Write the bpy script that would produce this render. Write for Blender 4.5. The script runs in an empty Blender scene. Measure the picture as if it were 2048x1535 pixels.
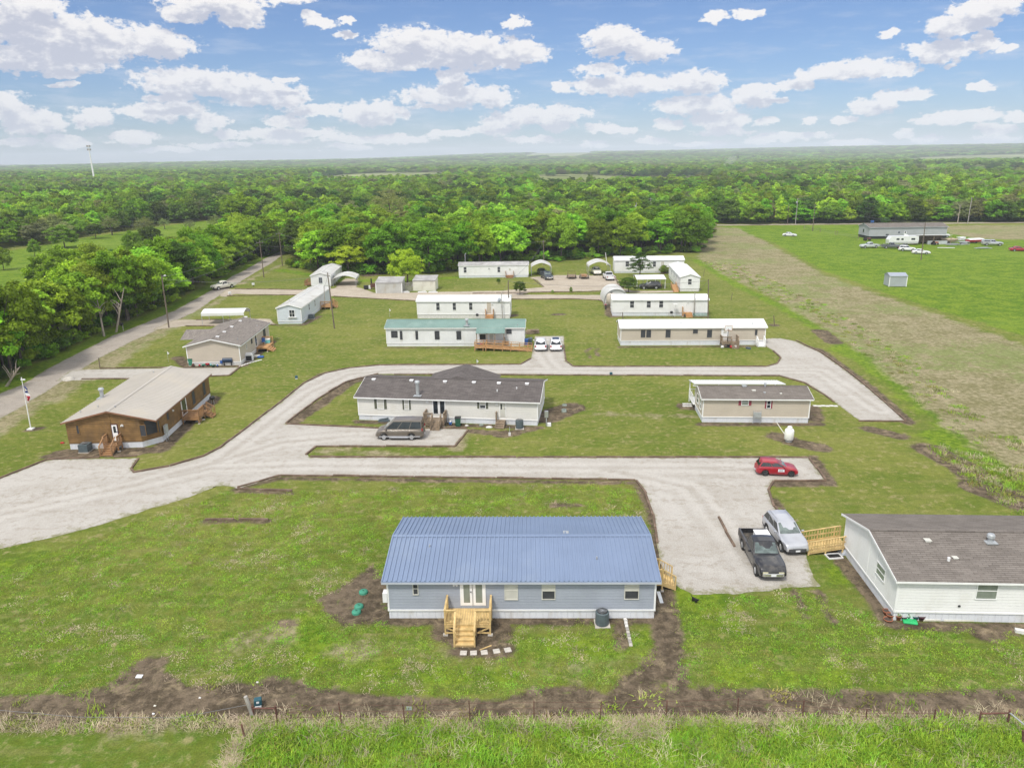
import bpy, bmesh, math, random
import numpy as np
from mathutils import Vector, Matrix
random.seed(11)
RS = np.random.RandomState(11)
SC = bpy.context.scene
C = SC.collection
PI = math.pi

# ------------------------------------------------------------------ camera
F = 1490.0
H = 28.0
HOR = 316.0
_a = math.atan(0.0132)
_p = math.atan((767.5 - HOR) * math.cos(_a) / F)
FW = Vector((0, math.cos(_p), -math.sin(_p)))
_u0 = Vector((0, math.sin(_p), math.cos(_p)))
RT = Vector((1, 0, 0)) * math.cos(_a) - _u0 * math.sin(_a)
UP = _u0 * math.cos(_a) + Vector((1, 0, 0)) * math.sin(_a)
CAM = Vector((0, 0, H))


def ray(x, y):
    return FW + RT * ((x - 1024) / F) - UP * ((y - 767.5) / F)


def G(x, y, z=0.0):
    """survey point of the photograph -> place on the ground (or at height z)"""
    d = ray(x, y)
    t = (z - H) / d.z
    return Vector((d.x * t, d.y * t, z))


def atY(x, y, Y):
    d = ray(x, y)
    t = Y / d.y
    return CAM + d * t


def proj(P):
    v = Vector(P) - CAM
    k = v.dot(FW)
    return 1024 + F * v.dot(RT) / k, 767.5 - F * v.dot(UP) / k


cam = bpy.data.cameras.new('camera')
co = bpy.data.objects.new('camera', cam)
C.objects.link(co)
cam.sensor_fit = 'HORIZONTAL'
cam.sensor_width = 36
cam.lens = F / 2048 * 36
cam.clip_start = 0.5
cam.clip_end = 40000
m = Matrix.Identity(4)
for i, v in enumerate((RT, UP, -FW)):
    for j in range(3):
        m[j][i] = v[j]
m[0][3], m[1][3], m[2][3] = CAM
co.matrix_world = m
SC.camera = co


# ------------------------------------------------------------------ mesh builder
class MB:
    def __init__(s):
        s.v = []
        s.f = []
        s.m = []
        s.sm = []

    def add(s, vs, fs, m=0, smooth=False):
        b = len(s.v)
        s.v += [tuple(v) for v in vs]
        for f in fs:
            s.f.append(tuple(b + i for i in f))
            s.m.append(m)
            s.sm.append(smooth)
        return s

    def box(s, x0, x1, y0, y1, z0, z1, m=0):
        return s.add([(x0, y0, z0), (x1, y0, z0), (x1, y1, z0), (x0, y1, z0), (x0, y0, z1), (x1, y0, z1), (x1, y1, z1), (x0, y1, z1)],
                     [(3, 2, 1, 0), (4, 5, 6, 7), (0, 1, 5, 4), (1, 2, 6, 5), (2, 3, 7, 6), (3, 0, 4, 7)], m)

    def bar(s, p, q, w, h=None, m=0, up=(0, 0, 1)):
        p, q = Vector(p), Vector(q)
        h = w if h is None else h
        d = (q - p).normalized()
        up = Vector(up)
        if abs(d.dot(up)) > 0.99:
            up = Vector((1, 0, 0))
        sx = d.cross(up).normalized() * (w / 2)
        sz = sx.cross(d).normalized() * (h / 2)
        vs = [e + a * sx + b * sz for e in (p, q) for a, b in ((-1, -1), (1, -1), (1, 1), (-1, 1))]
        return s.add(vs, [(0, 1, 2, 3), (7, 6, 5, 4), (0, 4, 5, 1), (1, 5, 6, 2), (2, 6, 7, 3), (3, 7, 4, 0)], m)

    def tube(s, pts, r, n=8, m=0, cap=True):
        pts = [Vector(p) for p in pts]
        rs = r if isinstance(r, (list, tuple)) else [r] * len(pts)
        vs = []
        ref = None
        for i, p in enumerate(pts):
            d = (pts[min(i + 1, len(pts) - 1)] - pts[max(i - 1, 0)]).normalized()
            if ref is None or abs(d.dot(ref)) > 0.98:
                ref = Vector((1, 0, 0)) if abs(d.x) < 0.8 else Vector((0, 1, 0))
            a = d.cross(ref).normalized()
            b = d.cross(a)
            for k in range(n):
                t = 2 * PI * k / n
                vs.append(p + (a * math.cos(t) + b * math.sin(t)) * rs[i])
        fs = [(i * n + k, i * n + (k + 1) % n, (i + 1) * n + (k + 1) % n, (i + 1) * n + k) for i in range(len(pts) - 1) for k in range(n)]
        s.add(vs, fs, m, True)
        if cap:
            L = len(pts) - 1
            s.add([vs[k] for k in range(n)] + [vs[L * n + k] for k in range(n)], [tuple(range(n))[::-1], tuple(range(n, 2 * n))], m)
        return s

    def prism(s, poly, a, b, axis='y', m=0):
        """poly of (u,v); axis y: (u,y,v); axis x: (x,u,v); axis z: (u,v,z)"""
        def P(u, v, t):
            return (u, t, v) if axis == 'y' else ((t, u, v) if axis == 'x' else (u, v, t))
        n = len(poly)
        vs = [P(u, v, a) for u, v in poly] + [P(u, v, b) for u, v in poly]
        fs = [tuple(range(n)), tuple(range(2 * n - 1, n - 1, -1))] + [(i, i + n, (i + 1) % n + n, (i + 1) % n) for i in range(n)]
        return s.add(vs, fs, m)

    def lathe(s, prof, n=16, c=(0, 0, 0), m=0, axis='z', smooth=True):
        vs = []
        for r, z in prof:
            for k in range(n):
                t = 2 * PI * k / n
                x, y = r * math.cos(t), r * math.sin(t)
                p = (x, y, z) if axis == 'z' else (x, z, y)
                vs.append((c[0] + p[0], c[1] + p[1], c[2] + p[2]))
        fs = [(i * n + k, i * n + (k + 1) % n, (i + 1) * n + (k + 1) % n, (i + 1) * n + k) for i in range(len(prof) - 1) for k in range(n)]
        s.add(vs, fs, m, smooth)
        return s

    def quad(s, *p, m=0):
        return s.add(p, [tuple(range(len(p)))], m)

    def build(s, name, mats, parent=None, bevel=0, label=None):
        me = bpy.data.meshes.new(name)
        me.from_pydata(s.v, [], s.f)
        if not isinstance(mats, (list, tuple)):
            mats = [mats]
        for x in mats:
            me.materials.append(x)
        if len(mats) > 1:
            me.polygons.foreach_set('material_index', s.m)
        me.polygons.foreach_set('use_smooth', s.sm)
        bm = bmesh.new()
        bm.from_mesh(me)
        bmesh.ops.recalc_face_normals(bm, faces=bm.faces)
        bm.to_mesh(me)
        bm.free()
        o = bpy.data.objects.new(name, me)
        C.objects.link(o)
        if parent:
            o.parent = parent
        if bevel:
            md = o.modifiers.new('bevel', 'BEVEL')
            md.width = bevel
            md.segments = 2
            md.limit_method = 'ANGLE'
        if label:
            o['label'] = label
        return o


def tag(o, label, cat, group=None, kind=None):
    o['label'] = label
    o['category'] = cat
    if group:
        o['group'] = group
    if kind:
        o['kind'] = kind
    return o


def thing(name, label, cat, loc=(0, 0, 0), rz=0, group=None):
    o = bpy.data.objects.new(name, None)
    C.objects.link(o)
    o.empty_display_size = 0.3
    o.location = loc
    o.rotation_euler = (0, 0, rz)
    return tag(o, label, cat, group)


def dup(root, loc, rz=0, label=None, group=None, scale=None):
    r = root.copy()
    C.objects.link(r)
    r.location = loc
    r.rotation_euler = (0, 0, rz)
    if scale:
        r.scale = scale
    if label:
        r['label'] = label
    if group:
        r['group'] = group
    for ch in list(root.children):
        c = ch.copy()
        C.objects.link(c)
        c.parent = r
        for g in list(ch.children):
            d = g.copy()
            C.objects.link(d)
            d.parent = c
    return r


# ------------------------------------------------------------------ materials
def nt(mt):
    return mt.node_tree.nodes, mt.node_tree.links


class NB:
    """tiny node helper"""

    def __init__(s, tree):
        s.t = tree
        s.n = tree.nodes
        s.l = tree.links

    def new(s, typ, **kw):
        n = s.n.new(typ)
        for k, v in kw.items():
            setattr(n, k, v)
        return n

    def put(s, sock, val):
        if hasattr(val, 'is_linked') or isinstance(val, bpy.types.NodeSocket):
            s.l.new(val, sock)
        else:
            sock.default_value = val

    def math(s, op, a, b=None, c=None, clamp=False):
        n = s.new('ShaderNodeMath', operation=op, use_clamp=clamp)
        s.put(n.inputs[0], a)
        if b is not None:
            s.put(n.inputs[1], b)
        if c is not None:
            s.put(n.inputs[2], c)
        return n.outputs[0]

    def vmath(s, op, a, b=None):
        n = s.new('ShaderNodeVectorMath', operation=op)
        s.put(n.inputs[0], a)
        if b is not None:
            s.put(n.inputs[1], b)
        return n.outputs[1] if op in ('LENGTH', 'DOT_PRODUCT', 'DISTANCE') else n.outputs[0]

    def mix(s, f, a, b, typ='MIX'):
        n = s.new('ShaderNodeMix', data_type='RGBA', blend_type=typ)
        n.clamp_factor = True
        s.put(n.inputs[0], f)
        for k, v in ((6, a), (7, b)):
            if isinstance(v, (tuple, list)):
                v = tuple(v) + (1,) if len(v) == 3 else v
            s.put(n.inputs[k], v)
        return n.outputs[2]

    def noise(s, vec, scale, detail=3, rough=0.55, dist=0.0):
        n = s.new('ShaderNodeTexNoise')
        if vec is not None:
            s.l.new(vec, n.inputs['Vector'])
        n.inputs['Scale'].default_value = scale
        n.inputs['Detail'].default_value = detail
        n.inputs['Roughness'].default_value = rough
        n.inputs['Distortion'].default_value = dist
        return n.outputs[0]

    def step(s, x, lo, hi):
        n = s.new('ShaderNodeMapRange', interpolation_type='SMOOTHSTEP')
        s.put(n.inputs[0], x)
        n.inputs[1].default_value = lo
        n.inputs[2].default_value = hi
        return n.outputs[0]

    def scale(s, vec, sc, rot=0):
        n = s.new('ShaderNodeMapping')
        s.l.new(vec, n.inputs[0])
        n.inputs['Scale'].default_value = sc
        n.inputs['Rotation'].default_value = (0, 0, rot)
        return n.outputs[0]


def newmat(name):
    mt = bpy.data.materials.new(name)
    mt.use_nodes = True
    b = NB(mt.node_tree)
    P = b.n['Principled BSDF']
    return mt, b, P


def mat(name, col, rough=0.6, var=0.12, vs=1.5, metal=0.0, spec=0.4, bump=0.0, bs=30.0, lines=None, dirt=None, coat=0.0, fine=0.06):
    """lines=(axis, spacing, depth, kind) kind lap|groove ; dirt=(colour, amount, scale)"""
    mt, b, P = newmat(name)
    tc = b.new('ShaderNodeTexCoord')
    oc = tc.outputs['Object']
    n1 = b.noise(oc, vs, 4)
    n2 = b.noise(oc, vs * 14, 2)
    c = b.mix(b.step(n1, 0.3, 0.7), tuple(x * (1 - var) for x in col), tuple(min(1, x * (1 + var)) for x in col))
    c = b.mix(b.math('MULTIPLY', b.step(n2, 0.45, 0.7), fine * 2), c, tuple(x * 0.55 for x in col))
    if dirt:
        nd = b.noise(b.scale(oc, (1, 1, 0.45)), dirt[2], 5, 0.65)
        c = b.mix(b.math('MULTIPLY', b.step(nd, 0.5, 0.72), dirt[1]), c, dirt[0])
    hgt = None
    if lines:
        sep = b.new('ShaderNodeSeparateXYZ')
        b.l.new(oc, sep.inputs[0])
        w = b.math('MULTIPLY', sep.outputs['XYZ'.index(lines[0].upper())], 1 / lines[1])
        fr = b.math('FRACT', w)
        if lines[3] == 'lap':
            hgt = b.math('SUBTRACT', 1.0, fr)
        else:
            hgt = b.step(b.math('ABSOLUTE', b.math('SUBTRACT', fr, 0.5)), 0.0, 0.12)
        wn = b.new('ShaderNodeTexWhiteNoise', noise_dimensions='1D')
        b.l.new(b.math('FLOOR', w), wn.inputs['W'])
        c = b.mix(b.math('MULTIPLY', wn.outputs[0], lines[4] if len(lines) > 4 else 0.12), c, tuple(x * 0.6 for x in col))
    b.l.new(c, P.inputs['Base Color'])
    P.inputs['Roughness'].default_value = rough
    P.inputs['Metallic'].default_value = metal
    P.inputs['Specular IOR Level'].default_value = spec
    P.inputs['Coat Weight'].default_value = coat
    if hgt is not None or bump:
        bp = b.new('ShaderNodeBump')
        if hgt is not None:
            b.l.new(hgt, bp.inputs['Height'])
            bp.inputs['Distance'].default_value = lines[2]
            bp.inputs['Strength'].default_value = 1.0
        else:
            b.l.new(b.noise(oc, bs, 3), bp.inputs['Height'])
            bp.inputs['Distance'].default_value = bump
        b.l.new(bp.outputs[0], P.inputs['Normal'])
    return mt


def shingle(name, ca, cb, swap=False, mott=0.3):
    mt, b, P = newmat(name)
    tc = b.new('ShaderNodeTexCoord')
    v = tc.outputs['Object']
    if swap:
        v = b.scale(v, (1, 1, 1), PI / 2)
    br = b.new('ShaderNodeTexBrick')
    b.l.new(v, br.inputs['Vector'])
    br.inputs['Scale'].default_value = 1
    br.inputs['Brick Width'].default_value = 0.62
    br.inputs['Row Height'].default_value = 0.17
    br.inputs['Mortar Size'].default_value = 0.012
    br.inputs['Bias'].default_value = 0.0
    br.inputs['Color1'].default_value = (*ca, 1)
    br.inputs['Color2'].default_value = (*cb, 1)
    br.inputs['Mortar'].default_value = (*[x * 0.6 for x in ca], 1)
    c = b.mix(b.math('MULTIPLY', b.step(b.noise(v, 0.9, 5, 0.65), 0.35, 0.75), mott), br.outputs[0], tuple(min(1, x * 1.45) for x in cb))
    c = b.mix(b.math('MULTIPLY', b.step(b.noise(v, 40, 2), 0.4, 0.7), 0.35), c, tuple(x * 0.5 for x in ca))
    b.l.new(c, P.inputs['Base Color'])
    P.inputs['Roughness'].default_value = 0.92
    P.inputs['Specular IOR Level'].default_value = 0.2
    bp = b.new('ShaderNodeBump')
    bp.inputs['Distance'].default_value = 0.02
    b.l.new(br.outputs[1], bp.inputs['Height'])
    bp.invert = True
    b.l.new(bp.outputs[0], P.inputs['Normal'])
    return mt


def glass(name, col=(0.02, 0.025, 0.03), rough=0.06, spec=0.6):
    mt, b, P = newmat(name)
    tc = b.new('ShaderNodeTexCoord')
    n = b.noise(tc.outputs['Object'], 1.7, 3)
    c = b.mix(b.step(n, 0.35, 0.65), tuple(x * 0.7 for x in col), tuple(min(1, x * 1.4) for x in col))
    b.l.new(c, P.inputs['Base Color'])
    P.inputs['Roughness'].default_value = rough
    P.inputs['Specular IOR Level'].default_value = spec
    return mt


def leafmat(name, ca, cb, cc, rough=0.55, trans=0.35, vary=1.0):
    mt, b, P = newmat(name)
    oi = b.new('ShaderNodeObjectInfo')
    at = b.new('ShaderNodeAttribute', attribute_name='tint')
    c = b.mix(at.outputs['Fac'], ca, cb)
    c = b.mix(b.math('MULTIPLY', b.step(oi.outputs['Random'], 0.35, 1.0), 0.75), c, cc)
    hs = b.new('ShaderNodeHueSaturation')
    r2 = b.math('FRACT', b.math('MULTIPLY', oi.outputs['Random'], 17.31))
    b.l.new(b.math('MULTIPLY_ADD', r2, 0.85 * vary, 1.06 - 0.42 * vary), hs.inputs['Value'])
    b.l.new(b.math('MULTIPLY_ADD', b.math('FRACT', b.math('MULTIPLY', oi.outputs['Random'], 5.77)), 0.05, 0.470), hs.inputs['Hue'])
    b.l.new(c, hs.inputs['Color'])
    b.l.new(hs.outputs[0], P.inputs['Base Color'])
    P.inputs['Roughness'].default_value = rough
    P.inputs['Specular IOR Level'].default_value = 0.12
    tr = b.new('ShaderNodeBsdfTranslucent')
    b.l.new(b.mix(0.5, hs.outputs[0], (0.16, 0.22, 0.02)), tr.inputs[0])
    mx = b.new('ShaderNodeMixShader')
    mx.inputs[0].default_value = trans - 0.02
    b.l.new(P.outputs[0], mx.inputs[1])
    b.l.new(tr.outputs[0], mx.inputs[2])
    b.l.new(mx.outputs[0], b.n['Material Output'].inputs[0])
    return mt


M = {}
M['siding_bluegrey'] = mat('siding_bluegrey', (0.315, 0.345, 0.40), 0.6, 0.06, 0.6, lines=('z', 0.2, 0.02, 'lap', 0.12))
M['siding_white'] = mat('siding_white', (0.76, 0.76, 0.745), 0.55, 0.03, 0.5, lines=('z', 0.2, 0.014, 'lap', 0.06), dirt=((0.55, 0.52, 0.45), 0.25, 0.8))
M['siding_offwhite'] = mat('siding_offwhite', (0.66, 0.645, 0.60), 0.55, 0.03, 0.5, lines=('z', 0.22, 0.014, 'lap', 0.06), dirt=((0.5, 0.46, 0.38), 0.25, 0.8))
M['siding_tan'] = mat('siding_tan', (0.50, 0.44, 0.36), 0.6, 0.04, 0.5, lines=('z', 0.22, 0.014, 'lap', 0.06), dirt=((0.4, 0.34, 0.26), 0.2, 0.8))
M['siding_metal'] = mat('siding_metal', (0.72, 0.73, 0.73), 0.5, 0.04, 0.5, lines=('x', 0.3, 0.012, 'groove', 0.05), dirt=((0.5, 0.47, 0.4), 0.35, 0.7))
M['siding_paleblue'] = mat('siding_paleblue', (0.60, 0.65, 0.69), 0.5, 0.04, 0.5, lines=('z', 0.25, 0.014, 'lap', 0.06), dirt=((0.48, 0.47, 0.42), 0.35, 0.7))
M['siding_grey'] = mat('siding_grey', (0.38, 0.39, 0.41), 0.6, 0.05, 0.5, lines=('z', 0.22, 0.014, 'lap', 0.06))
M['log'] = mat('log', (0.235, 0.135, 0.048), 0.75, 0.25, 1.2, lines=('z', 0.2, 0.045, 'groove', 0.55), dirt=((0.11, 0.075, 0.045), 0.7, 0.9))
M['skirt_white'] = mat('skirt_white', (0.66, 0.68, 0.71), 0.5, 0.03, 0.6, lines=('x', 0.4, 0.02, 'groove', 0.10), dirt=((0.45, 0.40, 0.32), 0.45, 1.1))
M['skirt_side'] = mat('skirt_side', (0.66, 0.68, 0.71), 0.5, 0.03, 0.6, lines=('y', 0.4, 0.02, 'groove', 0.10), dirt=((0.45, 0.40, 0.32), 0.45, 1.1))
M['trim_white'] = mat('trim_white', (0.80, 0.80, 0.79), 0.5, 0.03)
M['trim_grey'] = mat('trim_grey', (0.42, 0.45, 0.5), 0.5, 0.05)
M['trim_brown'] = mat('trim_brown', (0.23, 0.11, 0.06), 0.6, 0.15)
M['roof_blue'] = mat('roof_blue', (0.190, 0.247, 0.362), 0.45, 0.05, 0.35, metal=0.1, spec=0.4, dirt=((0.235, 0.29, 0.385), 0.45, 0.35), fine=0.02)
M['roof_white'] = mat('roof_white', (0.70, 0.71, 0.70), 0.45, 0.03, 0.3, metal=0.05, dirt=((0.58, 0.56, 0.50), 0.35, 0.5), fine=0.02)
M['roof_oldwhite'] = mat('roof_oldwhite', (0.56, 0.56, 0.54), 0.5, 0.08, 0.3, dirt=((0.42, 0.40, 0.36), 0.7, 0.3), fine=0.03)
M['roof_greymetal'] = mat('roof_greymetal', (0.425, 0.395, 0.35), 0.5, 0.05, 0.3, metal=0.0, spec=0.25, dirt=((0.47, 0.42, 0.335), 0.5, 0.25), fine=0.02)
M['roof_green'] = mat('roof_green', (0.185, 0.285, 0.25), 0.45, 0.08, 0.4, metal=0.1, dirt=((0.30, 0.40, 0.36), 0.4, 0.5), fine=0.02)
M['roof_oldgrey'] = mat('roof_oldgrey', (0.36, 0.35, 0.34), 0.7, 0.2, 0.5, dirt=((0.2, 0.19, 0.18), 0.6, 0.6))
M['shingle_brown'] = shingle('shingle_brown', (0.155, 0.125, 0.11), (0.25, 0.205, 0.18))
M['shingle_grey'] = shingle('shingle_grey', (0.098, 0.086, 0.081), (0.152, 0.134, 0.126))
M['shingle_tan'] = shingle('shingle_tan', (0.150, 0.131, 0.115), (0.206, 0.182, 0.161))
M['shingle_greyside'] = shingle('shingle_greyside', (0.185, 0.163, 0.144), (0.265, 0.235, 0.207), True)
M['pane'] = glass('pane')
M['screen'] = mat('screen', (0.045, 0.048, 0.055), 0.55, 0.15, 2, spec=0.4)
M['blind'] = mat('blind', (0.56, 0.55, 0.49), 0.4, 0.06, 1.5, spec=0.6, lines=('z', 0.06, 0.006, 'lap', 0.15))
M['blindgreen'] = mat('blindgreen', (0.22, 0.25, 0.21), 0.25, 0.1, 1.5, spec=0.6, lines=('x', 0.09, 0.01, 'lap', 0.15))
M['shutter_green'] = mat('shutter_green', (0.095, 0.10, 0.065), 0.6, 0.1, lines=('z', 0.08, 0.02, 'lap', 0.2))
M['shutter_red'] = mat('shutter_red', (0.25, 0.035, 0.055), 0.55, 0.1, lines=('z', 0.08, 0.02, 'lap', 0.2))
M['wood_new'] = mat('wood_new', (0.56, 0.40, 0.175), 0.7, 0.18, 2.2, bump=0.004, bs=20, dirt=((0.42, 0.31, 0.12), 0.6, 1.7))
M['wood_red'] = mat('wood_red', (0.30, 0.165, 0.075), 0.7, 0.2, 2.2, dirt=((0.2, 0.13, 0.08), 0.5, 1.4))
M['wood_old'] = mat('wood_old', (0.25, 0.19, 0.13), 0.8, 0.25, 2, dirt=((0.15, 0.12, 0.09), 0.6, 1.5))
M['wood_orange'] = mat('wood_orange', (0.44, 0.25, 0.11), 0.7, 0.18, 2)
M['timber'] = mat('timber', (0.155, 0.105, 0.072), 0.9, 0.4, 1.1, bump=0.015, bs=9, dirt=((0.27, 0.235, 0.195), 0.85, 0.9))
M['pole'] = mat('pole', (0.16, 0.125, 0.095), 0.85, 0.25, 1.2, bump=0.01, bs=14)
M['polegrey'] = mat('polegrey', (0.33, 0.31, 0.28), 0.7, 0.2, 1.2)
M['metal'] = mat('metal', (0.5, 0.51, 0.52), 0.4, 0.1, 2, metal=0.7)
M['galv'] = mat('galv', (0.42, 0.44, 0.45), 0.5, 0.12, 3, metal=0.35)
M['rust'] = mat('rust', (0.12, 0.055, 0.04), 0.85, 0.3, 4)
M['wire'] = mat('wire', (0.17, 0.17, 0.17), 0.6, 0.1)
M['black'] = mat('black', (0.02, 0.02, 0.022), 0.5, 0.2)
M['rubber'] = mat('rubber', (0.022, 0.021, 0.02), 0.8, 0.2)
M['rim'] = mat('rim', (0.55, 0.56, 0.57), 0.3, 0.1, metal=0.6)
M['rimdark'] = mat('rimdark', (0.05, 0.05, 0.055), 0.4, 0.1, metal=0.3)
M['chrome'] = mat('chrome', (0.62, 0.62, 0.60), 0.22, 0.05, metal=0.8)
M['lamp'] = mat('lamp', (0.75, 0.74, 0.68), 0.12, 0.05, spec=0.8, coat=0.6)
M['lampold'] = mat('lampold', (0.52, 0.49, 0.32), 0.2, 0.05, spec=0.8, coat=0.6)
M['tail'] = mat('tail', (0.35, 0.015, 0.02), 0.2, 0.05, spec=0.7)
M['plate'] = mat('plate', (0.75, 0.76, 0.78), 0.5, 0.03)
M['carglass'] = glass('carglass', (0.022, 0.026, 0.028), 0.05, 0.7)
M['windscreen'] = glass('windscreen', (0.11, 0.14, 0.13), 0.05, 0.8)
M['concrete'] = mat('concrete', (0.46, 0.43, 0.38), 0.9, 0.15, 3, bump=0.006, bs=25)
M['block'] = mat('block', (0.62, 0.61, 0.58), 0.85, 0.1, 4)
M['green_lid'] = mat('green_lid', (0.045, 0.24, 0.155), 0.65, 0.12, 3)
M['green_dark'] = mat('green_dark', (0.02, 0.10, 0.06), 0.5, 0.1)
M['teal'] = mat('teal', (0.02, 0.085, 0.11), 0.45, 0.1)
M['ac'] = mat('ac', (0.10, 0.13, 0.14), 0.5, 0.1, 3, lines=('z', 0.05, 0.02, 'groove', 0.2))
M['tank'] = mat('tank', (0.80, 0.80, 0.77), 0.35, 0.04, 2, dirt=((0.55, 0.5, 0.42), 0.3, 1.5))
M['terracotta'] = mat('terracotta', (0.32, 0.12, 0.06), 0.8, 0.15, 4)
M['purple'] = mat('purple', (0.09, 0.03, 0.05), 0.5, 0.1)
M['bluep'] = mat('bluep', (0.03, 0.10, 0.32), 0.5, 0.1)
M['bluedark'] = mat('bluedark', (0.01, 0.03, 0.07), 0.4, 0.1)
M['cyan'] = mat('cyan', (0.16, 0.5, 0.5), 0.5, 0.1)
M['redp'] = mat('redp', (0.45, 0.02, 0.03), 0.5, 0.1)
M['bag_green'] = mat('bag_green', (0.03, 0.42, 0.14), 0.4, 0.15, 5)
M['soil'] = mat('soil', (0.075, 0.055, 0.042), 0.95, 0.3, 4)
M['white_plastic'] = mat('white_plastic', (0.72, 0.72, 0.72), 0.5, 0.04)
M['fur'] = mat('fur', (0.012, 0.011, 0.011), 0.8, 0.2, 8)
M['flag_blue'] = mat('flag_blue', (0.02, 0.045, 0.22), 0.7, 0.06)
M['flag_white'] = mat('flag_white', (0.7, 0.7, 0.7), 0.7, 0.04)
M['flag_red'] = mat('flag_red', (0.5, 0.02, 0.05), 0.7, 0.06)
M['bark'] = mat('bark', (0.10, 0.08, 0.062), 0.9, 0.3, 2, bump=0.02, bs=8)
M['barkpale'] = mat('barkpale', (0.30, 0.27, 0.23), 0.9, 0.25, 2)
M['deadwood'] = mat('deadwood', (0.36, 0.31, 0.25), 0.9, 0.25, 2)
M['leaf'] = leafmat('leaf', (0.034, 0.088, 0.006), (0.270, 0.520, 0.026), (0.250, 0.390, 0.036))
M['leafbright'] = leafmat('leafbright', (0.085, 0.210, 0.010), (0.38, 0.64, 0.036), (0.30, 0.52, 0.04), 0.5, 0.3)
M['leafround'] = leafmat('leafround', (0.25, 0.42, 0.018), (0.50, 0.72, 0.045), (0.42, 0.64, 0.035), 0.5, 0.42, 0.0)
M['leafdark'] = leafmat('leafdark', (0.026, 0.062, 0.010), (0.120, 0.235, 0.026), (0.095, 0.175, 0.026))
M['leafpale'] = leafmat('leafpale', (0.19, 0.235, 0.075), (0.27, 0.315, 0.10), (0.25, 0.26, 0.12), 0.6, 0.4)
M['weed'] = leafmat('weed', (0.17, 0.26, 0.05), (0.29, 0.34, 0.08), (0.32, 0.27, 0.07))
M['blade'] = leafmat('blade', (0.165, 0.36, 0.024), (0.34, 0.56, 0.045), (0.36, 0.50, 0.075), 0.5, 0.42)
M['straw'] = leafmat('straw', (0.42, 0.35, 0.23), (0.58, 0.50, 0.35), (0.50, 0.41, 0.27), 0.7, 0.25)
# ------------------------------------------------------------------ light, sky, clouds
SUN_EL, SUN_AZ = 58.0, 210.0        # azimuth measured from +Y (view direction) towards +X
W = bpy.data.worlds.new('World')
SC.world = W
W.use_nodes = True
b = NB(W.node_tree)
bg = b.n['Background']
sky = b.new('ShaderNodeTexSky', sky_type='NISHITA')
sky.sun_disc = False
sky.sun_elevation = math.radians(SUN_EL)
sky.sun_rotation = math.radians(SUN_AZ)
sky.air_density = 1.0
sky.dust_density = 0.4
sky.ozone_density = 2.5
SKY_K = 0.10

CL = [  # photographed clouds: centre px, half sizes px
 (150, 80, 150, 42), (300, 85, 95, 30), (70, 118, 175, 22), (40, 45, 90, 45), (60, 10, 75, 22),
 (125, 148, 38, 10), (125, 172, 32, 6),
 (430, 5, 110, 22), (480, 32, 52, 24), (365, 30, 45, 13), (580, -4, 50, 12),
 (620, 38, 27, 13), (655, 47, 26, 9), (690, 43, 9, 8),
 (830, 85, 95, 30), (930, 105, 150, 34), (1030, 110, 70, 26), (780, 122, 105, 20), (695, 70, 22, 9),
 (1033, 45, 31, 10), (1225, 82, 62, 30), (1295, 100, 62, 21), (1200, 138, 56, 13),
 (1430, 33, 28, 11), (1497, 27, 32, 11),
 (1890, 53, 55, 18), (1975, 18, 80, 20), (1775, 70, 22, 8), (1950, 48, 60, 13),
 (1880, 103, 78, 18), (1965, 85, 32, 19), (2005, 97, 22, 8),
 (1720, 138, 95, 17), (1650, 147, 42, 11), (1800, 140, 62, 11), (1600, 163, 36, 17), (1555, 175, 40, 9), (1905, 130, 15, 6),
 (1250, 170, 125, 20), (1390, 165, 72, 24), (1122, 173, 18, 12), (1170, 172, 30, 10),
 (1390, 210, 105, 17), (1510, 192, 50, 18), (1560, 200, 25, 6),
 (400, 165, 140, 26), (520, 185, 95, 26), (345, 196, 55, 11), (570, 158, 25, 7), (580, 200, 40, 12),
 (190, 235, 58, 18), (330, 222, 105, 16), (420, 245, 42, 18), (100, 235, 24, 12),
 (905, 190, 120, 22), (905, 155, 34, 18), (985, 197, 45, 14), (860, 215, 40, 7),
 (20, 210, 50, 28), (60, 245, 80, 24), (30, 285, 45, 8),
 (630, 220, 65, 12), (575, 243, 45, 14), (740, 225, 82, 25), (780, 210, 30, 14), (580, 268, 115, 11), (460, 270, 30, 8),
 (1085, 228, 112, 18), (1020, 240, 60, 12), (1115, 252, 38, 12), (985, 258, 55, 14),
 (1440, 240, 68, 20), (1535, 243, 28, 10), (1450, 262, 70, 8),
 (1800, 193, 75, 11), (1745, 213, 65, 14), (1620, 241, 20, 8), (1960, 174, 22, 8), (1690, 238, 30, 7),
 (1930, 232, 85, 12), (1870, 245, 45, 10), (1985, 255, 55, 11), (1810, 268, 22, 9), (2035, 230, 30, 10),
 (265, 277, 58, 12), (140, 285, 60, 9), (760, 278, 135, 9), (900, 268, 60, 8), (1220, 258, 60, 11), (1340, 247, 36, 12), (1310, 281, 40, 7),
 (1590, 272, 75, 9), (1520, 280, 45, 8), (1400, 288, 62, 7), (1190, 288, 30, 6), (1850, 278, 40, 6), (1990, 278, 50, 7), (700, 295, 60, 6), (430, 290, 80, 7),
 (560, 285, 60, 7), (1060, 280, 70, 8), (1700, 287, 60, 6), (330, 300, 60, 6),
]
tc = b.new('ShaderNodeTexCoord')
sp = b.new('ShaderNodeSeparateXYZ')
b.l.new(tc.outputs['Generated'], sp.inputs[0])
az = b.math('ARCTAN2', sp.outputs[0], sp.outputs[1])
el = b.math('ARCSINE', sp.outputs[2])
cv = b.new('ShaderNodeCombineXYZ')
b.l.new(az, cv.inputs[0])
b.l.new(el, cv.inputs[1])
AE = cv.outputs[0]


def azel(px, py):
    d = ray(px, py).normalized()
    return math.atan2(d.x, d.y), math.asin(d.z)


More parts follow.
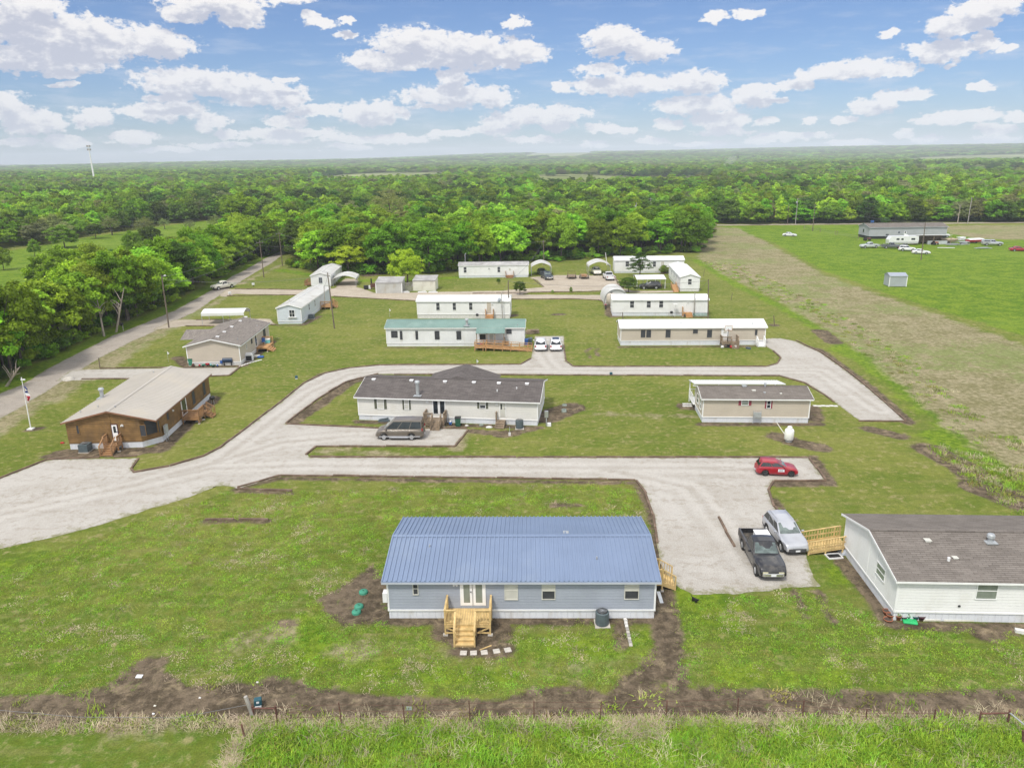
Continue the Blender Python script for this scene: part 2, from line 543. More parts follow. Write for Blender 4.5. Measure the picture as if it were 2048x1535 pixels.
def cloud_field(vec, dy):
    """how deep inside the nearest cloud body (0 at its rim), at vec raised by dy"""
    off = b.vmath('ADD', vec, (0, dy, 0))
    warp = b.new('ShaderNodeTexNoise')
    b.l.new(b.vmath('MULTIPLY', off, (1, 1.7, 1)), warp.inputs['Vector'])
    warp.inputs['Scale'].default_value = 30
    warp.inputs['Detail'].default_value = 4
    warp.inputs['Roughness'].default_value = 0.6
    woff = b.vmath('MULTIPLY', b.vmath('SUBTRACT', warp.outputs['Color'], (0.5, 0.5, 0.5)), (0.045, 0.020, 0))
    wv = b.vmath('ADD', off, woff)
    acc = None
    for (px, py, hw, hh) in CL:
        a0, e0 = azel(px, py)
        wa = abs(azel(px + hw, py)[0] - a0)
        we = hh / F
        d = b.new('ShaderNodeVectorMath', operation='MULTIPLY_ADD')
        b.l.new(wv, d.inputs[0])
        d.inputs[1].default_value = (1 / wa, 1 / we, 0)
        d.inputs[2].default_value = (-a0 / wa, -e0 / we, 0)
        ln = b.vmath('LENGTH', d.outputs[0])
        acc = ln if acc is None else b.math('MINIMUM', acc, ln)
    fine = b.noise(b.vmath('MULTIPLY', off, (1, 1.6, 1)), 90, 5, 0.62)
    return b.math('ADD', b.math('SUBTRACT', 1.02, acc), b.math('MULTIPLY', b.math('SUBTRACT', fine, 0.5), 1.45))


D0 = cloud_field(AE, 0.0)
D1 = cloud_field(AE, 0.015)
cov = b.step(D0, -0.04, 0.26)
above = b.step(b.math('ADD', D1, b.math('MULTIPLY', b.math('SUBTRACT', b.noise(b.vmath('MULTIPLY', AE, (1, 1.7, 1)), 48, 4, 0.6), 0.5), 2.0)), -0.15, 0.75)
# thin streaky haze clouds low over the horizon, everywhere round the sky
low = b.noise(b.vmath('MULTIPLY', AE, (1, 5.0, 1)), 13, 6, 0.6)
lowm = b.math('MULTIPLY', b.step(low, 0.47, 0.72), b.math('MULTIPLY', b.step(el, 0.26, 0.02), 0.4))
# clouds outside the photographed part of the sky so the light stays even
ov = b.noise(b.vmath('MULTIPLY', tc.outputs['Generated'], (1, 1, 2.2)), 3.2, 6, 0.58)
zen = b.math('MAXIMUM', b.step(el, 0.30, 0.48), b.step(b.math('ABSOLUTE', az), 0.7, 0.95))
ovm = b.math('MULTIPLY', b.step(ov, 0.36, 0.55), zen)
cl_col = b.mix(b.math('MULTIPLY', above, 0.95), (0.66, 0.64, 0.625), (0.345, 0.36, 0.43))
hz = b.step(el, 0.24, 0.0)
cl_col = b.mix(b.math('MULTIPLY', hz, 0.30), cl_col, (0.50, 0.51, 0.565))
skyc = b.vmath('MULTIPLY', sky.outputs[0], (SKY_K * 0.44, SKY_K * 0.54, SKY_K * 0.73))
c = b.mix(lowm, skyc, (0.50, 0.515, 0.57))
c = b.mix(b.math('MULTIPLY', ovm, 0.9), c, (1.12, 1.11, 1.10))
c = b.mix(b.math('MULTIPLY', cov, b.math('MULTIPLY_ADD', hz, -0.12, 0.97)), c, cl_col)
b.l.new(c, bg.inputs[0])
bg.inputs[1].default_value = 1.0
W.cycles.sampling_method = 'MANUAL'
W.cycles.sample_map_resolution = 512

sl = bpy.data.lights.new('sun', 'SUN')
sl.energy = 2.1
sl.angle = math.radians(9)
sl.color = (1.0, 0.955, 0.875)
so = bpy.data.objects.new('sun', sl)
C.objects.link(so)
_e, _z = math.radians(SUN_EL), math.radians(SUN_AZ)
sd = Vector((math.sin(_z) * math.cos(_e), math.cos(_z) * math.cos(_e), math.sin(_e)))
so.rotation_euler = sd.to_track_quat('Z', 'Y').to_euler()
so.location = (0, 0, 60)

SC.view_settings.view_transform = 'Standard'
SC.view_settings.look = 'None'
SC.view_settings.exposure = 0.62
SC.view_settings.gamma = 1
SC.cycles.use_denoising = True
SC.cycles.denoiser = 'OPENIMAGEDENOISE'
SC.cycles.max_bounces = 6
SC.cycles.diffuse_bounces = 3
SC.cycles.transparent_max_bounces = 6
SC.cycles.volume_bounces = 0
SC.cycles.use_adaptive_sampling = True
SC.cycles.adaptive_threshold = 0.008
SC.cycles.sample_clamp_indirect = 4


# ------------------------------------------------------------------ signed distances to surveyed outlines
def gpts(px):
    return np.array([G(x, y)[:2] for x, y in px])


def line_sd(px, w, P, closed=False, ground=False):
    pts = np.asarray(px, float) if ground else gpts(px)
    if closed:
        pts = np.vstack([pts, pts[:1]])
    best = np.full(len(P), 1e9)
    if len(pts) == 1:
        return w - np.hypot(P[:, 0] - pts[0, 0], P[:, 1] - pts[0, 1])
    for a, c_ in zip(pts[:-1], pts[1:]):
        ab = c_ - a
        t = np.clip(((P - a) @ ab) / max(ab @ ab, 1e-9), 0, 1)
        q = P - a - t[:, None] * ab
        best = np.minimum(best, np.hypot(q[:, 0], q[:, 1]))
    return w - best


def poly_sd(px, P, ground=False):
    pts = np.asarray(px, float) if ground else gpts(px)
    d = -line_sd(pts, 0, P, True, True)
    ins = np.zeros(len(P), bool)
    n = len(pts)
    for i in range(n):
        x0, y0 = pts[i]
        x1, y1 = pts[(i + 1) % n]
        if y0 == y1:
            continue
        cnd = ((y0 > P[:, 1]) != (y1 > P[:, 1])) & (P[:, 0] < (x1 - x0) * (P[:, 1] - y0) / (y1 - y0) + x0)
        ins ^= cnd
    return np.where(ins, d, -d)


def hill(x, y):
    x = np.asarray(x, float)
    y = np.asarray(y, float)
    d = np.hypot(x, y)
    t = np.clip((d - 2300) / 3900, 0, 1)
    t = t * t * (3 - 2 * t)
    und = np.sin(x * 0.0011 + 1.3) * 0.5 + np.sin(x * 0.0027 + y * 0.0006 + 4) * 0.3 + np.sin(y * 0.0021 + x * 0.0004) * 0.35
    return t * (44 + 7 * und + 40 * np.tanh(x / 3600.0)) + np.clip((d - 900) / 1500, 0, 1) * 5 * (und + 0.6)


def axis(parts):
    out = [parts[0][0]]
    for a, c_, st in parts:
        n = max(1, int(round((c_ - a) / st)))
        out += list(np.linspace(a, c_, n + 1)[1:])
    return np.array(out)


def geo(a, c_, first, g=1.22):
    out = [a]
    st = first
    sgn = 1 if c_ > a else -1
    while abs(c_ - out[-1]) > st * 1.5:
        out.append(out[-1] + sgn * st)
        st *= g
    out.append(c_)
    return np.array(out)


gx = np.concatenate([geo(-96, -9000, 1.5)[::-1][:-1], axis([(-96, 112, 0.42)]), geo(112, 9000, 1.5)[1:]])
gy = np.concatenate([geo(22, -400, 1.5)[::-1][:-1], axis([(22, 130, 0.34), (130, 330, 1.3)]), geo(330, 9000, 3, 1.12)[1:]])
XX, YY = np.meshgrid(gx, gy)
P = np.stack([XX.ravel(), YY.ravel()], 1)
nx, ny = len(gx), len(gy)
near = (np.abs(P[:, 0]) < 330) & (P[:, 1] > 15) & (P[:, 1] < 420)
PN = P[near]

DIRT = [
 ('p', [(-300, 1402), (0, 1394), (130, 1388), (215, 1374), (262, 1334), (300, 1326), (332, 1345), (372, 1371), (520, 1364), (552, 1350), (590, 1362), (640, 1376), (760, 1390), (1000, 1402), (1060, 1378), (1150, 1370), (1240, 1396), (1330, 1376), (1420, 1374), (1500, 1380), (1650, 1380), (1760, 1386), (2048, 1380), (2300, 1380), (2300, 1432), (2048, 1430), (1900, 1437), (1600, 1432), (1200, 1434), (1000, 1440), (700, 1442), (560, 1436), (480, 1448), (200, 1447), (0, 1456), (-300, 1470)]),
 ('p', [(640, 1197), (700, 1162), (745, 1132), (772, 1165), (779, 1238), (735, 1247), (690, 1252), (655, 1232)]),
 ('l', [(775, 1239), (1310, 1239)], 0.5), ('l', [(905, 1262), (985, 1262)], 1.25), ('l', [(920, 1298), (1005, 1300)], 0.7),
 ('l', [(1316, 1110), (1322, 1180), (1330, 1240), (1338, 1300), (1312, 1340), (1250, 1388)], 0.85),
 ('l', [(1338, 1300), (1350, 1340), (1360, 1380)], 0.5),
 ('l', [(1242, 1242), (1243, 1290)], 0.35),
 ('l', [(1668, 1105), (1735, 1180), (1783, 1247)], 0.5), ('l', [(1785, 1250), (2100, 1258)], 0.4), ('l', [(1965, 1268), (2010, 1256)], 0.7),
 ('l', [(1590, 1182), (1612, 1232)], 0.17), ('l', [(1636, 1182), (1668, 1245)], 0.17),
 ('l', [(120, 906), (320, 899), (426, 797)], 0.9), ('l', [(95, 912), (270, 908)], 0.55),
 ('l', [(63, 858), (78, 857)], 0.6),
 ('l', [(375, 735), (486, 731), (545, 683)], 0.6), ('l', [(355, 715), (376, 732)], 0.8),
 ('l', [(583, 846), (650, 801), (700, 764), (752, 751)], 0.8),
 ('l', [(716, 843), (1078, 855)], 0.45), ('l', [(1090, 835), (1142, 815)], 1.7), ('l', [(945, 862), (1010, 868), (1060, 858)], 0.6), ('l', [(1000, 868), (1025, 866)], 0.9),
 ('l', [(1400, 848), (1640, 848)], 0.5), ('l', [(1372, 812), (1395, 815)], 1.1), ('l', [(1555, 872), (1590, 884), (1640, 895)], 1.1), ('l', [(1625, 815), (1632, 838)], 0.8),
 ('l', [(1740, 858), (1800, 872)], 0.9), ('l', [(1640, 662), (1668, 684)], 1.3),
 ('l', [(1858, 898), (1920, 930), (2000, 985)], 1.5), ('l', [(1970, 975), (2060, 1010)], 2.0),
 ('l', [(1110, 1010), (1152, 1010)], 0.35), ('l', [(285, 1326), (315, 1326)], 0.5), ('l', [(560, 1245), (590, 1246)], 0.25),
 ('l', [(560, 650), (606, 650), (640, 632)], 0.5), ('l', [(1222, 634), (1415, 634)], 0.5), ('l', [(1215, 600), (1222, 630)], 0.9),
 ('l', [(835, 639), (1022, 639)], 0.4), ('l', [(1022, 632), (1030, 630)], 0.8), ('l', [(1240, 694), (1530, 692)], 0.35), ('l', [(774, 695), (940, 695)], 0.25),
 ('l', [(1548, 650)], 0.9), ('l', [(1325, 628), (1340, 628)], 0.6), ('l', [(1110, 629), (1125, 628)], 0.8),
 ('l', [(1180, 715), (1172, 702), (1180, 696)], 0.16), ('l', [(1198, 712), (1190, 703), (1196, 697)], 0.16),
 ('l', [(735, 551), (750, 549)], 1.6), ('l', [(760, 587), (815, 587)], 0.7), ('l', [(480, 982), (582, 986)], 0.25), ('l', [(408, 1042), (540, 1041)], 0.3),
 ('l', [(472, 978), (560, 956), (1000, 962), (1272, 965), (1300, 1020), (1318, 1100)], 0.28),
 ('l', [(1565, 680), (1640, 700), (1745, 778), (1818, 845)], 0.6), ('l', [(572, 850), (700, 856)], 0.4), ('l', [(1552, 968), (1660, 966), (1625, 915)], 0.5), ('l', [(1545, 1000), (1580, 1050), (1605, 1085)], 0.45),
 ('l', [(500, 855), (445, 898), (412, 915)], 0.35), ('l', [(700, 738), (640, 748), (600, 775)], 0.3),
]
DRY = [
 ('p', [(1395, 452), (1475, 456), (1545, 490), (1640, 545), (1760, 590), (1850, 620), (2048, 690), (2500, 850), (2300, 1040), (2048, 955), (1960, 905), (1880, 845), (1800, 770), (1700, 690), (1620, 640), (1540, 592), (1440, 545), (1395, 515)]),
 ('p', [(1870, 452), (2060, 449), (2300, 450), (2300, 470), (2048, 480), (1960, 477), (1900, 468)]),
 ('l', [(-200, 1458), (0, 1452), (200, 1446), (480, 1446)], 0.4), ('l', [(480, 1440), (1000, 1440), (1600, 1436), (2100, 1440)], 0.32),
 ('l', [(1190, 829), (1300, 830), (1392, 832)], 0.28), ('l', [(930, 860), (925, 880), (915, 900)], 0.7),
 ('l', [(1230, 1455), (1310, 1462)], 0.5),
 ('l', [(-150, 930), (40, 822), (170, 750), (260, 695), (340, 648), (400, 618)], 2.3), ('l', [(420, 612), (470, 580)], 0.8), ('l', [(480, 568), (560, 530)], 0.8),
 ('l', [(495, 1275), (560, 1270)], 0.9), ('l', [(690, 1300), (715, 1302)], 0.5), ('l', [(1100, 1338), (1180, 1342)], 0.35), ('l', [(1230, 1335), (1265, 1340)], 0.4), ('l', [(920, 1296), (1000, 1298)], 0.8),
 ('l', [(640, 902), (800, 906)], 0.5), ('l', [(560, 1445), (580, 1470)], 0.5), ('l', [(1640, 770), (1660, 790)], 0.8), ('l', [(1420, 760), (1440, 757)], .2),
]
LUSH = [
 ('p', [(-250, 600), (-100, 520), (0, 505), (200, 470), (400, 442), (540, 434), (470, 455), (370, 470), (340, 505), (200, 540), (0, 588)]),
 ('p', [(500, 1444), (1000, 1446), (1600, 1442), (2100, 1442), (2400, 1600), (420, 1600), (455, 1520)]),
 ('p', [(1440, 452), (1870, 448), (1960, 480), (2300, 478), (2600, 820), (2048, 672), (1850, 612), (1760, 582), (1640, 538), (1545, 484)]),
 ('l', [(-200, 885), (0, 775), (100, 728), (226, 664), (349, 613), (420, 574), (520, 520), (560, 503)], 2.0),
 ('l', [(1392, 520), (1470, 568), (1560, 612), (1650, 665), (1720, 720), (1800, 775), (1900, 855), (2048, 970)], 1.3),
 ('l', [(1690, 700), (1760, 730), (1830, 775)], 2.2), ('l', [(1880, 870), (1960, 930), (2060, 960)], 2.0),
 ('l', [(1450, 520), (1470, 530)], 3), ('l', [(1480, 490), (1520, 500)], 4), ('l', [(1750, 640), (1800, 660)], 2),
 ('l', [(560, 540), (700, 562), (880, 557), (1060, 545)], 2.0), ('l', [(1380, 1160), (1420, 1200)], 2.0),
 ('l', [(1260, 1280), (1290, 1280)], 0.7), ('l', [(1030, 1290), (1200, 1300)], 1.2), ('l', [(620, 1260), (640, 1300)], 1.4), ('l', [(1400, 1240), (1600, 1300)], 1.0),
 ('l', [(1660, 1120), (1680, 1160)], 0.8), ('l', [(0, 1125), (80, 1115)], 0.8), ('l', [(300, 1380), (345, 1378)], 0.4), ('l', [(700, 1340), (1000, 1355)], 0.7), ('l', [(1450, 1345), (1750, 1360)], 0.6),
]


def zone(shapes):
    out = np.full(len(P), -60.0)
    acc = np.full(len(PN), -60.0)
    for sh in shapes:
        acc = np.maximum(acc, poly_sd(sh[1], PN) if sh[0] == 'p' else line_sd(sh[1], sh[2], PN))
    out[near] = acc
    return out


zd, zy, zl = zone(DIRT), zone(DRY), zone(LUSH)
zz = hill(P[:, 0], P[:, 1])
dist = np.hypot(P[:, 0], P[:, 1])
me = bpy.data.meshes.new('ground')
co3 = np.stack([P[:, 0], P[:, 1], zz], 1).astype(np.float32)
idx = np.arange(nx * ny).reshape(ny, nx)
q = np.stack([idx[:-1, :-1], idx[:-1, 1:], idx[1:, 1:], idx[1:, :-1]], -1).reshape(-1, 4)


def fastmesh(me, co3, q):
    k = q.shape[1]
    me.vertices.add(len(co3))
    me.vertices.foreach_set('co', np.ascontiguousarray(co3, np.float32).ravel())
    me.loops.add(len(q) * k)
    me.loops.foreach_set('vertex_index', np.ascontiguousarray(q, np.int32).ravel())
    me.polygons.add(len(q))
    me.polygons.foreach_set('loop_start', np.arange(0, len(q) * k, k, dtype=np.int32))
    me.update(calc_edges=True)


fastmesh(me, co3, q)
me.polygons.foreach_set('use_smooth', np.ones(len(q), bool))
for nm, arr in (('dirt', zd), ('dry', zy), ('lush', zl)):
    at = me.attributes.new(nm, 'FLOAT', 'POINT')
    at.data.foreach_set('value', arr.astype(np.float32))

mt, b, Pn = newmat('ground_cover')
geo_ = b.new('ShaderNodeNewGeometry')
pos = geo_.outputs['Position']


def attr(n):
    a = b.new('ShaderNodeAttribute', attribute_name=n)
    return a.outputs['Fac']


sp_ = b.new('ShaderNodeSeparateXYZ')
b.l.new(pos, sp_.inputs[0])
nA = b.noise(pos, 0.045, 4, 0.55)
nB = b.noise(pos, 0.30, 5, 0.6)
nC = b.noise(pos, 1.7, 4, 0.65)
nD = b.noise(pos, 9.0, 3, 0.7)
streak = b.noise(b.scale(pos, (0.10, 1.3, 1), math.radians(3)), 1.0, 4, 0.6)
blot = b.noise(pos, 0.75, 6, 0.7, 0.6)
# lawn : olive further in, fresher close to the fence
lawn = b.mix(b.step(b.math('ADD', nA, b.math('MULTIPLY', b.math('SUBTRACT', nB, 0.5), 0.8)), 0.36, 0.66), (0.108, 0.150, 0.018), (0.172, 0.190, 0.038))
lawn = b.mix(b.math('MULTIPLY', b.step(sp_.outputs[1], 62.0, 40.0), b.math('MULTIPLY', b.step(blot, 0.42, 0.60), 0.75)), lawn, (0.094, 0.170, 0.018))
lawn = b.mix(b.math('MULTIPLY', b.step(streak, 0.47, 0.70), 0.5), lawn, (0.205, 0.195, 0.066))
lawn = b.mix(b.math('MULTIPLY', b.step(streak, 0.45, 0.28), 0.35), lawn, (0.086, 0.134, 0.018))
tanm = b.math('MULTIPLY', b.step(b.math('ADD', blot, b.math('MULTIPLY', b.math('SUBTRACT', nC, 0.5), 0.9)), 0.52, 0.76), 0.7)
rings = b.new('ShaderNodeTexWave', wave_type='RINGS', rings_direction='SPHERICAL')
b.l.new(b.vmath('SUBTRACT', pos, (-14, 118, 0)), rings.inputs['Vector'])
rings.inputs['Scale'].default_value = 0.34
rings.inputs['Distortion'].default_value = 6.0
rings.inputs['Detail'].default_value = 3
rings.inputs['Detail Scale'].default_value = 0.5
lawn = b.mix(b.math('MULTIPLY', b.step(rings.outputs[1], 0.35, 0.85), b.math('MULTIPLY', b.step(sp_.outputs[1], 60.0, 80.0), 0.16)), lawn, (0.218, 0.222, 0.062))
lawn = b.mix(tanm, lawn, (0.275, 0.228, 0.112))
redm = b.math('MULTIPLY', b.step(b.noise(pos, 0.42, 6, 0.72, 0.8), 0.66, 0.76), b.math('MULTIPLY', b.step(sp_.outputs[1], 52.0, 42.0), 0.7))
lawn = b.mix(redm, lawn, (0.37, 0.215, 0.12))
far = b.step(b.vmath('LENGTH', pos), 500.0, 1500.0)
lawn = b.mix(far, lawn, b.mix(b.step(b.noise(pos, 0.004, 5, 0.6), 0.42, 0.6), (0.15, 0.18, 0.065), (0.27, 0.29, 0.125)))
# lush grass
lush = b.mix(b.step(b.math('ADD', nB, b.math('MULTIPLY', b.math('SUBTRACT', nC, 0.5), 0.9)), 0.33, 0.68), (0.078, 0.150, 0.008), (0.160, 0.228, 0.018))
lush = b.mix(b.math('MULTIPLY', b.step(nA, 0.45, 0.7), 0.55), lush, (0.165, 0.235, 0.030))
# dry grass
dry = b.mix(b.step(b.math('ADD', nB, b.math('MULTIPLY', b.math('SUBTRACT', nC, 0.5), 1.0)), 0.3, 0.7), (0.185, 0.165, 0.080), (0.305, 0.26, 0.165))
dry = b.mix(b.math('MULTIPLY', b.step(b.math('ADD', blot, b.math('MULTIPLY', b.math('SUBTRACT', nA, 0.5), 1.2)), 0.47, 0.68), 0.7), dry, (0.165, 0.215, 0.06))
# dirt
dirt = b.mix(b.step(b.math('ADD', nB, b.math('MULTIPLY', b.math('SUBTRACT', nC, 0.5), 1.0)), 0.3, 0.7), (0.080, 0.058, 0.042), (0.160, 0.120, 0.086))
dirt = b.mix(b.math('MULTIPLY', b.step(blot, 0.52, 0.68), 0.7), dirt, (0.30, 0.235, 0.150))
dirt = b.mix(b.math('MULTIPLY', b.step(b.noise(pos, 0.9, 6, 0.75, 0.4), 0.60, 0.68), 0.7), dirt, (0.15, 0.19, 0.045))
nzE = b.math('ADD', b.math('MULTIPLY', b.math('SUBTRACT', blot, 0.5), 2.6), b.math('MULTIPLY', b.math('SUBTRACT', nC, 0.5), 1.1))
nzW = b.math('ADD', b.math('MULTIPLY', b.math('SUBTRACT', nB, 0.5), 7.0), nzE)


def zmask(name, nz, k, lo, hi):
    return b.step(b.math('ADD', attr(name), b.math('MULTIPLY', nz, k)), lo, hi)


mL = zmask('lush', nzW, 0.8, -0.6, 0.9)
mY = zmask('dry', nzW, 0.8, -0.7, 0.9)
mD = zmask('dirt', nzE, 0.5, -0.32, 0.12)
col = b.mix(mL, lawn, lush)
col = b.mix(b.math('MULTIPLY', mY, 0.88), col, dry)
col = b.mix(b.math('MULTIPLY', mD, 0.95), col, dirt)
fineN = b.math('ADD', b.math('MULTIPLY', nD, 0.6), b.math('MULTIPLY', b.noise(pos, 34, 2, 0.6), 0.4))
hs = b.new('ShaderNodeHueSaturation')
b.l.new(col, hs.inputs['Color'])
b.l.new(b.math('ADD', b.math('MULTIPLY_ADD', b.math('SUBTRACT', fineN, 0.5), 2.3, 1.0), b.math('MULTIPLY', b.math('SUBTRACT', nC, 0.5), 0.9)), hs.inputs['Value'])
b.l.new(hs.outputs[0], Pn.inputs['Base Color'])
Pn.inputs['Roughness'].default_value = 0.95
Pn.inputs['Specular IOR Level'].default_value = 0.1
bp = b.new('ShaderNodeBump')
bp.inputs['Distance'].default_value = 0.09
b.l.new(b.math('ADD', fineN, b.math('MULTIPLY', nC, 0.6)), bp.inputs['Height'])
b.l.new(bp.outputs[0], Pn.inputs['Normal'])
me.materials.append(mt)
go = bpy.data.objects.new('ground', me)
C.objects.link(go)
tag(go, 'mown lawns, dry field and bare dirt around the mobile homes', 'ground', kind='structure')


# ------------------------------------------------------------------ gravel and road sheets
def fbm(x, y, f, seed=0, oct=4):
    """cheap value noise"""
    out = np.zeros_like(x)
    amp, tot = 1.0, 0
    for o in range(oct):
        xs, ys = x * f + 17.3 * seed + o * 31.7, y * f + 9.1 * seed + o * 11.3
        xi, yi = np.floor(xs).astype(np.int64), np.floor(ys).astype(np.int64)
        fx, fy = xs - xi, ys - yi
        fx, fy = fx * fx * (3 - 2 * fx), fy * fy * (3 - 2 * fy)

        def hsh(a, c_):
            v = np.sin(a * 127.1 + c_ * 311.7) * 43758.5453
            return v - np.floor(v)
        n = (hsh(xi, yi) * (1 - fx) + hsh(xi + 1, yi) * fx) * (1 - fy) + (hsh(xi, yi + 1) * (1 - fx) + hsh(xi + 1, yi + 1) * fx) * fy
        out += amp * (n - 0.5)
        tot += amp
        amp *= 0.55
        f *= 2.1
    return out / tot


def sheet(name, sdf, x0, x1, y0, y1, st, z, mtl, label, loose=None, ruts=None):
    xs = np.arange(x0, x1 + st, st)
    ys = np.arange(y0, y1 + st, st)
    X, Y = np.meshgrid(xs, ys)
    Q = np.stack([X.ravel(), Y.ravel()], 1)
    s = sdf(Q)
    S = s.reshape(X.shape)
    gy_, gx_ = np.gradient(S, st)
    keep = (np.maximum.reduce([S[:-1, :-1], S[1:, :-1], S[:-1, 1:], S[1:, 1:]]) > 0.0)
    ii = np.arange(X.size).reshape(X.shape)
    q = np.stack([ii[:-1, :-1], ii[:-1, 1:], ii[1:, 1:], ii[1:, :-1]], -1)[keep]
    PX, PY = X.copy(), Y.copy()
    gm = np.sqrt(gx_ ** 2 + gy_ ** 2) + 1e-6
    mv = np.where(S < 0, np.clip(-S / np.maximum(gm, .55), 0, 1.45 * st), 0)
    PX += mv * gx_ / gm
    PY += mv * gy_ / gm
    used, inv = np.unique(q, return_inverse=True)
    me = bpy.data.meshes.new(name)
    fastmesh(me, np.stack([PX.ravel()[used], PY.ravel()[used], np.full(len(used), z)], 1), inv.reshape(-1, 4))
    at = me.attributes.new('edge', 'FLOAT', 'POINT')
    ev = np.maximum(S, 0).ravel()[used]
    if loose is not None:
        ev = ev * (1 - .72 * loose(Q[used]))
    at.data.foreach_set('value', ev.astype(np.float32))
    if ruts:
        d = -np.max([line_sd(l_, 0, Q[used]) for l_ in ruts], axis=0)
        d = d + .35 * fbm(Q[used][:, 0], Q[used][:, 1], .25, 21)
        rv = np.exp(-((d - .8) / .3) ** 2) - .7 * np.exp(-(d / .35) ** 2) - .5 * np.exp(-((d - 1.75) / .4) ** 2)
        at = me.attributes.new('rut', 'FLOAT', 'POINT')
        at.data.foreach_set('value', rv.astype(np.float32))
    me.materials.append(mtl)
    o = bpy.data.objects.new(name, me)
    C.objects.link(o)
    return tag(o, label, name.split('_')[-1], kind='structure')


def gravelmat(name, ca, cb, cc, streakdir=0.0):
    mt, b, Pn = newmat(name)
    pos = b.new('ShaderNodeNewGeometry').outputs['Position']
    n1 = b.noise(pos, 0.25, 5, 0.6, 0.5)
    n2 = b.noise(pos, 1.6, 5, 0.68)
    n3 = b.noise(pos, 13, 3, 0.7)
    st = b.noise(b.scale(pos, (0.07, 0.9, 1), streakdir), 1.0, 5, 0.6)
    c = b.mix(b.step(n1, 0.35, 0.68), ca, cb)
    c = b.mix(b.math('MULTIPLY', b.step(b.math('ADD', n2, b.math('MULTIPLY', b.math('SUBTRACT', st, 0.5), 0.5)), 0.46, 0.74), 0.8), c, cc)
    rt_ = b.new('ShaderNodeAttribute', attribute_name='rut').outputs['Fac']
    rn_ = b.math('MULTIPLY_ADD', b.noise(pos, 0.6, 4, 0.6), 0.9, 0.1)
    c = b.mix(b.math('MULTIPLY', b.math('MULTIPLY', b.math('MAXIMUM', rt_, 0.0), rn_), 0.9), c, tuple(min(1, x * 1.10) for x in ca))
    c = b.mix(b.math('MULTIPLY', b.math('MULTIPLY', b.math('MAXIMUM', b.math('MULTIPLY', rt_, -1.0), 0.0), rn_), 0.85), c, tuple(x * 0.92 for x in cc))
    ed = b.new('ShaderNodeAttribute', attribute_name='edge').outputs['Fac']
    ev = b.math('ADD', ed, b.math('MULTIPLY', b.math('SUBTRACT', b.noise(pos, 1.1, 6, 0.72, 0.5), 0.5), 2.2))
    c = b.mix(b.math('MULTIPLY', b.step(ev, 0.35, -0.1), 0.8), c, (0.19, 0.185, 0.085))
    hs = b.new('ShaderNodeHueSaturation')
    b.l.new(c, hs.inputs['Color'])
    b.l.new(b.math('MULTIPLY_ADD', b.math('SUBTRACT', n3, 0.5), 1.15, 1.0), hs.inputs['Value'])
    b.l.new(hs.outputs[0], Pn.inputs['Base Color'])
    Pn.inputs['Roughness'].default_value = 0.95
    Pn.inputs['Specular IOR Level'].default_value = 0.15
    bp = b.new('ShaderNodeBump')
    bp.inputs['Distance'].default_value = 0.03
    b.l.new(b.math('ADD', n3, n2), bp.inputs['Height'])
    b.l.new(bp.outputs[0], Pn.inputs['Normal'])
    return mt


gm_white = gravelmat('gravel_white', (0.425, 0.403, 0.368), (0.375, 0.35, 0.312), (0.295, 0.265, 0.22), math.radians(4))
gm_tan = gravelmat('gravel_tan', (0.425, 0.37, 0.295), (0.365, 0.315, 0.25), (0.285, 0.235, 0.175), math.radians(2))
gm_road = gravelmat('road_grey', (0.300, 0.270, 0.235), (0.355, 0.315, 0.270), (0.255, 0.215, 0.175), math.radians(-85))
P_MAIN = [(-500, 1222), (0, 1097), (100, 1075), (200, 1050), (300, 1018), (400, 985), (440, 970), (475, 977), (560, 952), (700, 952), (1000, 955), (1240, 959), (1272, 961), (1290, 985), (1305, 1030), (1312, 1080), (1320, 1125), (1345, 1165), (1385, 1190), (1480, 1186), (1560, 1178), (1634, 1170), (1618, 1130), (1608, 1095), (1575, 1055), (1548, 1012), (1537, 978), (1548, 961), (1652, 961), (1617, 915), (620, 914), (612, 907), (632, 893), (912, 893), (936, 858), (720, 853), (572, 847), (590, 832), (640, 795), (690, 765), (755, 748), (1000, 748), (1290, 750), (1560, 751), (1610, 765), (1650, 790), (1720, 842), (1812, 843), (1790, 820), (1740, 780), (1690, 740), (1640, 705), (1590, 682), (1560, 676), (1530, 677), (1528, 690), (1545, 700), (1560, 715), (1555, 725), (1535, 732), (1145, 732), (1132, 722), (1128, 690), (1128, 672), (1070, 672), (1068, 690), (1062, 716), (1040, 728), (760, 729), (700, 735), (650, 745), (610, 765), (560, 805), (500, 850), (440, 895), (410, 911), (340, 930), (265, 945), (262, 938), (275, 916), (140, 918), (95, 920), (0, 957), (-500, 1125)]
P_LANE = [(438, 592), (455, 578), (600, 579), (668, 577), (690, 556), (716, 558), (714, 574), (752, 586), (873, 584), (1000, 581), (1085, 574), (1078, 563), (1058, 555), (1110, 550), (1232, 551), (1236, 565), (1246, 577), (1266, 582), (1350, 581), (1350, 585), (1262, 586), (1228, 580), (1060, 585), (1040, 589), (1200, 590), (1212, 600), (1150, 597), (1020, 597), (834, 601), (666, 592), (560, 589), (470, 588), (450, 594)]
P_D15 = [(112, 762), (140, 741), (200, 737), (334, 735), (480, 732), (459, 750), (419, 752), (259, 757), (162, 760)]
P_D14 = [(305, 660), (348, 640), (455, 638), (540, 637), (552, 648), (460, 651), (370, 652)]


RUTS = [[(-300, 1150), (0, 1030), (200, 985), (420, 937), (620, 931), (1000, 934), (1400, 936), (1590, 941)], [(300, 960), (430, 925), (520, 860), (620, 785), (700, 748), (800, 739), (1300, 741), (1560, 742), (1640, 742), (1760, 820)], [(1110, 738), (1094, 722), (1082, 700)], [(1200, 936), (1380, 975), (1450, 1060), (1520, 1150)], [(350, 950), (560, 885), (700, 872), (880, 876)]]


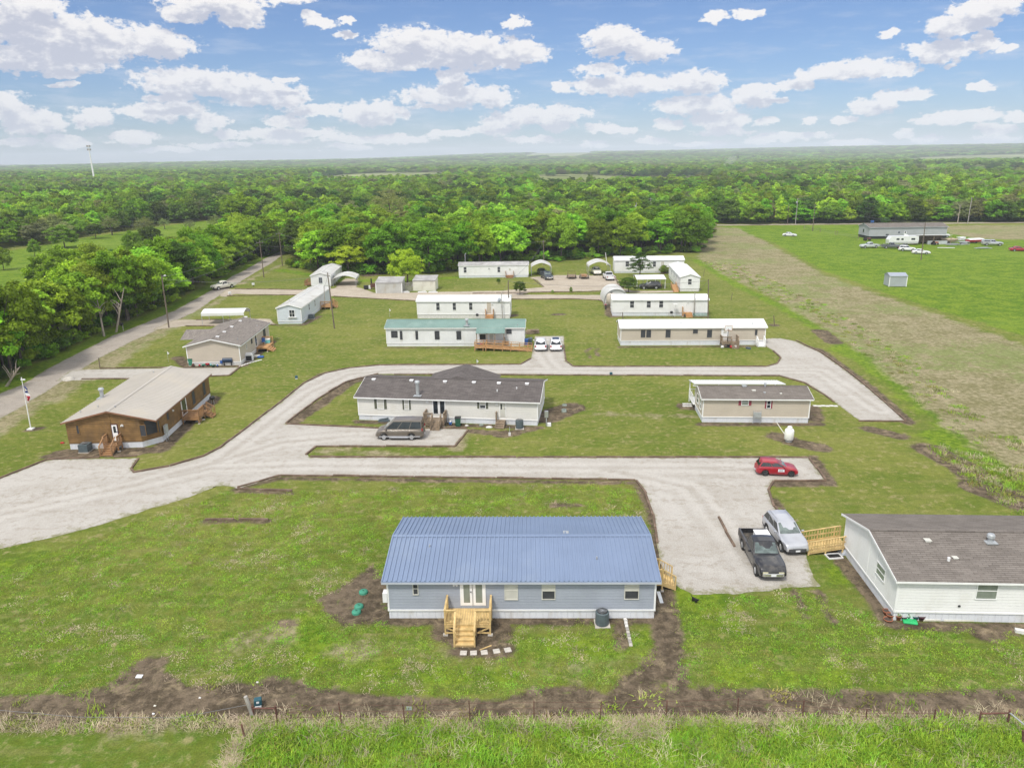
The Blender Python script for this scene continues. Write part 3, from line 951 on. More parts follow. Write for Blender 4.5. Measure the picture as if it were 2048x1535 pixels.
def sd_of(poly, amp, f, extra=None):
    def fn(Q):
        s = poly_sd(poly, Q)
        if extra is not None:
            s = np.maximum(s, extra(Q))
        return s + amp * fbm(Q[:, 0], Q[:, 1], f, 3) * 2
    return fn


def open_edge(Q):
    """wider ragged edge where no timbers hold the gravel back"""
    return poly_sd(P_MAIN, Q) + looseedge(Q) * 1.1 * fbm(Q[:, 0], Q[:, 1], 0.45, 5, 4) + 0.14 * fbm(Q[:, 0], Q[:, 1], 1.5, 3)


def looseedge(Q):
    free = np.clip(1 - np.abs(line_sd([(-300, 1160), (440, 970)], 0, Q)) / 3.0, 0, 1) + np.clip(1 - np.abs(line_sd([(1345, 1165), (1385, 1190), (1560, 1178), (1634, 1170)], 0, Q)) / 2.2, 0, 1)
    return np.minimum(free, 1)


sheet('gravel_drive', open_edge, -62, 49, 40, 119, 0.3, 0.014, gm_white, 'pale white gravel drive looping past the front homes', looseedge, RUTS)
sheet('gravel_lane', sd_of(P_LANE, 0.5, 0.5), -84, 50, 140, 200, 0.6, 0.014, gm_tan, 'tan gravel lane and parking lot before the back homes')
sheet('gravel_drive', sd_of(P_D15, 0.3, 0.6), -72, -34, 92, 102, 0.3, 0.014, gm_white, 'short gravel drive in front of the beige home')
sheet('gravel_drive', sd_of(P_D14, 0.3, 0.6), -72, -38, 122, 138, 0.35, 0.014, gm_tan, 'short tan gravel drive beside the open carport')
RL = [(-500, 1010), (0, 786), (41, 770), (102, 734), (164, 702), (226, 671), (287, 647), (349, 621), (420, 582), (463, 553), (488, 541), (530, 517), (565, 500)]
RRt = [(-500, 1110), (0, 838), (68, 799), (154, 744), (205, 713), (267, 682), (328, 653), (390, 624), (455, 580), (514, 543), (545, 525), (572, 505)]
road_poly = np.vstack([gpts(RL), [[-73.5, 330], [-68, 330]], gpts(RRt)[::-1]])
sheet('county_road', lambda Q: poly_sd(road_poly, Q, True) + 0.5 * fbm(Q[:, 0], Q[:, 1], 0.4, 8), -80, -48, 20, 330, 0.55, 0.012, gm_road, 'worn grey county road along the left side')
sheet('county_road', lambda Q: line_sd([(60, 318), (110, 317), (190, 312), (420, 305)], 2.2, Q, ground=True) + 0.6 * fbm(Q[:, 0], Q[:, 1], 0.4, 8), 55, 420, 298, 326, 1.0, 0.02, gm_tan, 'pale dirt road before the far tree line on the right')
# ------------------------------------------------------------------ homes
HOMES = 'mobile homes in the park'


class House:
    def __init__(s, name, label, A, B, Wd, he, sk, rise, axis, wall, roof, ribs, skirt='skirt_white', trim='trim_white', cat='mobile home', group=HOMES, oh=0.28, A3=None, L=None, ang=None, ridge=None, corner=True, rail=True, chamfer=None):
        a = A3 if A3 is not None else G(*A)
        if B is not None:
            d = G(*B) - a
            L = L or math.hypot(d.x, d.y)
            ang = math.atan2(d.y, d.x) if ang is None else ang
        s.L, s.W, s.he, s.sk, s.rise, s.axis, s.a = L, Wd, he, sk, rise, axis, a
        s.trim = M[trim]
        s.root = thing(name, label, cat, (a.x, a.y, 0), ang, group)
        s.inv = (Matrix.Translation((a.x, a.y, 0)) @ Matrix.Rotation(ang, 4, 'Z')).inverted()
        s.mw = s.inv.inverted()
        s.ang = ang
        rt = s.root
        hr = he + rise
        w = MB()
        if axis == 'x':
            yr = ridge if ridge else Wd / 2
            gp = [(0, sk), (Wd, sk), (Wd, he), (yr, hr), (0, he)]
            w.prism(gp, 0, L, 'x')
        else:
            yr = ridge if ridge else L / 2
            gp = [(0, sk), (L, sk), (L, he), (yr, hr), (0, he)]
            if chamfer:
                cx, cy = chamfer
                w.prism([(0, 0), (L - cx, 0), (L, cy), (L, Wd), (0, Wd)], sk, he, 'z')
                w.prism([(0, he + 0.001), (L, he + 0.001), (yr, hr)], 0, Wd, 'y')
            else:
                w.prism(gp, 0, Wd, 'y')
        w.build('wall', M[wall], rt)
        i = 0.035
        k = MB()
        cx, cy = chamfer or (0, 0)
        k.quad((i, i, 0), (L - i - cx, i, 0), (L - i - cx, i, sk), (i, i, sk), m=0)
        if chamfer:
            k.quad((L - i - cx, i, 0), (L - i, i + cy, 0), (L - i, i + cy, sk), (L - i - cx, i, sk), m=0)
        k.quad((L - i, Wd - i, 0), (i, Wd - i, 0), (i, Wd - i, sk), (L - i, Wd - i, sk), m=0)
        k.quad((L - i, i + cy, 0), (L - i, Wd - i, 0), (L - i, Wd - i, sk), (L - i, i + cy, sk), m=1)
        k.quad((i, Wd - i, 0), (i, i, 0), (i, i, sk), (i, Wd - i, sk), m=1)
        k.build('skirting', [M[skirt], M['skirt_side'] if skirt == 'skirt_white' else M[skirt]], rt)
        t = MB()
        if rail:
            e = 0.03
            t.box(-e, L + e, -e, 0.0 - 0.003, sk - 0.06, sk + 0.05)
            t.box(-e, L + e, Wd + 0.003, Wd + e, sk - 0.06, sk + 0.05)
            t.box(L + 0.003, L + e, 0, Wd, sk - 0.06, sk + 0.05)
            t.box(-e, -0.003, 0, Wd, sk - 0.06, sk + 0.05)
        if corner:
            c, e = 0.09, 0.022
            for x0, x1, y0, y1 in ((-e, c, -e, -0.002), (L - c, L + e, -e, -0.002), (L + 0.002, L + e, 0, c), (L + 0.002, L + e, Wd - c, Wd), (-e, -0.002, 0, c), (-e, -0.002, Wd - c, Wd)):
                t.box(x0, x1, y0, y1, sk + 0.052, he - 0.02)
        t.build('trim', s.trim, rt)
        # roof
        r = MB()
        th = 0.07
        S = Wd if axis == 'x' else L
        N = L if axis == 'x' else Wd

        def pt(u, n_, z):
            return (n_, u, z) if axis == 'x' else (u, n_, z)
        for u0, sg in ((0, -1), (S, 1)):
            run = abs(yr - u0)
            sl_ = rise / run
            ue, ze = u0 + sg * oh, he - oh * sl_
            zo = 0.025
            prof = [(ue, ze + zo), (yr, hr + zo), (yr, hr + zo + th), (ue, ze + zo + th)]
            if axis == 'x':
                r.prism(prof, -oh, L + oh, 'x')
            else:
                r.prism(prof, -oh, Wd + oh, 'y')
            nrm = Vector((0, -sl_ * -sg, 1)) if axis == 'x' else Vector((sl_ * sg, 0, 1))
            if ribs:
                sp, rw, rh = ribs
                n_ = int((N + 2 * oh) / sp)
                for q in range(n_ + 1):
                    x = -oh + 0.03 + q * (N + 2 * oh - 0.06) / n_
                    p0, p1 = pt(ue, x, ze + zo + th + rh * 0.4), pt(yr, x, hr + zo + th + rh * 0.4)
                    r.bar(p0, p1, rw, rh, up=nrm)
        if ribs:
            for sg in (-1, 1):
                run = yr if sg < 0 else S - yr
                sl_ = rise / run
                w_ = 0.20
                z1 = hr + 0.025 + th + 0.045
                a0, a1 = pt(yr, -oh, z1), pt(yr, N + oh, z1)
                b0, b1 = pt(yr + sg * w_, -oh, z1 - w_ * sl_), pt(yr + sg * w_, N + oh, z1 - w_ * sl_)
                r.quad(a0, a1, b1, b0)
        else:
            r.bar(pt(yr, -oh, hr + 0.025 + th + 0.012), pt(yr, N + oh, hr + 0.025 + th + 0.012), 0.26, 0.03)
        s.roof = r.build('roof', M[roof], rt)
        # fascia boards
        f = MB()
        for u0, sg in ((0, -1), (S, 1)):
            run = abs(yr - u0)
            sl_ = rise / run
            ue, ze = u0 + sg * (oh + 0.015), he - (oh + 0.015) * sl_
            f.bar(pt(ue, -oh - 0.02, ze - 0.03), pt(ue, N + oh + 0.02, ze - 0.03), 0.03, 0.13)
            for n_ in (-oh - 0.016, N + oh + 0.016):
                f.bar(pt(ue, n_, ze + 0.025), pt(yr, n_, hr + 0.025), 0.03, 0.14, up=(0, 0, 1))
        f.build('fascia', s.trim, rt)
        s.hr, s.yr = hr, yr

    def uz(s, wall, x, y):
        """photo point -> (along, height) on a wall plane"""
        o = s.inv @ CAM
        d = s.inv.to_3x3() @ ray(x, y)
        if wall in ('front', 'back'):
            pl = 0 if wall == 'front' else s.W
            t = (pl - o.y) / d.y
            p = o + d * t
            return p.x, p.z
        pl = 0 if wall == 'left' else s.L
        t = (pl - o.x) / d.x
        p = o + d * t
        return p.y, p.z

    def wb(s, mb, wall, u0, u1, z0, z1, o0, o1, m=0):
        u0, u1 = sorted((u0, u1))
        if wall == 'front':
            mb.box(u0, u1, -o1, -o0, z0, z1, m)
        elif wall == 'back':
            mb.box(u0, u1, s.W + o0, s.W + o1, z0, z1, m)
        elif wall == 'left':
            mb.box(-o1, -o0, u0, u1, z0, z1, m)
        else:
            mb.box(s.L + o0, s.L + o1, u0, u1, z0, z1, m)

    def win(s, wall, x0, y0, x1, y1, style='dark', shut=None, frame=None, bars=1, rect=None):
        if rect:
            u0, u1, z0, z1 = rect
        else:
            u0, zt = s.uz(wall, x0, y0)
            u1, zb = s.uz(wall, x1, y1)
            u0, u1 = sorted((u0, u1))
            z0, z1 = sorted((zt, zb))
        fm = M[frame] if frame else s.trim
        fw = 0.055
        f = MB()
        s.wb(f, wall, u0 - fw, u1 + fw, z1, z1 + fw, 0.002, 0.05)
        s.wb(f, wall, u0 - fw, u1 + fw, z0 - fw, z0, 0.002, 0.06)
        s.wb(f, wall, u0 - fw, u0, z0, z1, 0.002, 0.048)
        s.wb(f, wall, u1, u1 + fw, z0, z1, 0.002, 0.048)
        zm = (z0 + z1) / 2
        if bars:
            s.wb(f, wall, u0, u1, zm - 0.022, zm + 0.022, 0.02, 0.042)
        if bars == 2:
            s.wb(f, wall, (u0 + u1) / 2 - 0.022, (u0 + u1) / 2 + 0.022, z0, z1, 0.02, 0.043)
        fo = f.build('window', fm, s.root)
        if style == 'half':
            g = MB()
            s.wb(g, wall, u0, u1, zm, z1, 0.004, 0.018)
            g.build('pane', M['blind'], fo)
            g = MB()
            s.wb(g, wall, u0, u1, z0, zm, 0.004, 0.02)
            g.build('pane', M['screen'], fo)
        else:
            g = MB()
            s.wb(g, wall, u0, u1, z0, z1, 0.004, 0.018)
            g.build('pane', M[{'dark': 'pane', 'blind': 'blind', 'screen': 'screen', 'green': 'blindgreen'}[style]], fo)
        if shut:
            sw = min(0.36, (u1 - u0) * 0.42)
            for q0 in (u0 - fw - 0.02 - sw, u1 + fw + 0.02):
                g = MB()
                s.wb(g, wall, q0, q0 + sw, z0 - 0.03, z1 + 0.03, 0.002, 0.045)
                g.build('shutter', M[shut], s.root)
        return fo

    def door(s, wall, x0, y0, x1, y1, col='trim_white', lite=None, rect=None, handle=True, frame=None):
        if rect:
            u0, u1, z0, z1 = rect
        else:
            u0, zt = s.uz(wall, x0, y0)
            u1, zb = s.uz(wall, x1, y1)
            u0, u1 = sorted((u0, u1))
            z0, z1 = sorted((zt, zb))
        d = MB()
        s.wb(d, wall, u0, u1, z0, z1, 0.004, 0.03)
        do = d.build('door', M[col], s.root)
        f = MB()
        for q in ((u0 - 0.07, u0, z0, z1 + 0.07), (u1, u1 + 0.07, z0, z1 + 0.07)):
            s.wb(f, wall, *q, 0.003, 0.05)
        s.wb(f, wall, u0, u1, z1, z1 + 0.07, 0.003, 0.05)
        f.build('frame', M[frame] if frame else s.trim, do)
        if lite:
            a0, a1, c0, c1, mt = lite
            g = MB()
            s.wb(g, wall, u0 + (u1 - u0) * a0, u0 + (u1 - u0) * a1, z0 + (z1 - z0) * c0, z0 + (z1 - z0) * c1, 0.031, 0.037)
            g.build('pane', M[mt], do)
        if handle:
            g = MB()
            uh = u0 + (u1 - u0) * 0.9
            s.wb(g, wall, uh - 0.03, uh + 0.03, z0 + 0.95, z0 + 1.02, 0.031, 0.09)
            g.build('handle', M['rimdark'], do)
        return do

    def on_roof(s, x, y):
        """local point on the roof skin under a photo point"""
        o = s.inv @ CAM
        d = s.inv.to_3x3() @ ray(x, y)
        best = None
        S = s.W if s.axis == 'x' else s.L
        for k in range(4000):
            pass
            break
        lo = None
        t0 = (s.hr + 0.2 - o.z) / d.z
        t1 = (s.he - 0.2 - o.z) / d.z
        for k in range(300):
            t = t0 + (t1 - t0) * k / 299
            p = o + d * t
            u = p.y if s.axis == 'x' else p.x
            zr = s.he + s.rise * (u / s.yr if u < s.yr else (S - u) / (S - s.yr)) + 0.095
            if p.z <= zr:
                return Vector((p.x, p.y, zr))
        return o + d * t1

    def vent(s, x, y, w=0.28, h=0.14, mt='trim_white'):
        p = s.on_roof(x, y)
        v = MB()
        v.box(p.x - w / 2, p.x + w / 2, p.y - w / 2, p.y + w / 2, p.z - 0.05, p.z + h * 0.6)
        v.box(p.x - w * 0.62, p.x + w * 0.62, p.y - w * 0.6, p.y + w * 0.6, p.z + h * 0.6, p.z + h)
        return v.build('roof_vent', M[mt], s.roof, bevel=0.02)

    def pipe(s, x, y, r=0.05, h=0.3, mt='galv', name='vent_pipe', cap=False, flash=False):
        p = s.on_roof(x, y)
        v = MB()
        v.tube([p - Vector((0, 0, 0.1)), p + Vector((0, 0, h))], r, 10)
        if flash:
            v.box(p.x - r * 2.2, p.x + r * 2.2, p.y - r * 2.2, p.y + r * 2.2, p.z - 0.04, p.z + 0.03)
        if cap:
            v.lathe([(r * 1.5, h - 0.12), (r * 1.5, h + 0.06), (r * 1.15, h + 0.14), (0.0, h + 0.15)], 12, p)
        return v.build(name, M[mt], s.roof)

    def box(s, name, wall, x0, y0, x1, y1, mt, out=0.15, label=None):
        u0, zt = s.uz(wall, x0, y0)
        u1, zb = s.uz(wall, x1, y1)
        g = MB()
        s.wb(g, wall, u0, u1, max(0.0, min(zt, zb)), max(zt, zb), 0.003, out)
        return g.build(name, M[mt], s.root, bevel=0.015, label=label)

    def light(s, wall, x, y):
        u, z = s.uz(wall, x, y)
        g = MB()
        s.wb(g, wall, u - 0.05, u + 0.05, z - 0.12, z + 0.05, 0.003, 0.1)
        s.wb(g, wall, u - 0.14, u - 0.05, z - 0.16, z - 0.02, 0.06, 0.16)
        s.wb(g, wall, u + 0.05, u + 0.14, z - 0.16, z - 0.02, 0.06, 0.16)
        return g.build('porch_light', M['white_plastic'], s.root)

    def world(s, x, y, z=0):
        return s.mw @ Vector((x, y, z))


def off(sc, ox, oy):
    return lambda x0, y0, x1, y1: (ox + x0 / sc, oy + y0 / sc, ox + x1 / sc, oy + y1 / sc)


RIB = (0.3, 0.055, 0.04)

# 1 -- blue roofed home
h1 = House('mobile_home', 'blue-grey mobile home with bright blue metal roof and new wooden front deck', (778, 1236), (1309, 1236), 8.2, 2.78, 0.62, 0.80, 'x', 'siding_bluegrey', 'roof_blue', (0.3, 0.075, 0.075), trim='trim_white', oh=0.26)
for o_ in h1.root.children:
    if o_.name.startswith('fascia'):
        o_.data.materials[0] = M['trim_grey']
c1 = off(2.924, 700, 1000)
h1.win('front', *c1(369, 482, 397, 547), style='screen', frame='blind')
h1.win('front', *c1(907, 478, 978, 576), style='blind', frame='blind')
h1.win('front', *c1(1126, 480, 1196, 574), style='half', frame='blind')
h1.win('front', *c1(1611, 480, 1684, 573), style='half', frame='blind')
h1.door('front', *c1(648, 474, 716, 612), lite=(0.22, 0.80, 0.12, 0.92, 'blindgreen'), handle=True)
h1.door('front', *c1(718, 474, 789, 612), lite=(0.22, 0.80, 0.12, 0.92, 'blindgreen'), handle=False)
h1.light('front', 700 + 616 / 2.924, 1000 + 482 / 2.924)
h1.pipe(700 + 466 / 2.924, 1000 + 275 / 2.924, 0.05, 0.2)
h1.pipe(700 + 1443 / 2.924, 1000 + 345 / 2.924, 0.05, 0.2)
h1.vent(700 + 1263 / 2.924, 1000 + 188 / 2.924, 0.3, 0.05, 'galv')
h1.box('meter_box', 'right', 1313, 1182, 1320, 1205, 'galv', 0.22)
v = MB()
v.tube([(h1.L + 0.1, 0.9, 0), (h1.L + 0.1, 0.9, 2.0)], 0.04)
v.tube([(h1.L + 0.1, 1.25, 0), (h1.L + 0.1, 1.25, 1.7)], 0.03)
v.box(h1.L + 0.02, h1.L + 0.25, 1.1, 1.5, 1.1, 1.7)
v.build('conduit', M['galv'], h1.root)
h1.box('wall_box', 'left', 774, 1186, 778, 1196, 'white_plastic', 0.3)
h1.win('right', 0, 0, 0, 0, rect=(5.3, 6.1, 1.3, 2.3), style='dark')
h1.door('right', 0, 0, 0, 0, rect=(3.4, 4.3, 0.65, 2.6))

# 2 -- white home running out of the frame
h2 = House('mobile_home', 'long white mobile home with brown shingle roof and flower pots at its corner', (1785, 1240), None, 8.5, 2.95, 0.66, 1.02, 'x', 'siding_white', 'shingle_tan', None, oh=0.25, L=18.5, ang=math.radians(-3.2))
c2 = off(3.159, 1400, 880)
h2.win('front', *c2(1760, 898, 1866, 1000), style='green', frame='trim_white')
h2.win('left', *c2(1124, 765, 1163, 895), style='green')
h2.win('front', 0, 0, 0, 0, rect=(10.2, 11.2, 1.5, 2.5), style='green')
h2.win('front', 0, 0, 0, 0, rect=(15.2, 16.2, 1.5, 2.5), style='green')
h2.pipe(1400 + 1832 / 3.159, 880 + 640 / 3.159, 0.16, 0.42, 'galv', 'turbine_vent', True, True)
h2.vent(1400 + 1437 / 3.159, 880 + 635 / 3.159, 0.34, 0.1, 'blind')
h2.pipe(1400 + 1570 / 3.159, 880 + 760 / 3.159, 0.09, 0.22, 'white_plastic')
h2.vent(1400 + 1612 / 3.159, 880 + 742 / 3.159, 0.28, 0.05, 'blind')
v = MB()
for yy in (3.0, 4.3):
    h2.wb(v, 'left', yy - 0.05, yy + 0.05, 0.7, 2.95 + 0.65 * min(yy, 8.5 - yy) / 4.25, 0.002, 0.02)
v.build('trim_strip', M['trim_white'], h2.root)
h2.box('hose_bib', 'front', 1916, 1209, 1920, 1212, 'black', 0.08)

# 3 -- off-white home with green shutters
h3 = House('mobile_home', 'off-white mobile home with dark green shutters, grey shingles and tall stove pipe', (718, 839), (1075.6, 851), 8.2, 2.80, 0.62, 0.98, 'x', 'siding_offwhite', 'shingle_grey', None, oh=0.3)
c3 = off(3.2, 560, 700)
h3.win('front', *c3(622, 308, 664, 373), style='blind', shut='shutter_green')
h3.win('front', *c3(797, 315, 824, 378), style='blind', shut='shutter_green')
h3.win('front', *c3(1280, 330, 1314, 371), style='half', shut='shutter_green')
h3.door('front', *c3(978, 322, 1014, 408), col='trim_white', lite=(0.06, 0.94, 0.03, 0.97, 'pane'), handle=False)
h3.door('front', *c3(1021, 322, 1057, 410), col='trim_white', lite=(0.06, 0.94, 0.03, 0.97, 'pane'))
h3.door('front', *c3(1408, 338, 1444, 427), col='blind', lite=(0.1, 0.36, 0.55, 0.95, 'pane'))
for x_, y_ in ((600, 189), (842, 196), (1056, 203), (1241, 208), (1401, 213), (1581, 217)):
    h3.vent(560 + x_ / 3.2, 700 + y_ / 3.2, 0.36, 0.13)
h3.pipe(560 + 1390 / 3.2, 700 + 265 / 3.2, 0.06, 0.25, 'white_plastic')
h3.pipe(560 + 1515 / 3.2, 700 + 247 / 3.2, 0.06, 0.2, 'white_plastic')
h3.pipe(560 + 882 / 3.2, 700 + 289 / 3.2, 0.19, 1.55, 'galv', 'chimney', True, True)
for x_ in (943, 1081, 1389):
    h3.light('front', 560 + x_ / 3.2, 700 + (325 if x_ < 1100 else 340) / 3.2)
h3.win('right', 0, 0, 0, 0, rect=(2.6, 3.6, 1.4, 2.4), style='dark')
# cross gable over the back porch
g = MB()
pk = h3.inv @ atY(919, 741, 83.0)
g.prism([(pk.x - 4.2, 2.85), (pk.x + 4.2, 2.85), (pk.x, 4.15)], 4.3, 9.6, 'y')
g.build('porch_gable', M['shingle_grey'], h3.root)

# 4 -- tan home with red shutters
h4 = House('mobile_home', 'tan mobile home with dark red shutters and white metal porch roof behind', (1403.6, 844), (1616.5, 845.6), 4.55, 2.80, 0.62, 0.62, 'x', 'siding_tan', 'shingle_tan', None, oh=0.25)
c4 = off(2.926, 1150, 620)
h4.win('front', *c4(978, 524, 1012, 555), style='green', shut='shutter_red')
h4.win('front', *c4(1126, 531, 1141, 572), style='dark', shut='shutter_red')
h4.win('left', 0, 0, 0, 0, rect=(0.8, 1.5, 1.2, 2.3), style='green')
h4.win('left', 0, 0, 0, 0, rect=(2.4, 3.4, 1.3, 2.3), style='dark')
h4.pipe(1150 + 1112 / 2.926, 620 + 447 / 2.926, 0.09, 0.3, 'galv', 'vent_pipe', True)
h4.vent(1150 + 1046 / 2.926, 620 + 471 / 2.926, 0.34, 0.08, 'blind')
h4.vent(1150 + 1110 / 2.926, 620 + 483 / 2.926, 0.2, 0.08, 'galv')
h4.vent(1150 + 1205 / 2.926, 620 + 489 / 2.926, 0.2, 0.08, 'blind')
h4.vent(1150 + 990 / 2.926, 620 + 446 / 2.926, 0.4, 0.12, 'galv')
v = MB()
u0, _z = h4.uz('front', 1150 + 1043 / 2.926, 820)
u1, _z = h4.uz('front', 1150 + 1085 / 2.926, 820)
for u in (u0, u1):
    v.tube([(u, -0.28, 0), (u, -0.28, 1.5)], 0.035)
v.box(u0 + 0.02, u1 + 0.05, -0.36, -0.22, 0.75, 1.3)
v.box(u0 - 0.1, u1 + 0.1, -0.33, -0.29, 0.55, 0.62)
v.build('meter_rack', M['galv'], h4.root)
pr = MB()
pz0, pz1 = 3.02, 2.55
pr.prism([(4.0, pz0 + 0.12), (7.5, pz1), (7.5, pz1 + 0.07), (4.0, pz0 + 0.19)], -0.3, 9.9, 'x')
for q in range(35):
    x = -0.28 + q * 10.15 / 34
    pr.bar((x, 4.0, pz0 + 0.2), (x, 7.5, pz1 + 0.08), 0.045, 0.04)
po = pr.build('porch_roof', M['roof_white'], h4.root)
for x in (-0.15, 3.2, 6.5, 9.75):
    pp = MB()
    pp.box(x - 0.05, x + 0.05, 7.3, 7.4, 0, 2.55)
    pp.build('porch_post', M['trim_white'], h4.root)
fl = MB()
fl.box(-0.2, 9.8, 4.6, 7.4, 0.5, 0.6)
for x in np.linspace(-0.2, 9.8, 30):
    fl.box(x - 0.02, x + 0.02, 7.36, 7.4, 0.6, 1.5)
fl.box(-0.2, 9.8, 7.35, 7.41, 1.5, 1.56)
for y in np.linspace(4.9, 7.2, 8):
    fl.box(-0.2, -0.16, y - 0.02, y + 0.02, 0.6, 1.5)
fl.box(-0.21, -0.15, 4.8, 7.4, 1.5, 1.56)
fl.build('porch_floor', M['trim_white'], h4.root)

# 5 -- tan single with white roof
h5 = House('mobile_home', 'long tan mobile home with flat white metal roof and brown side deck', (1240.6, 690.7), (1529, 689.5), 4.6, 2.83, 0.75, 0.68, 'x', 'siding_tan', 'roof_white', RIB, oh=0.2)
for q in ((386, 115, 411, 160), (418, 115, 444, 160), (531, 114, 558, 160), (691, 113, 718, 137), (774, 115, 800, 160), (1054, 113, 1066, 147)):
    h5.win('front', *c4(*q), style='screen', frame='siding_tan', bars=0)
h5.door('front', *c4(860, 108, 895, 170), lite=(0.25, 0.75, 0.55, 0.9, 'blind'))
h5.pipe(1150 + 1040 / 2.926, 620 + 83 / 2.926, 0.06, 0.3)
h5.pipe(1150 + 620 / 2.926, 620 + 80 / 2.926, 0.06, 0.3)

# 6 -- green roof
h6 = House('mobile_home', 'long white mobile home with green metal roof and covered entry with ramp', (773.8, 692.6), (1048.6, 692), 4.7, 3.0, 0.55, 0.72, 'x', 'siding_metal', 'roof_green', RIB, 'siding_metal', oh=0.2)
c6 = off(4.876, 740, 570)
for q in ((208, 450, 267, 507), (293, 450, 315, 526), (445, 449, 467, 526), (633, 450, 676, 525), (845, 450, 887, 525), (1333, 432, 1378, 470)):
    h6.win('front', *c6(*q), style='screen', frame='screen', bars=0)
h6.win('front', *c6(1068, 478, 1130, 530), style='dark', bars=0)
h6.door('front', *c6(1165, 470, 1205, 555), col='blind')
h6.pipe(740 + 945 / 4.876, 570 + 395 / 4.876, 0.2, 0.95, 'galv', 'chimney', True, True)
h6.pipe(740 + 1440 / 4.876, 570 + 395 / 4.876, 0.06, 0.25)
ua, za = h6.uz('front', 740 + 1040 / 4.876, 655)
ub, zb_ = h6.uz('front', 740 + 1318 / 4.876, 655)
pr = MB()
pr.prism([(-1.9, 2.45), (0.12, 2.98), (0.12, 3.05), (-1.9, 2.52)], ua, ub, 'x')
for q in range(20):
    x = ua + 0.03 + q * (ub - ua - 0.06) / 19
    pr.bar((x, -1.9, 2.53), (x, 0.1, 3.06), 0.045, 0.04)
pr.build('porch_roof', M['roof_green'], h6.root)
for x in (ua + 0.12, ua + 1.7, (ua + ub) / 2 + 0.7, ub - 0.12):
    pp = MB()
    pp.box(x - 0.06, x + 0.06, -1.8, -1.68, 0, 2.5)
    pp.build('porch_post', M['wood_old'], h6.root)
h6.win('right', 0, 0, 0, 0, rect=(1.3, 2.0, 1.3, 2.3), style='screen', bars=0)

# 7, 8 -- white singles
h7 = House('mobile_home', 'short white mobile home with white roof directly behind the green-roofed home', (835, 636.6), (1020, 636.6), 4.7, 3.2, 0.78, 0.62, 'x', 'siding_white', 'roof_white', RIB, oh=0.15, skirt='block')
for q in ((645, 173, 680, 243), (806, 173, 839, 242), (966, 172, 999, 240)):
    h7.win('front', *c6(*q), style='screen')
h7.door('front', *c6(1138, 168, 1182, 275), col='siding_tan')
h7.light('front', 740 + 1192 / 4.876, 570 + 180 / 4.876)
h8 = House('mobile_home', 'white mobile home with white roof beside the arched white shelter', (1224.5, 631.5), (1414.6, 631.5), 4.9, 3.0, 0.72, 0.52, 'x', 'siding_white', 'roof_white', RIB, oh=0.18)
c8 = off(4.655, 1000, 480)
for q in ((1212, 567, 1246, 628), (1368, 566, 1401, 627), (1484, 564, 1517, 626)):
    h8.win('front', *c8(*q), style='screen')
h8.door('front', *c8(1706, 572, 1738, 655), col='siding_white')
h8.light('front', 1000 + 1750 / 4.655, 480 + 575 / 4.655)
h8.win('left', 0, 0, 0, 0, rect=(1.2, 2.0, 1.3, 2.3), style='dark')

# 10 -- angled white single at the right end of the lane
h10 = House('mobile_home', 'white mobile home standing end-on at the right end of the lane', (1360, 582.7), (1397.4, 582), 19.5, 3.1, 0.72, 0.62, 'y', 'siding_white', 'roof_white', RIB, oh=0.16, ang=math.radians(-4.5), skirt='block')
h10.win('front', *c8(1752, 362, 1782, 412), style='screen')
h10.door('left', 0, 0, 0, 0, rect=(5.4, 6.4, 0.8, 2.75), col='siding_white', lite=(0.3, 0.7, 0.55, 0.9, 'pane'))
h10.win('left', 0, 0, 0, 0, rect=(9.5, 10.3, 1.5, 2.4), style='screen')
h10.win('left', 0, 0, 0, 0, rect=(14, 14.8, 1.5, 2.4), style='screen')

# 11 -- long white home at the back right
h11 = House('mobile_home', 'long white mobile home at the back behind the feathery dark tree', (1228.8, 546), (1367, 545.2), 4.8, 3.2, 0.5, 0.62, 'x', 'siding_white', 'roof_white', RIB, oh=0.15)
h11.win('front', *c8(1425, 200, 1450, 248), style='screen')
h11.win('front', *c8(1170, 200, 1200, 245), style='screen')
h11.win('front', *c8(1280, 200, 1310, 245), style='screen')
h11.door('front', *c8(1502, 200, 1524, 262), col='siding_tan', lite=(0.2, 0.8, 0.5, 0.92, 'blind'))

# 12 -- white home with grey roof
h12 = House('mobile_home', 'white mobile home with weathered grey roof at the back beside two carports', (918, 555.6), (1057, 554), 4.6, 3.0, 0.6, 0.48, 'x', 'siding_white', 'roof_oldgrey', None, oh=0.12)
c12 = off(5.12, 600, 480)
h12.win('front', *c12(1676, 278, 1705, 332), style='screen')
h12.win('front', *c12(2022, 275, 2050, 328), style='screen')
h12.door('front', *c8(75, 255, 107, 315), col='siding_white', lite=(0.25, 0.75, 0.5, 0.9, 'blind'))
h12.box('wall_box', 'front', 600 + 1928 / 5.12, 480 + 286 / 5.12, 600 + 1942 / 5.12, 480 + 296 / 5.12, 'galv', 0.12)
v = MB()
q0 = h12.inv @ atY(600 + 1690 / 5.12, 480 + 232 / 5.12, h12.a.y + 3)
v.tube([(q0.x, 3.6, 3.2), (q0.x, 3.6, 5.3)], 0.07)
v.tube([(q0.x, 3.6, 5.3), (q0.x + 0.3, 3.6, 5.6)], 0.07)
v.build('service_mast', M['galv'], h12.root)

# 13 -- back left
h13 = House('mobile_home', 'small old white mobile home end-on at the back left beside a curved carport', (623, 573.7), (662, 573), 15.8, 2.6, 0.4, 0.58, 'y', 'siding_metal', 'roof_oldwhite', RIB, 'siding_metal', oh=0.15, ang=math.radians(3.0))
h13.win('front', *c12(192, 385, 228, 438), style='screen', bars=2, frame='trim_grey')
h13.win('right', 0, 0, 0, 0, rect=(3, 3.8, 1.2, 2.1), style='screen')
h13.door('right', 0, 0, 0, 0, rect=(6.5, 7.4, 0.5, 2.4))

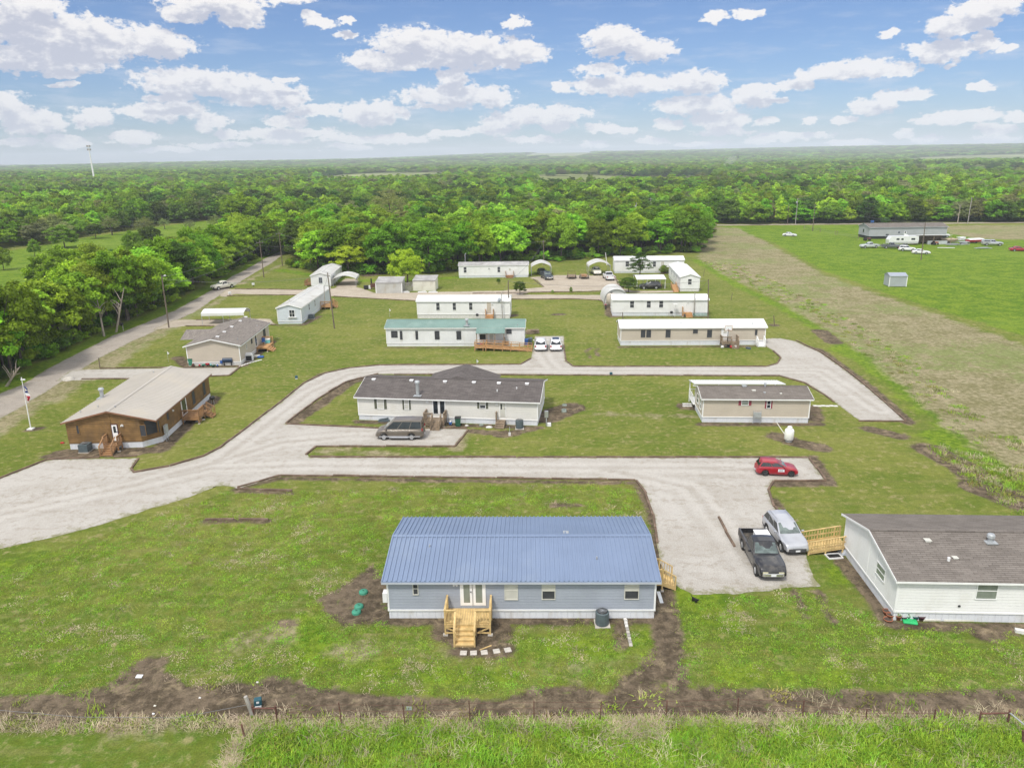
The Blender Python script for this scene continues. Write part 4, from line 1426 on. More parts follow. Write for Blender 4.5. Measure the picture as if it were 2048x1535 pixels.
# 14 -- white-blue single end-on
h14 = House('mobile_home', 'pale blue-white mobile home end-on with streaked white roof behind tall service pole', (556.4, 647.7), (604.6, 647), 21.5, 2.88, 0.5, 0.6, 'y', 'siding_paleblue', 'roof_oldwhite', RIB, 'siding_paleblue', oh=0.16, ang=math.radians(-0.6))
c14 = off(4.876, 340, 540)
h14.win('front', *c14(1162, 390, 1216, 455), style='dark', bars=2)
h14.win('right', *c14(1349, 335, 1362, 385), style='screen')
h14.win('right', *c14(1406, 292, 1418, 350), style='screen')
h14.pipe(340 + 1110 / 4.876, 540 + 330 / 4.876, 0.07, 0.25)
h14.pipe(340 + 1165 / 4.876, 540 + 300 / 4.876, 0.07, 0.25)
bay = MB()
_u0, _z0 = h14.uz('front', 340 + 1150 / 4.876, 540 + 455 / 4.876)
_u1, _z1 = h14.uz('front', 340 + 1230 / 4.876, 540 + 385 / 4.876)
bay.box(_u0, _u1, -0.25, -0.07, _z0 - 0.12, _z0 - 0.04)
bay.build('window_ledge', M['trim_white'], h14.root)

# 15 -- beige double wide end-on
h15 = House('mobile_home', 'beige mobile home with grey-brown shingle roof, clutter along its side wall', (377, 731.8), (483.6, 728.7), 14.9, 2.93, 0.5, 0.92, 'y', 'siding_tan', 'shingle_greyside', None, oh=0.3, ang=math.radians(1.8), skirt='block')
h15.win('right', *c14(905, 575, 932, 645), style='screen', bars=0, frame='screen')
h15.win('right', *c14(788, 668, 802, 708), style='screen', bars=0, frame='screen')
h15.win('right', *c14(740, 722, 750, 765), style='dark', bars=0)
h15.door('right', *c14(822, 632, 850, 738), col='trim_white', lite=(0.08, 0.92, 0.05, 0.95, 'pane'))
for x_, y_ in ((740, 460), (686, 498), (603, 555), (530, 605), (463, 652)):
    h15.vent(340 + x_ / 4.876, 540 + y_ / 4.876, 0.38, 0.13)
h15.pipe(340 + 661 / 4.876, 540 + 680 / 4.876, 0.05, 0.25)
h15.pipe(340 + 850 / 4.876, 540 + 545 / 4.876, 0.05, 0.25)
g = MB()
g.prism([(4.6, 2.8), (10.2, 2.8), (7.4, 3.75)], -2.6, 2.6, 'x')
g.build('porch_gable', M['shingle_greyside'], h15.root)

# 16 -- brown log-sided home
h16 = House('log_home', 'brown log-sided home with pale metal roof and white skirting by the flagpole', (140.6, 898.8), (316, 893.2), 16.6, 2.96, 0.62, 1.05, 'y', 'log', 'roof_greymetal', (0.42, 0.05, 0.035), oh=0.3, trim='trim_brown', ang=math.radians(3.0), rail=False, corner=False, cat='house', group=None, chamfer=(1.5, 1.5))
c16 = off(3.2, 0, 680)
h16.win('front', *c16(486, 545, 510, 598), style='screen', bars=0, frame='log')
h16.win('front', *c16(892, 543, 938, 612), style='screen', bars=0, frame='log')
h16.door('front', *c16(712, 541, 764, 642), col='trim_white', lite=(0.25, 0.75, 0.5, 0.9, 'pane'), frame='purple')
h16.light('front', 782 / 3.2, 680 + 540 / 3.2)
h16.win('right', *c16(1004, 515, 1024, 585), style='screen', bars=0, frame='log')
h16.win('right', *c16(1060, 458, 1082, 503), style='screen', bars=0, frame='log')
h16.win('right', *c16(1222, 328, 1252, 400), style='screen', bars=0, frame='log')
h16.win('right', *c16(1291, 272, 1318, 342), style='screen', bars=0, frame='log')
h16.door('right', *c16(1152, 370, 1198, 462), col='trim_white', lite=(0.1, 0.92, 0.05, 0.95, 'pane'), frame='trim_white')
h16.light('right', 1101 / 3.2, 680 + 446 / 3.2)
h16.pipe(655 / 3.2, 680 + 368 / 3.2, 0.2, 1.0, 'galv', 'chimney', True, True)
for x_, y_ in ((628, 428), (515, 462), (737, 430), (983, 208)):
    h16.pipe(x_ / 3.2, 680 + y_ / 3.2, 0.06, 0.2)
# slanted window in the cut corner
L_ = h16.L
mid = Vector((L_ - 0.75, 0.75, 1.95))
dn, nn = Vector((1, 1, 0)).normalized(), Vector((1, -1, 0)).normalized()
fr = MB()
for a_, c_ in (((-0.62, -0.8), (0.62, -0.8)), ((-0.62, 0.8), (0.62, 0.8)), ((-0.62, -0.8), (-0.62, 0.8)), ((0.62, -0.8), (0.62, 0.8))):
    fr.bar(mid + dn * a_[0] + Vector((0, 0, a_[1])) + nn * 0.02, mid + dn * c_[0] + Vector((0, 0, c_[1])) + nn * 0.02, 0.07, 0.05, up=nn)
fo = fr.build('window', M['log'], h16.root)
pn = MB()
pn.bar(mid - dn * 0.6 + nn * 0.012, mid + dn * 0.6 + nn * 0.012, 1.58, 0.02, up=nn)
pn.build('pane', M['screen'], fo)
# timber post and gable board
t = MB()
t.box(h16.yr - 0.08, h16.yr + 0.08, -0.05, -0.004, 0.66, 3.85)
t.build('gable_post', M['log'], h16.root)
v = MB()
mp = h16.inv @ G(1098 / 3.2, 680 + 640 / 3.2)
for dy in (-0.25, 0.2):
    v.tube([(h16.L + 0.3, mp.y + dy, 0), (h16.L + 0.3, mp.y + dy, 1.6)], 0.04)
v.box(h16.L + 0.2, h16.L + 0.42, mp.y - 0.35, mp.y + 0.3, 0.9, 1.75)
v.build('meter_rack', M['galv'], h16.root)

# 17 -- far grey home on piers in the junk yard
a17 = G(1717, 474)
h17 = House('mobile_home', 'far grey mobile home raised on piers beside the yard full of vehicles', (1737, 478), None, 8.5, 3.9, 1.0, 1.0, 'x', 'siding_grey', 'shingle_tan', None, oh=0.3, L=26, ang=math.radians(-1.5), skirt='black', trim='trim_grey', group=None)  # black skirting stands in for the shade between the piers
c17 = off(5.02, 1640, 420)
h17.win('front', *c17(660, 240, 688, 262), style='screen')
h17.win('front', *c17(785, 217, 802, 232), style='dark')
h17.door('front', *c17(845, 212, 865, 246), col='trim_white', lite=(0.25, 0.75, 0.4, 0.9, 'pane'))
h17.win('left', 0, 0, 0, 0, rect=(4.0, 5.2, 1.9, 3.0), style='dark')


# ------------------------------------------------------------------ decks and steps
def deck(name, label, loc, rz, w, d, h, wood, sx=None, sw=1.1, n=4, rails='lfr', board='y', blocks=True, run=0.27, group=None, steprail=True, rh=0.95):
    """local: wall at y=0, deck towards -y, centre x=0; steps leave the front edge at sx"""
    rt = thing(name, label, 'deck' if d > 1.0 else 'steps', loc, rz, group)
    mt = M[wood]
    f = MB()
    if board == 'y':
        k = max(3, int(w / 0.145))
        for i in range(k):
            x = -w / 2 + i * w / k
            f.box(x + 0.005, x + w / k - 0.006, -d - 0.02, -0.03, h - 0.035, h + random.uniform(-0.002, 0.002))
    else:
        k = max(3, int(d / 0.145))
        for i in range(k):
            y = -d + i * d / k
            f.box(-w / 2, w / 2, y + 0.005, y + d / k - 0.006, h - 0.035, h + random.uniform(-0.002, 0.002))
    f.build('floor', mt, rt)
    j = MB()
    for x0, x1, y0, y1 in ((-w / 2, w / 2, -d, -d + 0.04), (-w / 2, -w / 2 + 0.04, -d + 0.041, -0.05), (w / 2 - 0.04, w / 2, -d + 0.041, -0.05)):
        j.box(x0, x1, y0, y1, h - 0.23, h - 0.037)
    if h > 0.6:
        for sg in (-1, 1):
            j.bar((sg * (w / 2 - 0.1), -d + 0.03, h - 0.25), (sg * (sw / 2 + 0.12), -d + 0.03, 0.24), 0.09, 0.04, up=(0, 1, 0))
            j.box(min(sg * (w / 2 - 0.08), sg * sw / 2), max(sg * (w / 2 - 0.08), sg * sw / 2), -d + 0.002, -d + 0.038, 0.14, 0.24)
    j.build('joist_frame', mt, rt)
    ptop = h + rh
    sx0 = 0 if sx is None else sx
    posts = [(-w / 2 + 0.05, -0.1), (-w / 2 + 0.05, -d + 0.05), (w / 2 - 0.05, -d + 0.05), (w / 2 - 0.05, -0.1)]
    fp = []
    if 'f' in rails and sx is not None:
        fp = [(sx0 - sw / 2 - 0.05, -d + 0.05), (sx0 + sw / 2 + 0.05, -d + 0.05)]
    need = []
    if 'l' in rails:
        need += posts[:2]
    if 'r' in rails:
        need += posts[2:]
    for p in posts + fp:
        q = MB()
        up = ptop if (p in need or p in fp or ('f' in rails and p in posts[1:3])) else h - 0.04
        q.box(p[0] - 0.048, p[0] + 0.048, p[1] - 0.048, p[1] + 0.048, 0.0, up)
        if up == ptop:
            q.box(p[0] - 0.06, p[0] + 0.06, p[1] - 0.06, p[1] + 0.06, ptop, ptop + 0.03)
        q.build('post', mt, rt)
    if blocks:
        for p in posts[1:3]:
            q = MB()
            q.box(p[0] - 0.15, p[0] + 0.15, p[1] - 0.1, p[1] + 0.1, 0, 0.09)
            q.build('foot_block', M['concrete'], rt)

    def railing(a, c_):
        r = MB()
        a, c_ = Vector(a), Vector(c_)
        up = Vector((0, 0, 1))
        r.bar(a + up * rh, c_ + up * rh, 0.12, 0.04)
        r.bar(a + up * (rh - 0.1), c_ + up * (rh - 0.1), 0.04, 0.09)
        r.bar(a + up * 0.1, c_ + up * 0.1, 0.04, 0.09)
        ln = (c_ - a).length
        kk = max(2, int(ln / 0.15))
        for i in range(1, kk):
            p = a + (c_ - a) * i / kk
            r.bar(p + up * 0.1, p + up * (rh - 0.06), 0.04, 0.04)
        r.build('railing', mt, rt)
    if 'l' in rails:
        railing((-w / 2 + 0.05, -0.15, h), (-w / 2 + 0.05, -d + 0.1, h))
    if 'r' in rails:
        railing((w / 2 - 0.05, -0.15, h), (w / 2 - 0.05, -d + 0.1, h))
    if 'f' in rails:
        if sx is None:
            railing((-w / 2 + 0.1, -d + 0.05, h), (w / 2 - 0.1, -d + 0.05, h))
        else:
            if fp[0][0] - (-w / 2) > 0.4:
                railing((-w / 2 + 0.1, -d + 0.05, h), (fp[0][0], -d + 0.05, h))
            if w / 2 - fp[1][0] > 0.4:
                railing((fp[1][0], -d + 0.05, h), (w / 2 - 0.1, -d + 0.05, h))
    if sx is not None:
        for i in range(n):
            z = h - (i + 1) * h / (n + 1)
            y = -d - 0.02 - i * run
            q = MB()
            q.box(sx - sw / 2, sx + sw / 2, y - run - 0.045, y, z - 0.04, z)
            q.build('step', mt, rt)
        st = MB()
        for sg in (-1, 1):
            x = sx + sg * (sw / 2 + 0.025)
            st.prism([(-d - 0.01, h - 0.02), (-d - 0.01, h - 0.35), (-d - n * run - 0.04, 0), (-d - n * run - 0.04, h / (n + 1) + 0.02)], x - 0.02, x + 0.02, 'x')
        for i in range(n + 1):
            z = h - i * h / (n + 1)
            y = -d - 0.025 - i * run
            st.box(sx - sw / 2, sx + sw / 2, y, y + 0.02, z - h / (n + 1), z - 0.042)
        st.build('stringer', mt, rt)
        if steprail:
            for sg in (-1, 1):
                x = sx + sg * (sw / 2 + 0.05)
                ye = -d - n * run
                r = MB()
                r.bar((x, -d + 0.04, h + rh - 0.02), (x, ye, h / (n + 1) + rh - 0.05), 0.11, 0.04)
                r.box(x - 0.045, x + 0.045, ye - 0.045, ye + 0.045, 0, h / (n + 1) + rh - 0.06)
                for i in range(1, 5):
                    t_ = i / 5
                    yy = -d + 0.04 + (ye + d - 0.04) * t_
                    zz_ = h + (h / (n + 1) - h) * t_
                    r.box(x - 0.02, x + 0.02, yy - 0.02, yy + 0.02, zz_ + 0.05, zz_ + rh - 0.04)
                r.build('stair_rail', mt, rt)
    return rt


u = (h1.uz('front', 894, 1215)[0] + h1.uz('front', 988, 1215)[0]) / 2
deck('front_deck', 'new yellow pine deck with steps before the blue-roofed home', h1.world(u - 0.05, -0.04), h1.ang, 2.85, 1.75, 0.80, 'wood_new', -0.12, 1.12, 4)
p = h1.world(h1.L + 0.06, 3.85)
deck('side_steps', 'new pine landing and steps at the right end of the blue-roofed home', p, h1.ang + PI / 2, 1.5, 1.0, 0.66, 'wood_new', 0, 1.2, 3, run=0.28)
u = (h3.uz('front', 560 + 935 / 3.2, 840)[0] + h3.uz('front', 560 + 1075 / 3.2, 840)[0]) / 2
deck('front_deck', 'brown wooden deck with red left rail before the sliding door behind the van', h3.world(u, -0.04), h3.ang, 2.3, 1.5, 0.62, 'wood_old', 0.35, 0.85, 4, rails='lfr')
u = h3.uz('front', 560 + 1415 / 3.2, 840)[0]
deck('door_steps', 'short brown wooden steps below the cream door of the shuttered home', h3.world(u, -0.04), h3.ang, 1.05, 0.55, 0.60, 'wood_old', 0, 0.9, 3, rails='l', steprail=False, blocks=False)
u = (h5.uz('front', 1150 + 845 / 2.926, 680)[0] + h5.uz('front', 1150 + 945 / 2.926, 680)[0]) / 2
deck('front_deck', 'brown wooden deck under the basketball hoop of the tan white-roofed home', h5.world(u, -0.04), h5.ang, 2.5, 1.5, 0.72, 'wood_old', 0.6, 0.9, 3, rails='lfr')
u = h7.uz('front', 740 + 1168 / 4.876, 630)[0]
deck('door_steps', 'yellow-brown wooden steps at the door of the short white home', h7.world(u, -0.04), h7.ang, 1.5, 0.7, 0.80, 'wood_orange', 0.1, 1.15, 3, rails='lr', steprail=False)
u = h8.uz('front', 1000 + 1742 / 4.655, 628)[0]
deck('door_steps', 'wooden steps with tall left rail at the white home beside the arched shelter', h8.world(u - 0.1, -0.04), h8.ang, 1.7, 0.8, 0.75, 'wood_orange', 0.25, 1.1, 3, rails='l', steprail=False)
u = h12.uz('front', 600 + 400 + 90 / 4.655, 550)[0]
deck('door_steps', 'small brown wooden steps at the grey-roofed white home', h12.world(u, -0.04), h12.ang, 2.0, 0.9, 0.62, 'wood_red', 0, 1.4, 2, rails='lr', steprail=False)
u = h11.uz('front', 1000 + 1520 / 4.655, 545)[0]
deck('door_steps', 'grey wooden landing and steps at the long back white home', h11.world(u + 0.5, -0.04), h11.ang, 2.2, 1.1, 0.6, 'wood_old', -0.7, 0.8, 3, rails='fr')
u = h16.uz('front', 738 / 3.2, 680 + 650 / 3.2)[0]
deck('door_steps', 'brown wooden stoop with railed steps at the gable door of the log home', h16.world(u, -0.04), h16.ang, 1.5, 1.0, 0.68, 'wood_red', -0.05, 1.05, 4, rails='lr')
v_ = h16.uz('right', 1175 / 3.2, 680 + 465 / 3.2)[0]
deck('side_deck', 'brown wooden side deck under the sliding door of the log home', h16.world(h16.L + 0.04, v_ + 0.6), h16.ang + PI / 2, 3.0, 1.9, 0.70, 'wood_red', 0.9, 0.9, 3, rails='lf')
v_ = h15.uz('right', 340 + 845 / 4.876, 690)[0]
deck('side_deck', 'orange-brown wooden deck and wide steps along the beige home', h15.world(h15.L + 0.04, v_ + 1.2), h15.ang + PI / 2, 3.4, 1.7, 0.72, 'wood_orange', -0.9, 1.5, 3, rails='r', steprail=False)
v_ = h14.uz('right', 340 + 1560 / 4.876, 605)[0]
deck('side_deck', 'orange-brown wooden deck with rails at the pale blue-white home', h14.world(h14.L + 0.04, 14.5), h14.ang + PI / 2, 3.0, 2.0, 0.66, 'wood_orange', 0.6, 1.0, 3, rails='lf')
deck('side_deck', 'small brown wooden deck at the left side of the small old white home', h13.world(-0.04, 2.5), h13.ang - PI / 2, 2.4, 1.5, 0.5, 'wood_red', -0.4, 0.9, 2, rails='lfr')


def ramp(name, label, pts, w, wood, rh=0.95):
    """pts: deck line of (x,y,z); railing both sides"""
    rt = thing(name, label, 'ramp', (pts[0][0], pts[0][1], 0))
    o = Vector((pts[0][0], pts[0][1], 0))
    P3 = [Vector(p) - o for p in pts]
    f = MB()
    for a, c_ in zip(P3[:-1], P3[1:]):
        d = (c_ - a)
        k = max(2, int(d.length / 0.15))
        sd_ = Vector((d.y, -d.x, 0)).normalized() * w / 2
        for i in range(k):
            p, q = a + d * (i + 0.04) / k, a + d * (i + 0.96) / k
            f.add([p - sd_, p + sd_, q + sd_, q - sd_] + [v - Vector((0, 0, 0.04)) for v in (p - sd_, p + sd_, q + sd_, q - sd_)],
                  [(0, 1, 2, 3), (7, 6, 5, 4), (0, 4, 5, 1), (1, 5, 6, 2), (2, 6, 7, 3), (3, 7, 4, 0)])
    f.build('floor', M[wood], rt)
    for sg in (-1, 1):
        for a, c_ in zip(P3[:-1], P3[1:]):
            d = c_ - a
            sd_ = Vector((d.y, -d.x, 0)).normalized() * (w / 2 - 0.03) * sg
            r = MB()
            up = Vector((0, 0, 1))
            r.bar(a + sd_ + up * rh, c_ + sd_ + up * rh, 0.11, 0.045)
            r.bar(a + sd_ + up * 0.12, c_ + sd_ + up * 0.12, 0.04, 0.12)
            if rh > 0.8:
                r.bar(a + sd_ + up * rh * 0.55, c_ + sd_ + up * rh * 0.55, 0.04, 0.09)
            k = max(2, int(d.length / 0.21))
            for i in range(k + 1):
                p = a + d * i / k + sd_
                if i % 6 == 0 or i == k:
                    r.bar(p - up * (p.z - 0.0), p + up * rh, 0.09, 0.09)
                elif wood == 'wood_new':
                    r.bar(p + up * 0.1, p + up * (rh - 0.02), 0.04, 0.04)
            r.build('railing', M[wood], rt)
    return rt


q1 = G(1606, 1104)
q2 = G(1684, 1100)
ramp('side_ramp', 'new pine ramp with railings between silver car and white home', [(q1.x + 0.2, q1.y + 0.35, 0.12), (q2.x + 0.15, q2.y + 0.2, 0.55)], 1.6, 'wood_new')
ra, rb, rc = h6.world(ua - 0.2, -0.9, 0.52), h6.world(ub, -0.9, 0.52), h6.world(ua + 0.5, -2.75, 0.5)
ramp('entry_ramp', 'long orange-brown wheelchair ramp before the green-roofed home', [tuple(h6.world(ua - 0.1, -2.55, 0.52)), tuple(h6.world(ua + 1.6, -2.55, 0.50)), tuple(h6.world(ua + 8.6, -2.9, 0.08))], 1.2, 'wood_orange')
deck('entry_deck', 'wooden entry deck under the green porch roof', h6.world((ua + ub) / 2, -0.04), h6.ang, ub - ua, 1.85, 0.52, 'wood_old', None, rails='r', board='x')
ramp('side_ramp', 'narrow brown wooden ramp along the end-on white home', [tuple(h10.world(-0.75, 5.5, 0.72)), tuple(h10.world(-1.0, -1.2, 0.06))], 1.1, 'wood_orange', 0.5)
# ------------------------------------------------------------------ vehicles
def paint(name, col, metal=0.2, rough=0.3, dirt=0.15):
    M[name] = mat(name, col, rough, 0.04, 0.8, metal=metal, spec=0.5, coat=0.5, fine=0.02, dirt=((0.3, 0.27, 0.22), dirt, 1.2))


paint('paint_red', (0.33, 0.008, 0.022), 0.1)
paint('paint_silver', (0.50, 0.51, 0.54), 0.5)
paint('paint_black', (0.018, 0.018, 0.021), 0.1, 0.3, 0.25)
paint('paint_brown', (0.17, 0.145, 0.12), 0.4, 0.35)
paint('paint_white', (0.72, 0.72, 0.72), 0.0, 0.35)
paint('paint_cream', (0.66, 0.64, 0.55), 0.0, 0.4)
paint('paint_dark', (0.035, 0.045, 0.06), 0.2, 0.3)
paint('paint_pale', (0.50, 0.54, 0.53), 0.2, 0.5, 0.4)
paint('paint_grey', (0.12, 0.13, 0.14), 0.3, 0.4, 0.3)
M['cladding'] = mat('cladding', (0.06, 0.06, 0.065), 0.6, 0.1)
M['bedliner'] = mat('bedliner', (0.05, 0.045, 0.04), 0.8, 0.3, 3, dirt=((0.2, 0.16, 0.11), 0.6, 2))

KIND = {
 'hatch': dict(L=3.85, W=1.68, R=0.30, wb=2.45, ax=0.02, zb=0.2, top=[(-.5, .50), (-.492, .72), (-.47, .93), (-.2, .97), (.19, .97), (.3, .92), (.42, .82), (.48, .70), (.5, .52)], gh=(-.475, -.385, -.02, .235), zr=1.46, belt=.95),
 'suv': dict(L=4.65, W=1.88, R=0.37, wb=2.72, ax=0.03, zb=0.28, top=[(-.5, .60), (-.493, .86), (-.475, 1.04), (-.2, 1.08), (.17, 1.08), (.27, 1.05), (.42, .96), (.48, .84), (.5, .60)], gh=(-.48, -.405, .0, .215), zr=1.66, belt=1.06),
 'sedan': dict(L=4.75, W=1.8, R=0.32, wb=2.72, ax=0.0, zb=0.22, top=[(-.5, .55), (-.49, .80), (-.46, .92), (-.36, .96), (.16, .95), (.3, .90), (.44, .80), (.485, .68), (.5, .5)], gh=(-.36, -.22, .03, .19), zr=1.42, belt=.94),
 'van': dict(L=4.95, W=1.96, R=0.36, wb=2.9, ax=0.03, zb=0.3, top=[(-.5, .6), (-.496, .9), (-.49, 1.14), (.22, 1.14), (.33, 1.10), (.43, 1.0), (.485, .86), (.5, .6)], gh=(-.492, -.475, .10, .34), zr=1.85, belt=1.12),
 'pickup': dict(L=5.75, W=2.0, R=0.40, wb=3.6, ax=0.03, zb=0.38, top=[(-.5, 1.1), (-.1, 1.15), (.16, 1.16), (.26, 1.15), (.44, 1.08), (.485, .98), (.5, .70)], gh=(-.115, -.095, .07, .19), zr=1.82, belt=1.15, bed=(-.5, -.125)),
}


def vehicle(kind, name, label, cat, loc, rz, col, rimm='rim', clad=False, dims=None, roofcol=None, scale=1.0, group=None, rails=False, chromeb=False, topper=None, lampm='lamp', grille='black', extra_h=0.0):
    k = dict(KIND[kind])
    L, Wv, Rw, wb, ax, zb = k['L'], k['W'], k['R'], k['wb'], k['ax'] * k['L'], k['zb']
    rt = thing(name, label, cat, loc, rz, group)
    if scale != 1:
        rt.scale = (scale,) * 3
    xf, xr = ax + wb / 2, ax - wb / 2
    tx = [t * L for t, z in k['top']]
    tz = [z for t, z in k['top']]
    bed = k.get('bed')
    x_start = bed[1] * L if bed else -L / 2
    xs = sorted(set(list(np.linspace(x_start, L / 2, 44)) + [xf - Rw * 1.16, xf + Rw * 1.16] + ([xr - Rw * 1.16, xr + Rw * 1.16] if not bed else [])))
    Ra = Rw * 1.17

    def zbot(x):
        z = zb
        e = (abs(x) / (L / 2)) ** 8
        z += 0.12 * e
        for xa in (xf, xr):
            if abs(x - xa) < Ra:
                z = max(z, Rw + math.sqrt(max(0, Ra * Ra - (x - xa) ** 2)))
        return z

    def hw(x):
        t = abs(x) / (L / 2)
        return Wv / 2 * (1 - (0.13 if x > 0 else 0.07) * max(0, (t - 0.62) / 0.38) ** 2)
    prof = []
    for x in xs:
        zt = np.interp(x, tx, tz)
        z0 = min(zbot(x), zt - 0.12)
        h = hw(x)
        zm = z0 + (zt - z0) * 0.55
        prof.append([(x, -h * s_, z) for s_, z in ((0.96, z0), (1.0, z0 + (zm - z0) * 0.5), (1.0, zm), (0.985, zt - 0.10), (0.94, zt - 0.025), (0.86, zt), (0.4, zt + 0.02), (0, zt + 0.025))] +
                    [(x, h * s_, z) for s_, z in ((0.4, zt + 0.02), (0.86, zt), (0.94, zt - 0.025), (0.985, zt - 0.10), (1.0, zm), (1.0, z0 + (zm - z0) * 0.5), (0.96, z0))])
    n = len(prof[0])
    b_ = MB()
    vs = [p for pr_ in prof for p in pr_]
    for i in range(len(prof) - 1):
        for j in range(n):
            j2 = (j + 1) % n
            m_ = 1 if (clad and (j in (0, n - 2, n - 1) or j == n - 2)) else 0
            b_.f.append((i * n + j, i * n + j2, (i + 1) * n + j2, (i + 1) * n + j))
            b_.m.append(m_)
            b_.sm.append(True)
    b_.v = vs
    b_.f += [tuple(range(n)), tuple(range(len(vs) - n, len(vs)))]
    b_.m += [0, 0]
    b_.sm += [False, False]
    body = b_.build('body', [M[col], M['cladding']], rt)
    # cabin
    g3, g2, g1, g0 = [t * L for t in k['gh']]
    zr, zbelt = k['zr'] + extra_h, k['belt']
    hb, hr_ = Wv / 2 * 0.93, Wv / 2 * 0.74
    cab = MB()
    st = [(g3, zbelt - 0.02, hb), (g2, zr - 0.03, hr_), ((g2 * 0.6 + g1 * 0.4), zr, hr_ * 1.02), (g1, zr - 0.04, hr_), (g0, zbelt - 0.02, hb)]
    pts = []
    for i, (x, z, h) in enumerate(st):
        cr = 0.035 if 0 < i < 4 else 0.0
        pts += [(x, -h, z), (x, -h * 0.5, z + cr), (x, 0, z + cr * 1.4), (x, h * 0.5, z + cr), (x, h, z)]
    fs = [(i * 5 + j, i * 5 + j + 1, (i + 1) * 5 + j + 1, (i + 1) * 5 + j) for i in range(4) for j in range(4)]
    lo = len(pts)
    pts += [(x, -hb, zbelt - 0.02) for x in (g3, g0)] + [(x, hb, zbelt - 0.02) for x in (g3, g0)]
    fs += [(0, 5, 10, 15, 20), (4, 24, 19, 14, 9)]
    cab.add(pts, fs, 0)
    cab.build('cabin', M[roofcol or col], rt, bevel=0.05)

    def glassq(nm, q, push, m_='carglass'):
        g = MB()
        q = [Vector(p) for p in q]
        nrm = (q[1] - q[0]).cross(q[2] - q[0]).normalized()
        if nrm.dot(Vector(push)) < 0:
            nrm = -nrm
        g.add([p + nrm * 0.014 for p in q], [tuple(range(len(q)))])
        return g.build(nm, M[m_], rt)

    def lerp(a, c_, t):
        return a + (c_ - a) * t
    # windscreen / rear window
    for nm, xa, xb, push, m_ in (('windscreen', g0, g1, (1, 0, 0.3), 'windscreen'), ('rear_window', g3, g2, (-1, 0, 0.3), 'carglass')):
        if nm == 'rear_window' and kind == 'hatch':
            pass
        q = []
        for t, sg in ((0.10, -1), (0.10, 1), (0.92, 1), (0.92, -1)):
            hh = lerp(hb, hr_, t) * 0.90
            q.append((lerp(xa, xb, t), sg * hh, lerp(zbelt - 0.02, zr - 0.035, t)))
        glassq(nm, q, push, m_)
    # side windows
    nwin = {'hatch': 2, 'sedan': 2, 'suv': 3, 'van': 3, 'pickup': 2}[kind]
    for sg in (-1, 1):
        t0, t1 = 0.14, 0.86
        xr0, xr1 = lerp(g3, g2, t0) + 0.10, lerp(g3, g2, t1) + 0.10
        xf0, xf1 = lerp(g0, g1, t0) - 0.12, lerp(g0, g1, t1) - 0.10
        cuts = np.linspace(0, 1, nwin + 1)
        for i in range(nwin):
            a, c_ = cuts[i] + (0.012 if i else 0), cuts[i + 1] - (0.012 if i < nwin - 1 else 0)
            q = []
            for (fa, t) in ((a, t0), (c_, t0), (c_, t1), (a, t1)):
                xx = lerp(lerp(xr0, xf0, fa), lerp(xr1, xf1, fa), (t - t0) / (t1 - t0))
                q.append((xx, sg * lerp(hb, hr_, t), lerp(zbelt - 0.02, zr - 0.035, t)))
            glassq('side_window', q, (0, sg, 0.2))
    # wheels
    for xa in (xf, xr):
        for sg in (-1, 1):
            y = sg * (Wv / 2 - 0.11)
            t_ = MB()
            w2 = 0.115
            t_.lathe([(Rw * 0.62, -w2), (Rw * 0.93, -w2), (Rw, -w2 * 0.6), (Rw, w2 * 0.6), (Rw * 0.93, w2), (Rw * 0.62, w2)], 22, (xa, y, Rw), axis='y')
            tw = t_.build('wheel', M['rubber'], rt)
            r_ = MB()
            yo = sg * 0.10
            r_.lathe([(0.0, yo * 0.8), (Rw * 0.2, yo), (Rw * 0.56, yo * 0.85), (Rw * 0.64, yo)], 18, (xa, y, Rw), axis='y')
            for q in range(5):
                an = 2 * PI * q / 5
                r_.bar((xa, y + yo * 1.02, Rw), (xa + Rw * 0.58 * math.cos(an), y + yo * 1.02, Rw + Rw * 0.58 * math.sin(an)), 0.05, 0.02, up=(0, 1, 0))
            r_.build('rim', M[rimm], tw)
    # face
    xe = L / 2
    h = hw(xe)
    zf = np.interp(xe * 0.985, tx, tz)
    for sg in (-1, 1):
        p = MB()
        p.box(xe - 0.22, xe + 0.012, sg * h * 0.62 - 0.19, sg * h * 0.62 + 0.19, zf - 0.26, zf - 0.06)
        p.build('headlight', M[lampm], rt, bevel=0.03)
        p = MB()
        zt_ = np.interp(-L / 2 * 0.98, tx, tz)
        p.box(-xe - 0.012, -xe + (0.03 if bed else 0.16), sg * hw(-xe) * 0.86 - (0.08 if bed else 0.11), sg * hw(-xe) * 0.86 + 0.11, zt_ - 0.34 + (0.2 if kind in ('van', 'suv') else 0), zt_ - 0.02 + (0.12 if kind in ('van', 'suv') else 0))
        p.build('tail_light', M['tail'], rt, bevel=0.02)
        p = MB()
        p.box(g0 - 0.42, g0 - 0.30, sg * (Wv / 2 + 0.10) - 0.10, sg * (Wv / 2 + 0.10) + 0.10, zbelt - 0.0, zbelt + 0.16)
        p.build('mirror', M[col if not chromeb else 'black'], rt, bevel=0.03)
    p = MB()
    p.box(xe - 0.14, xe + 0.02, -h * 0.40, h * 0.40, zf - 0.27, zf - 0.10)
    if grille == 'bars':
        for q in range(7):
            y = -h * 0.36 + q * h * 0.72 / 6
            p.box(xe + 0.021, xe + 0.035, y - 0.05, y - 0.02, zf - 0.25, zf - 0.12)
    p.build('grille', M['black'], rt)
    if chromeb:
        p = MB()
        p.box(xe - 0.05, xe + 0.03, -h * 0.42, h * 0.42, zf - 0.205, zf - 0.15)
        p.build('grille_bar', M['chrome'], rt)
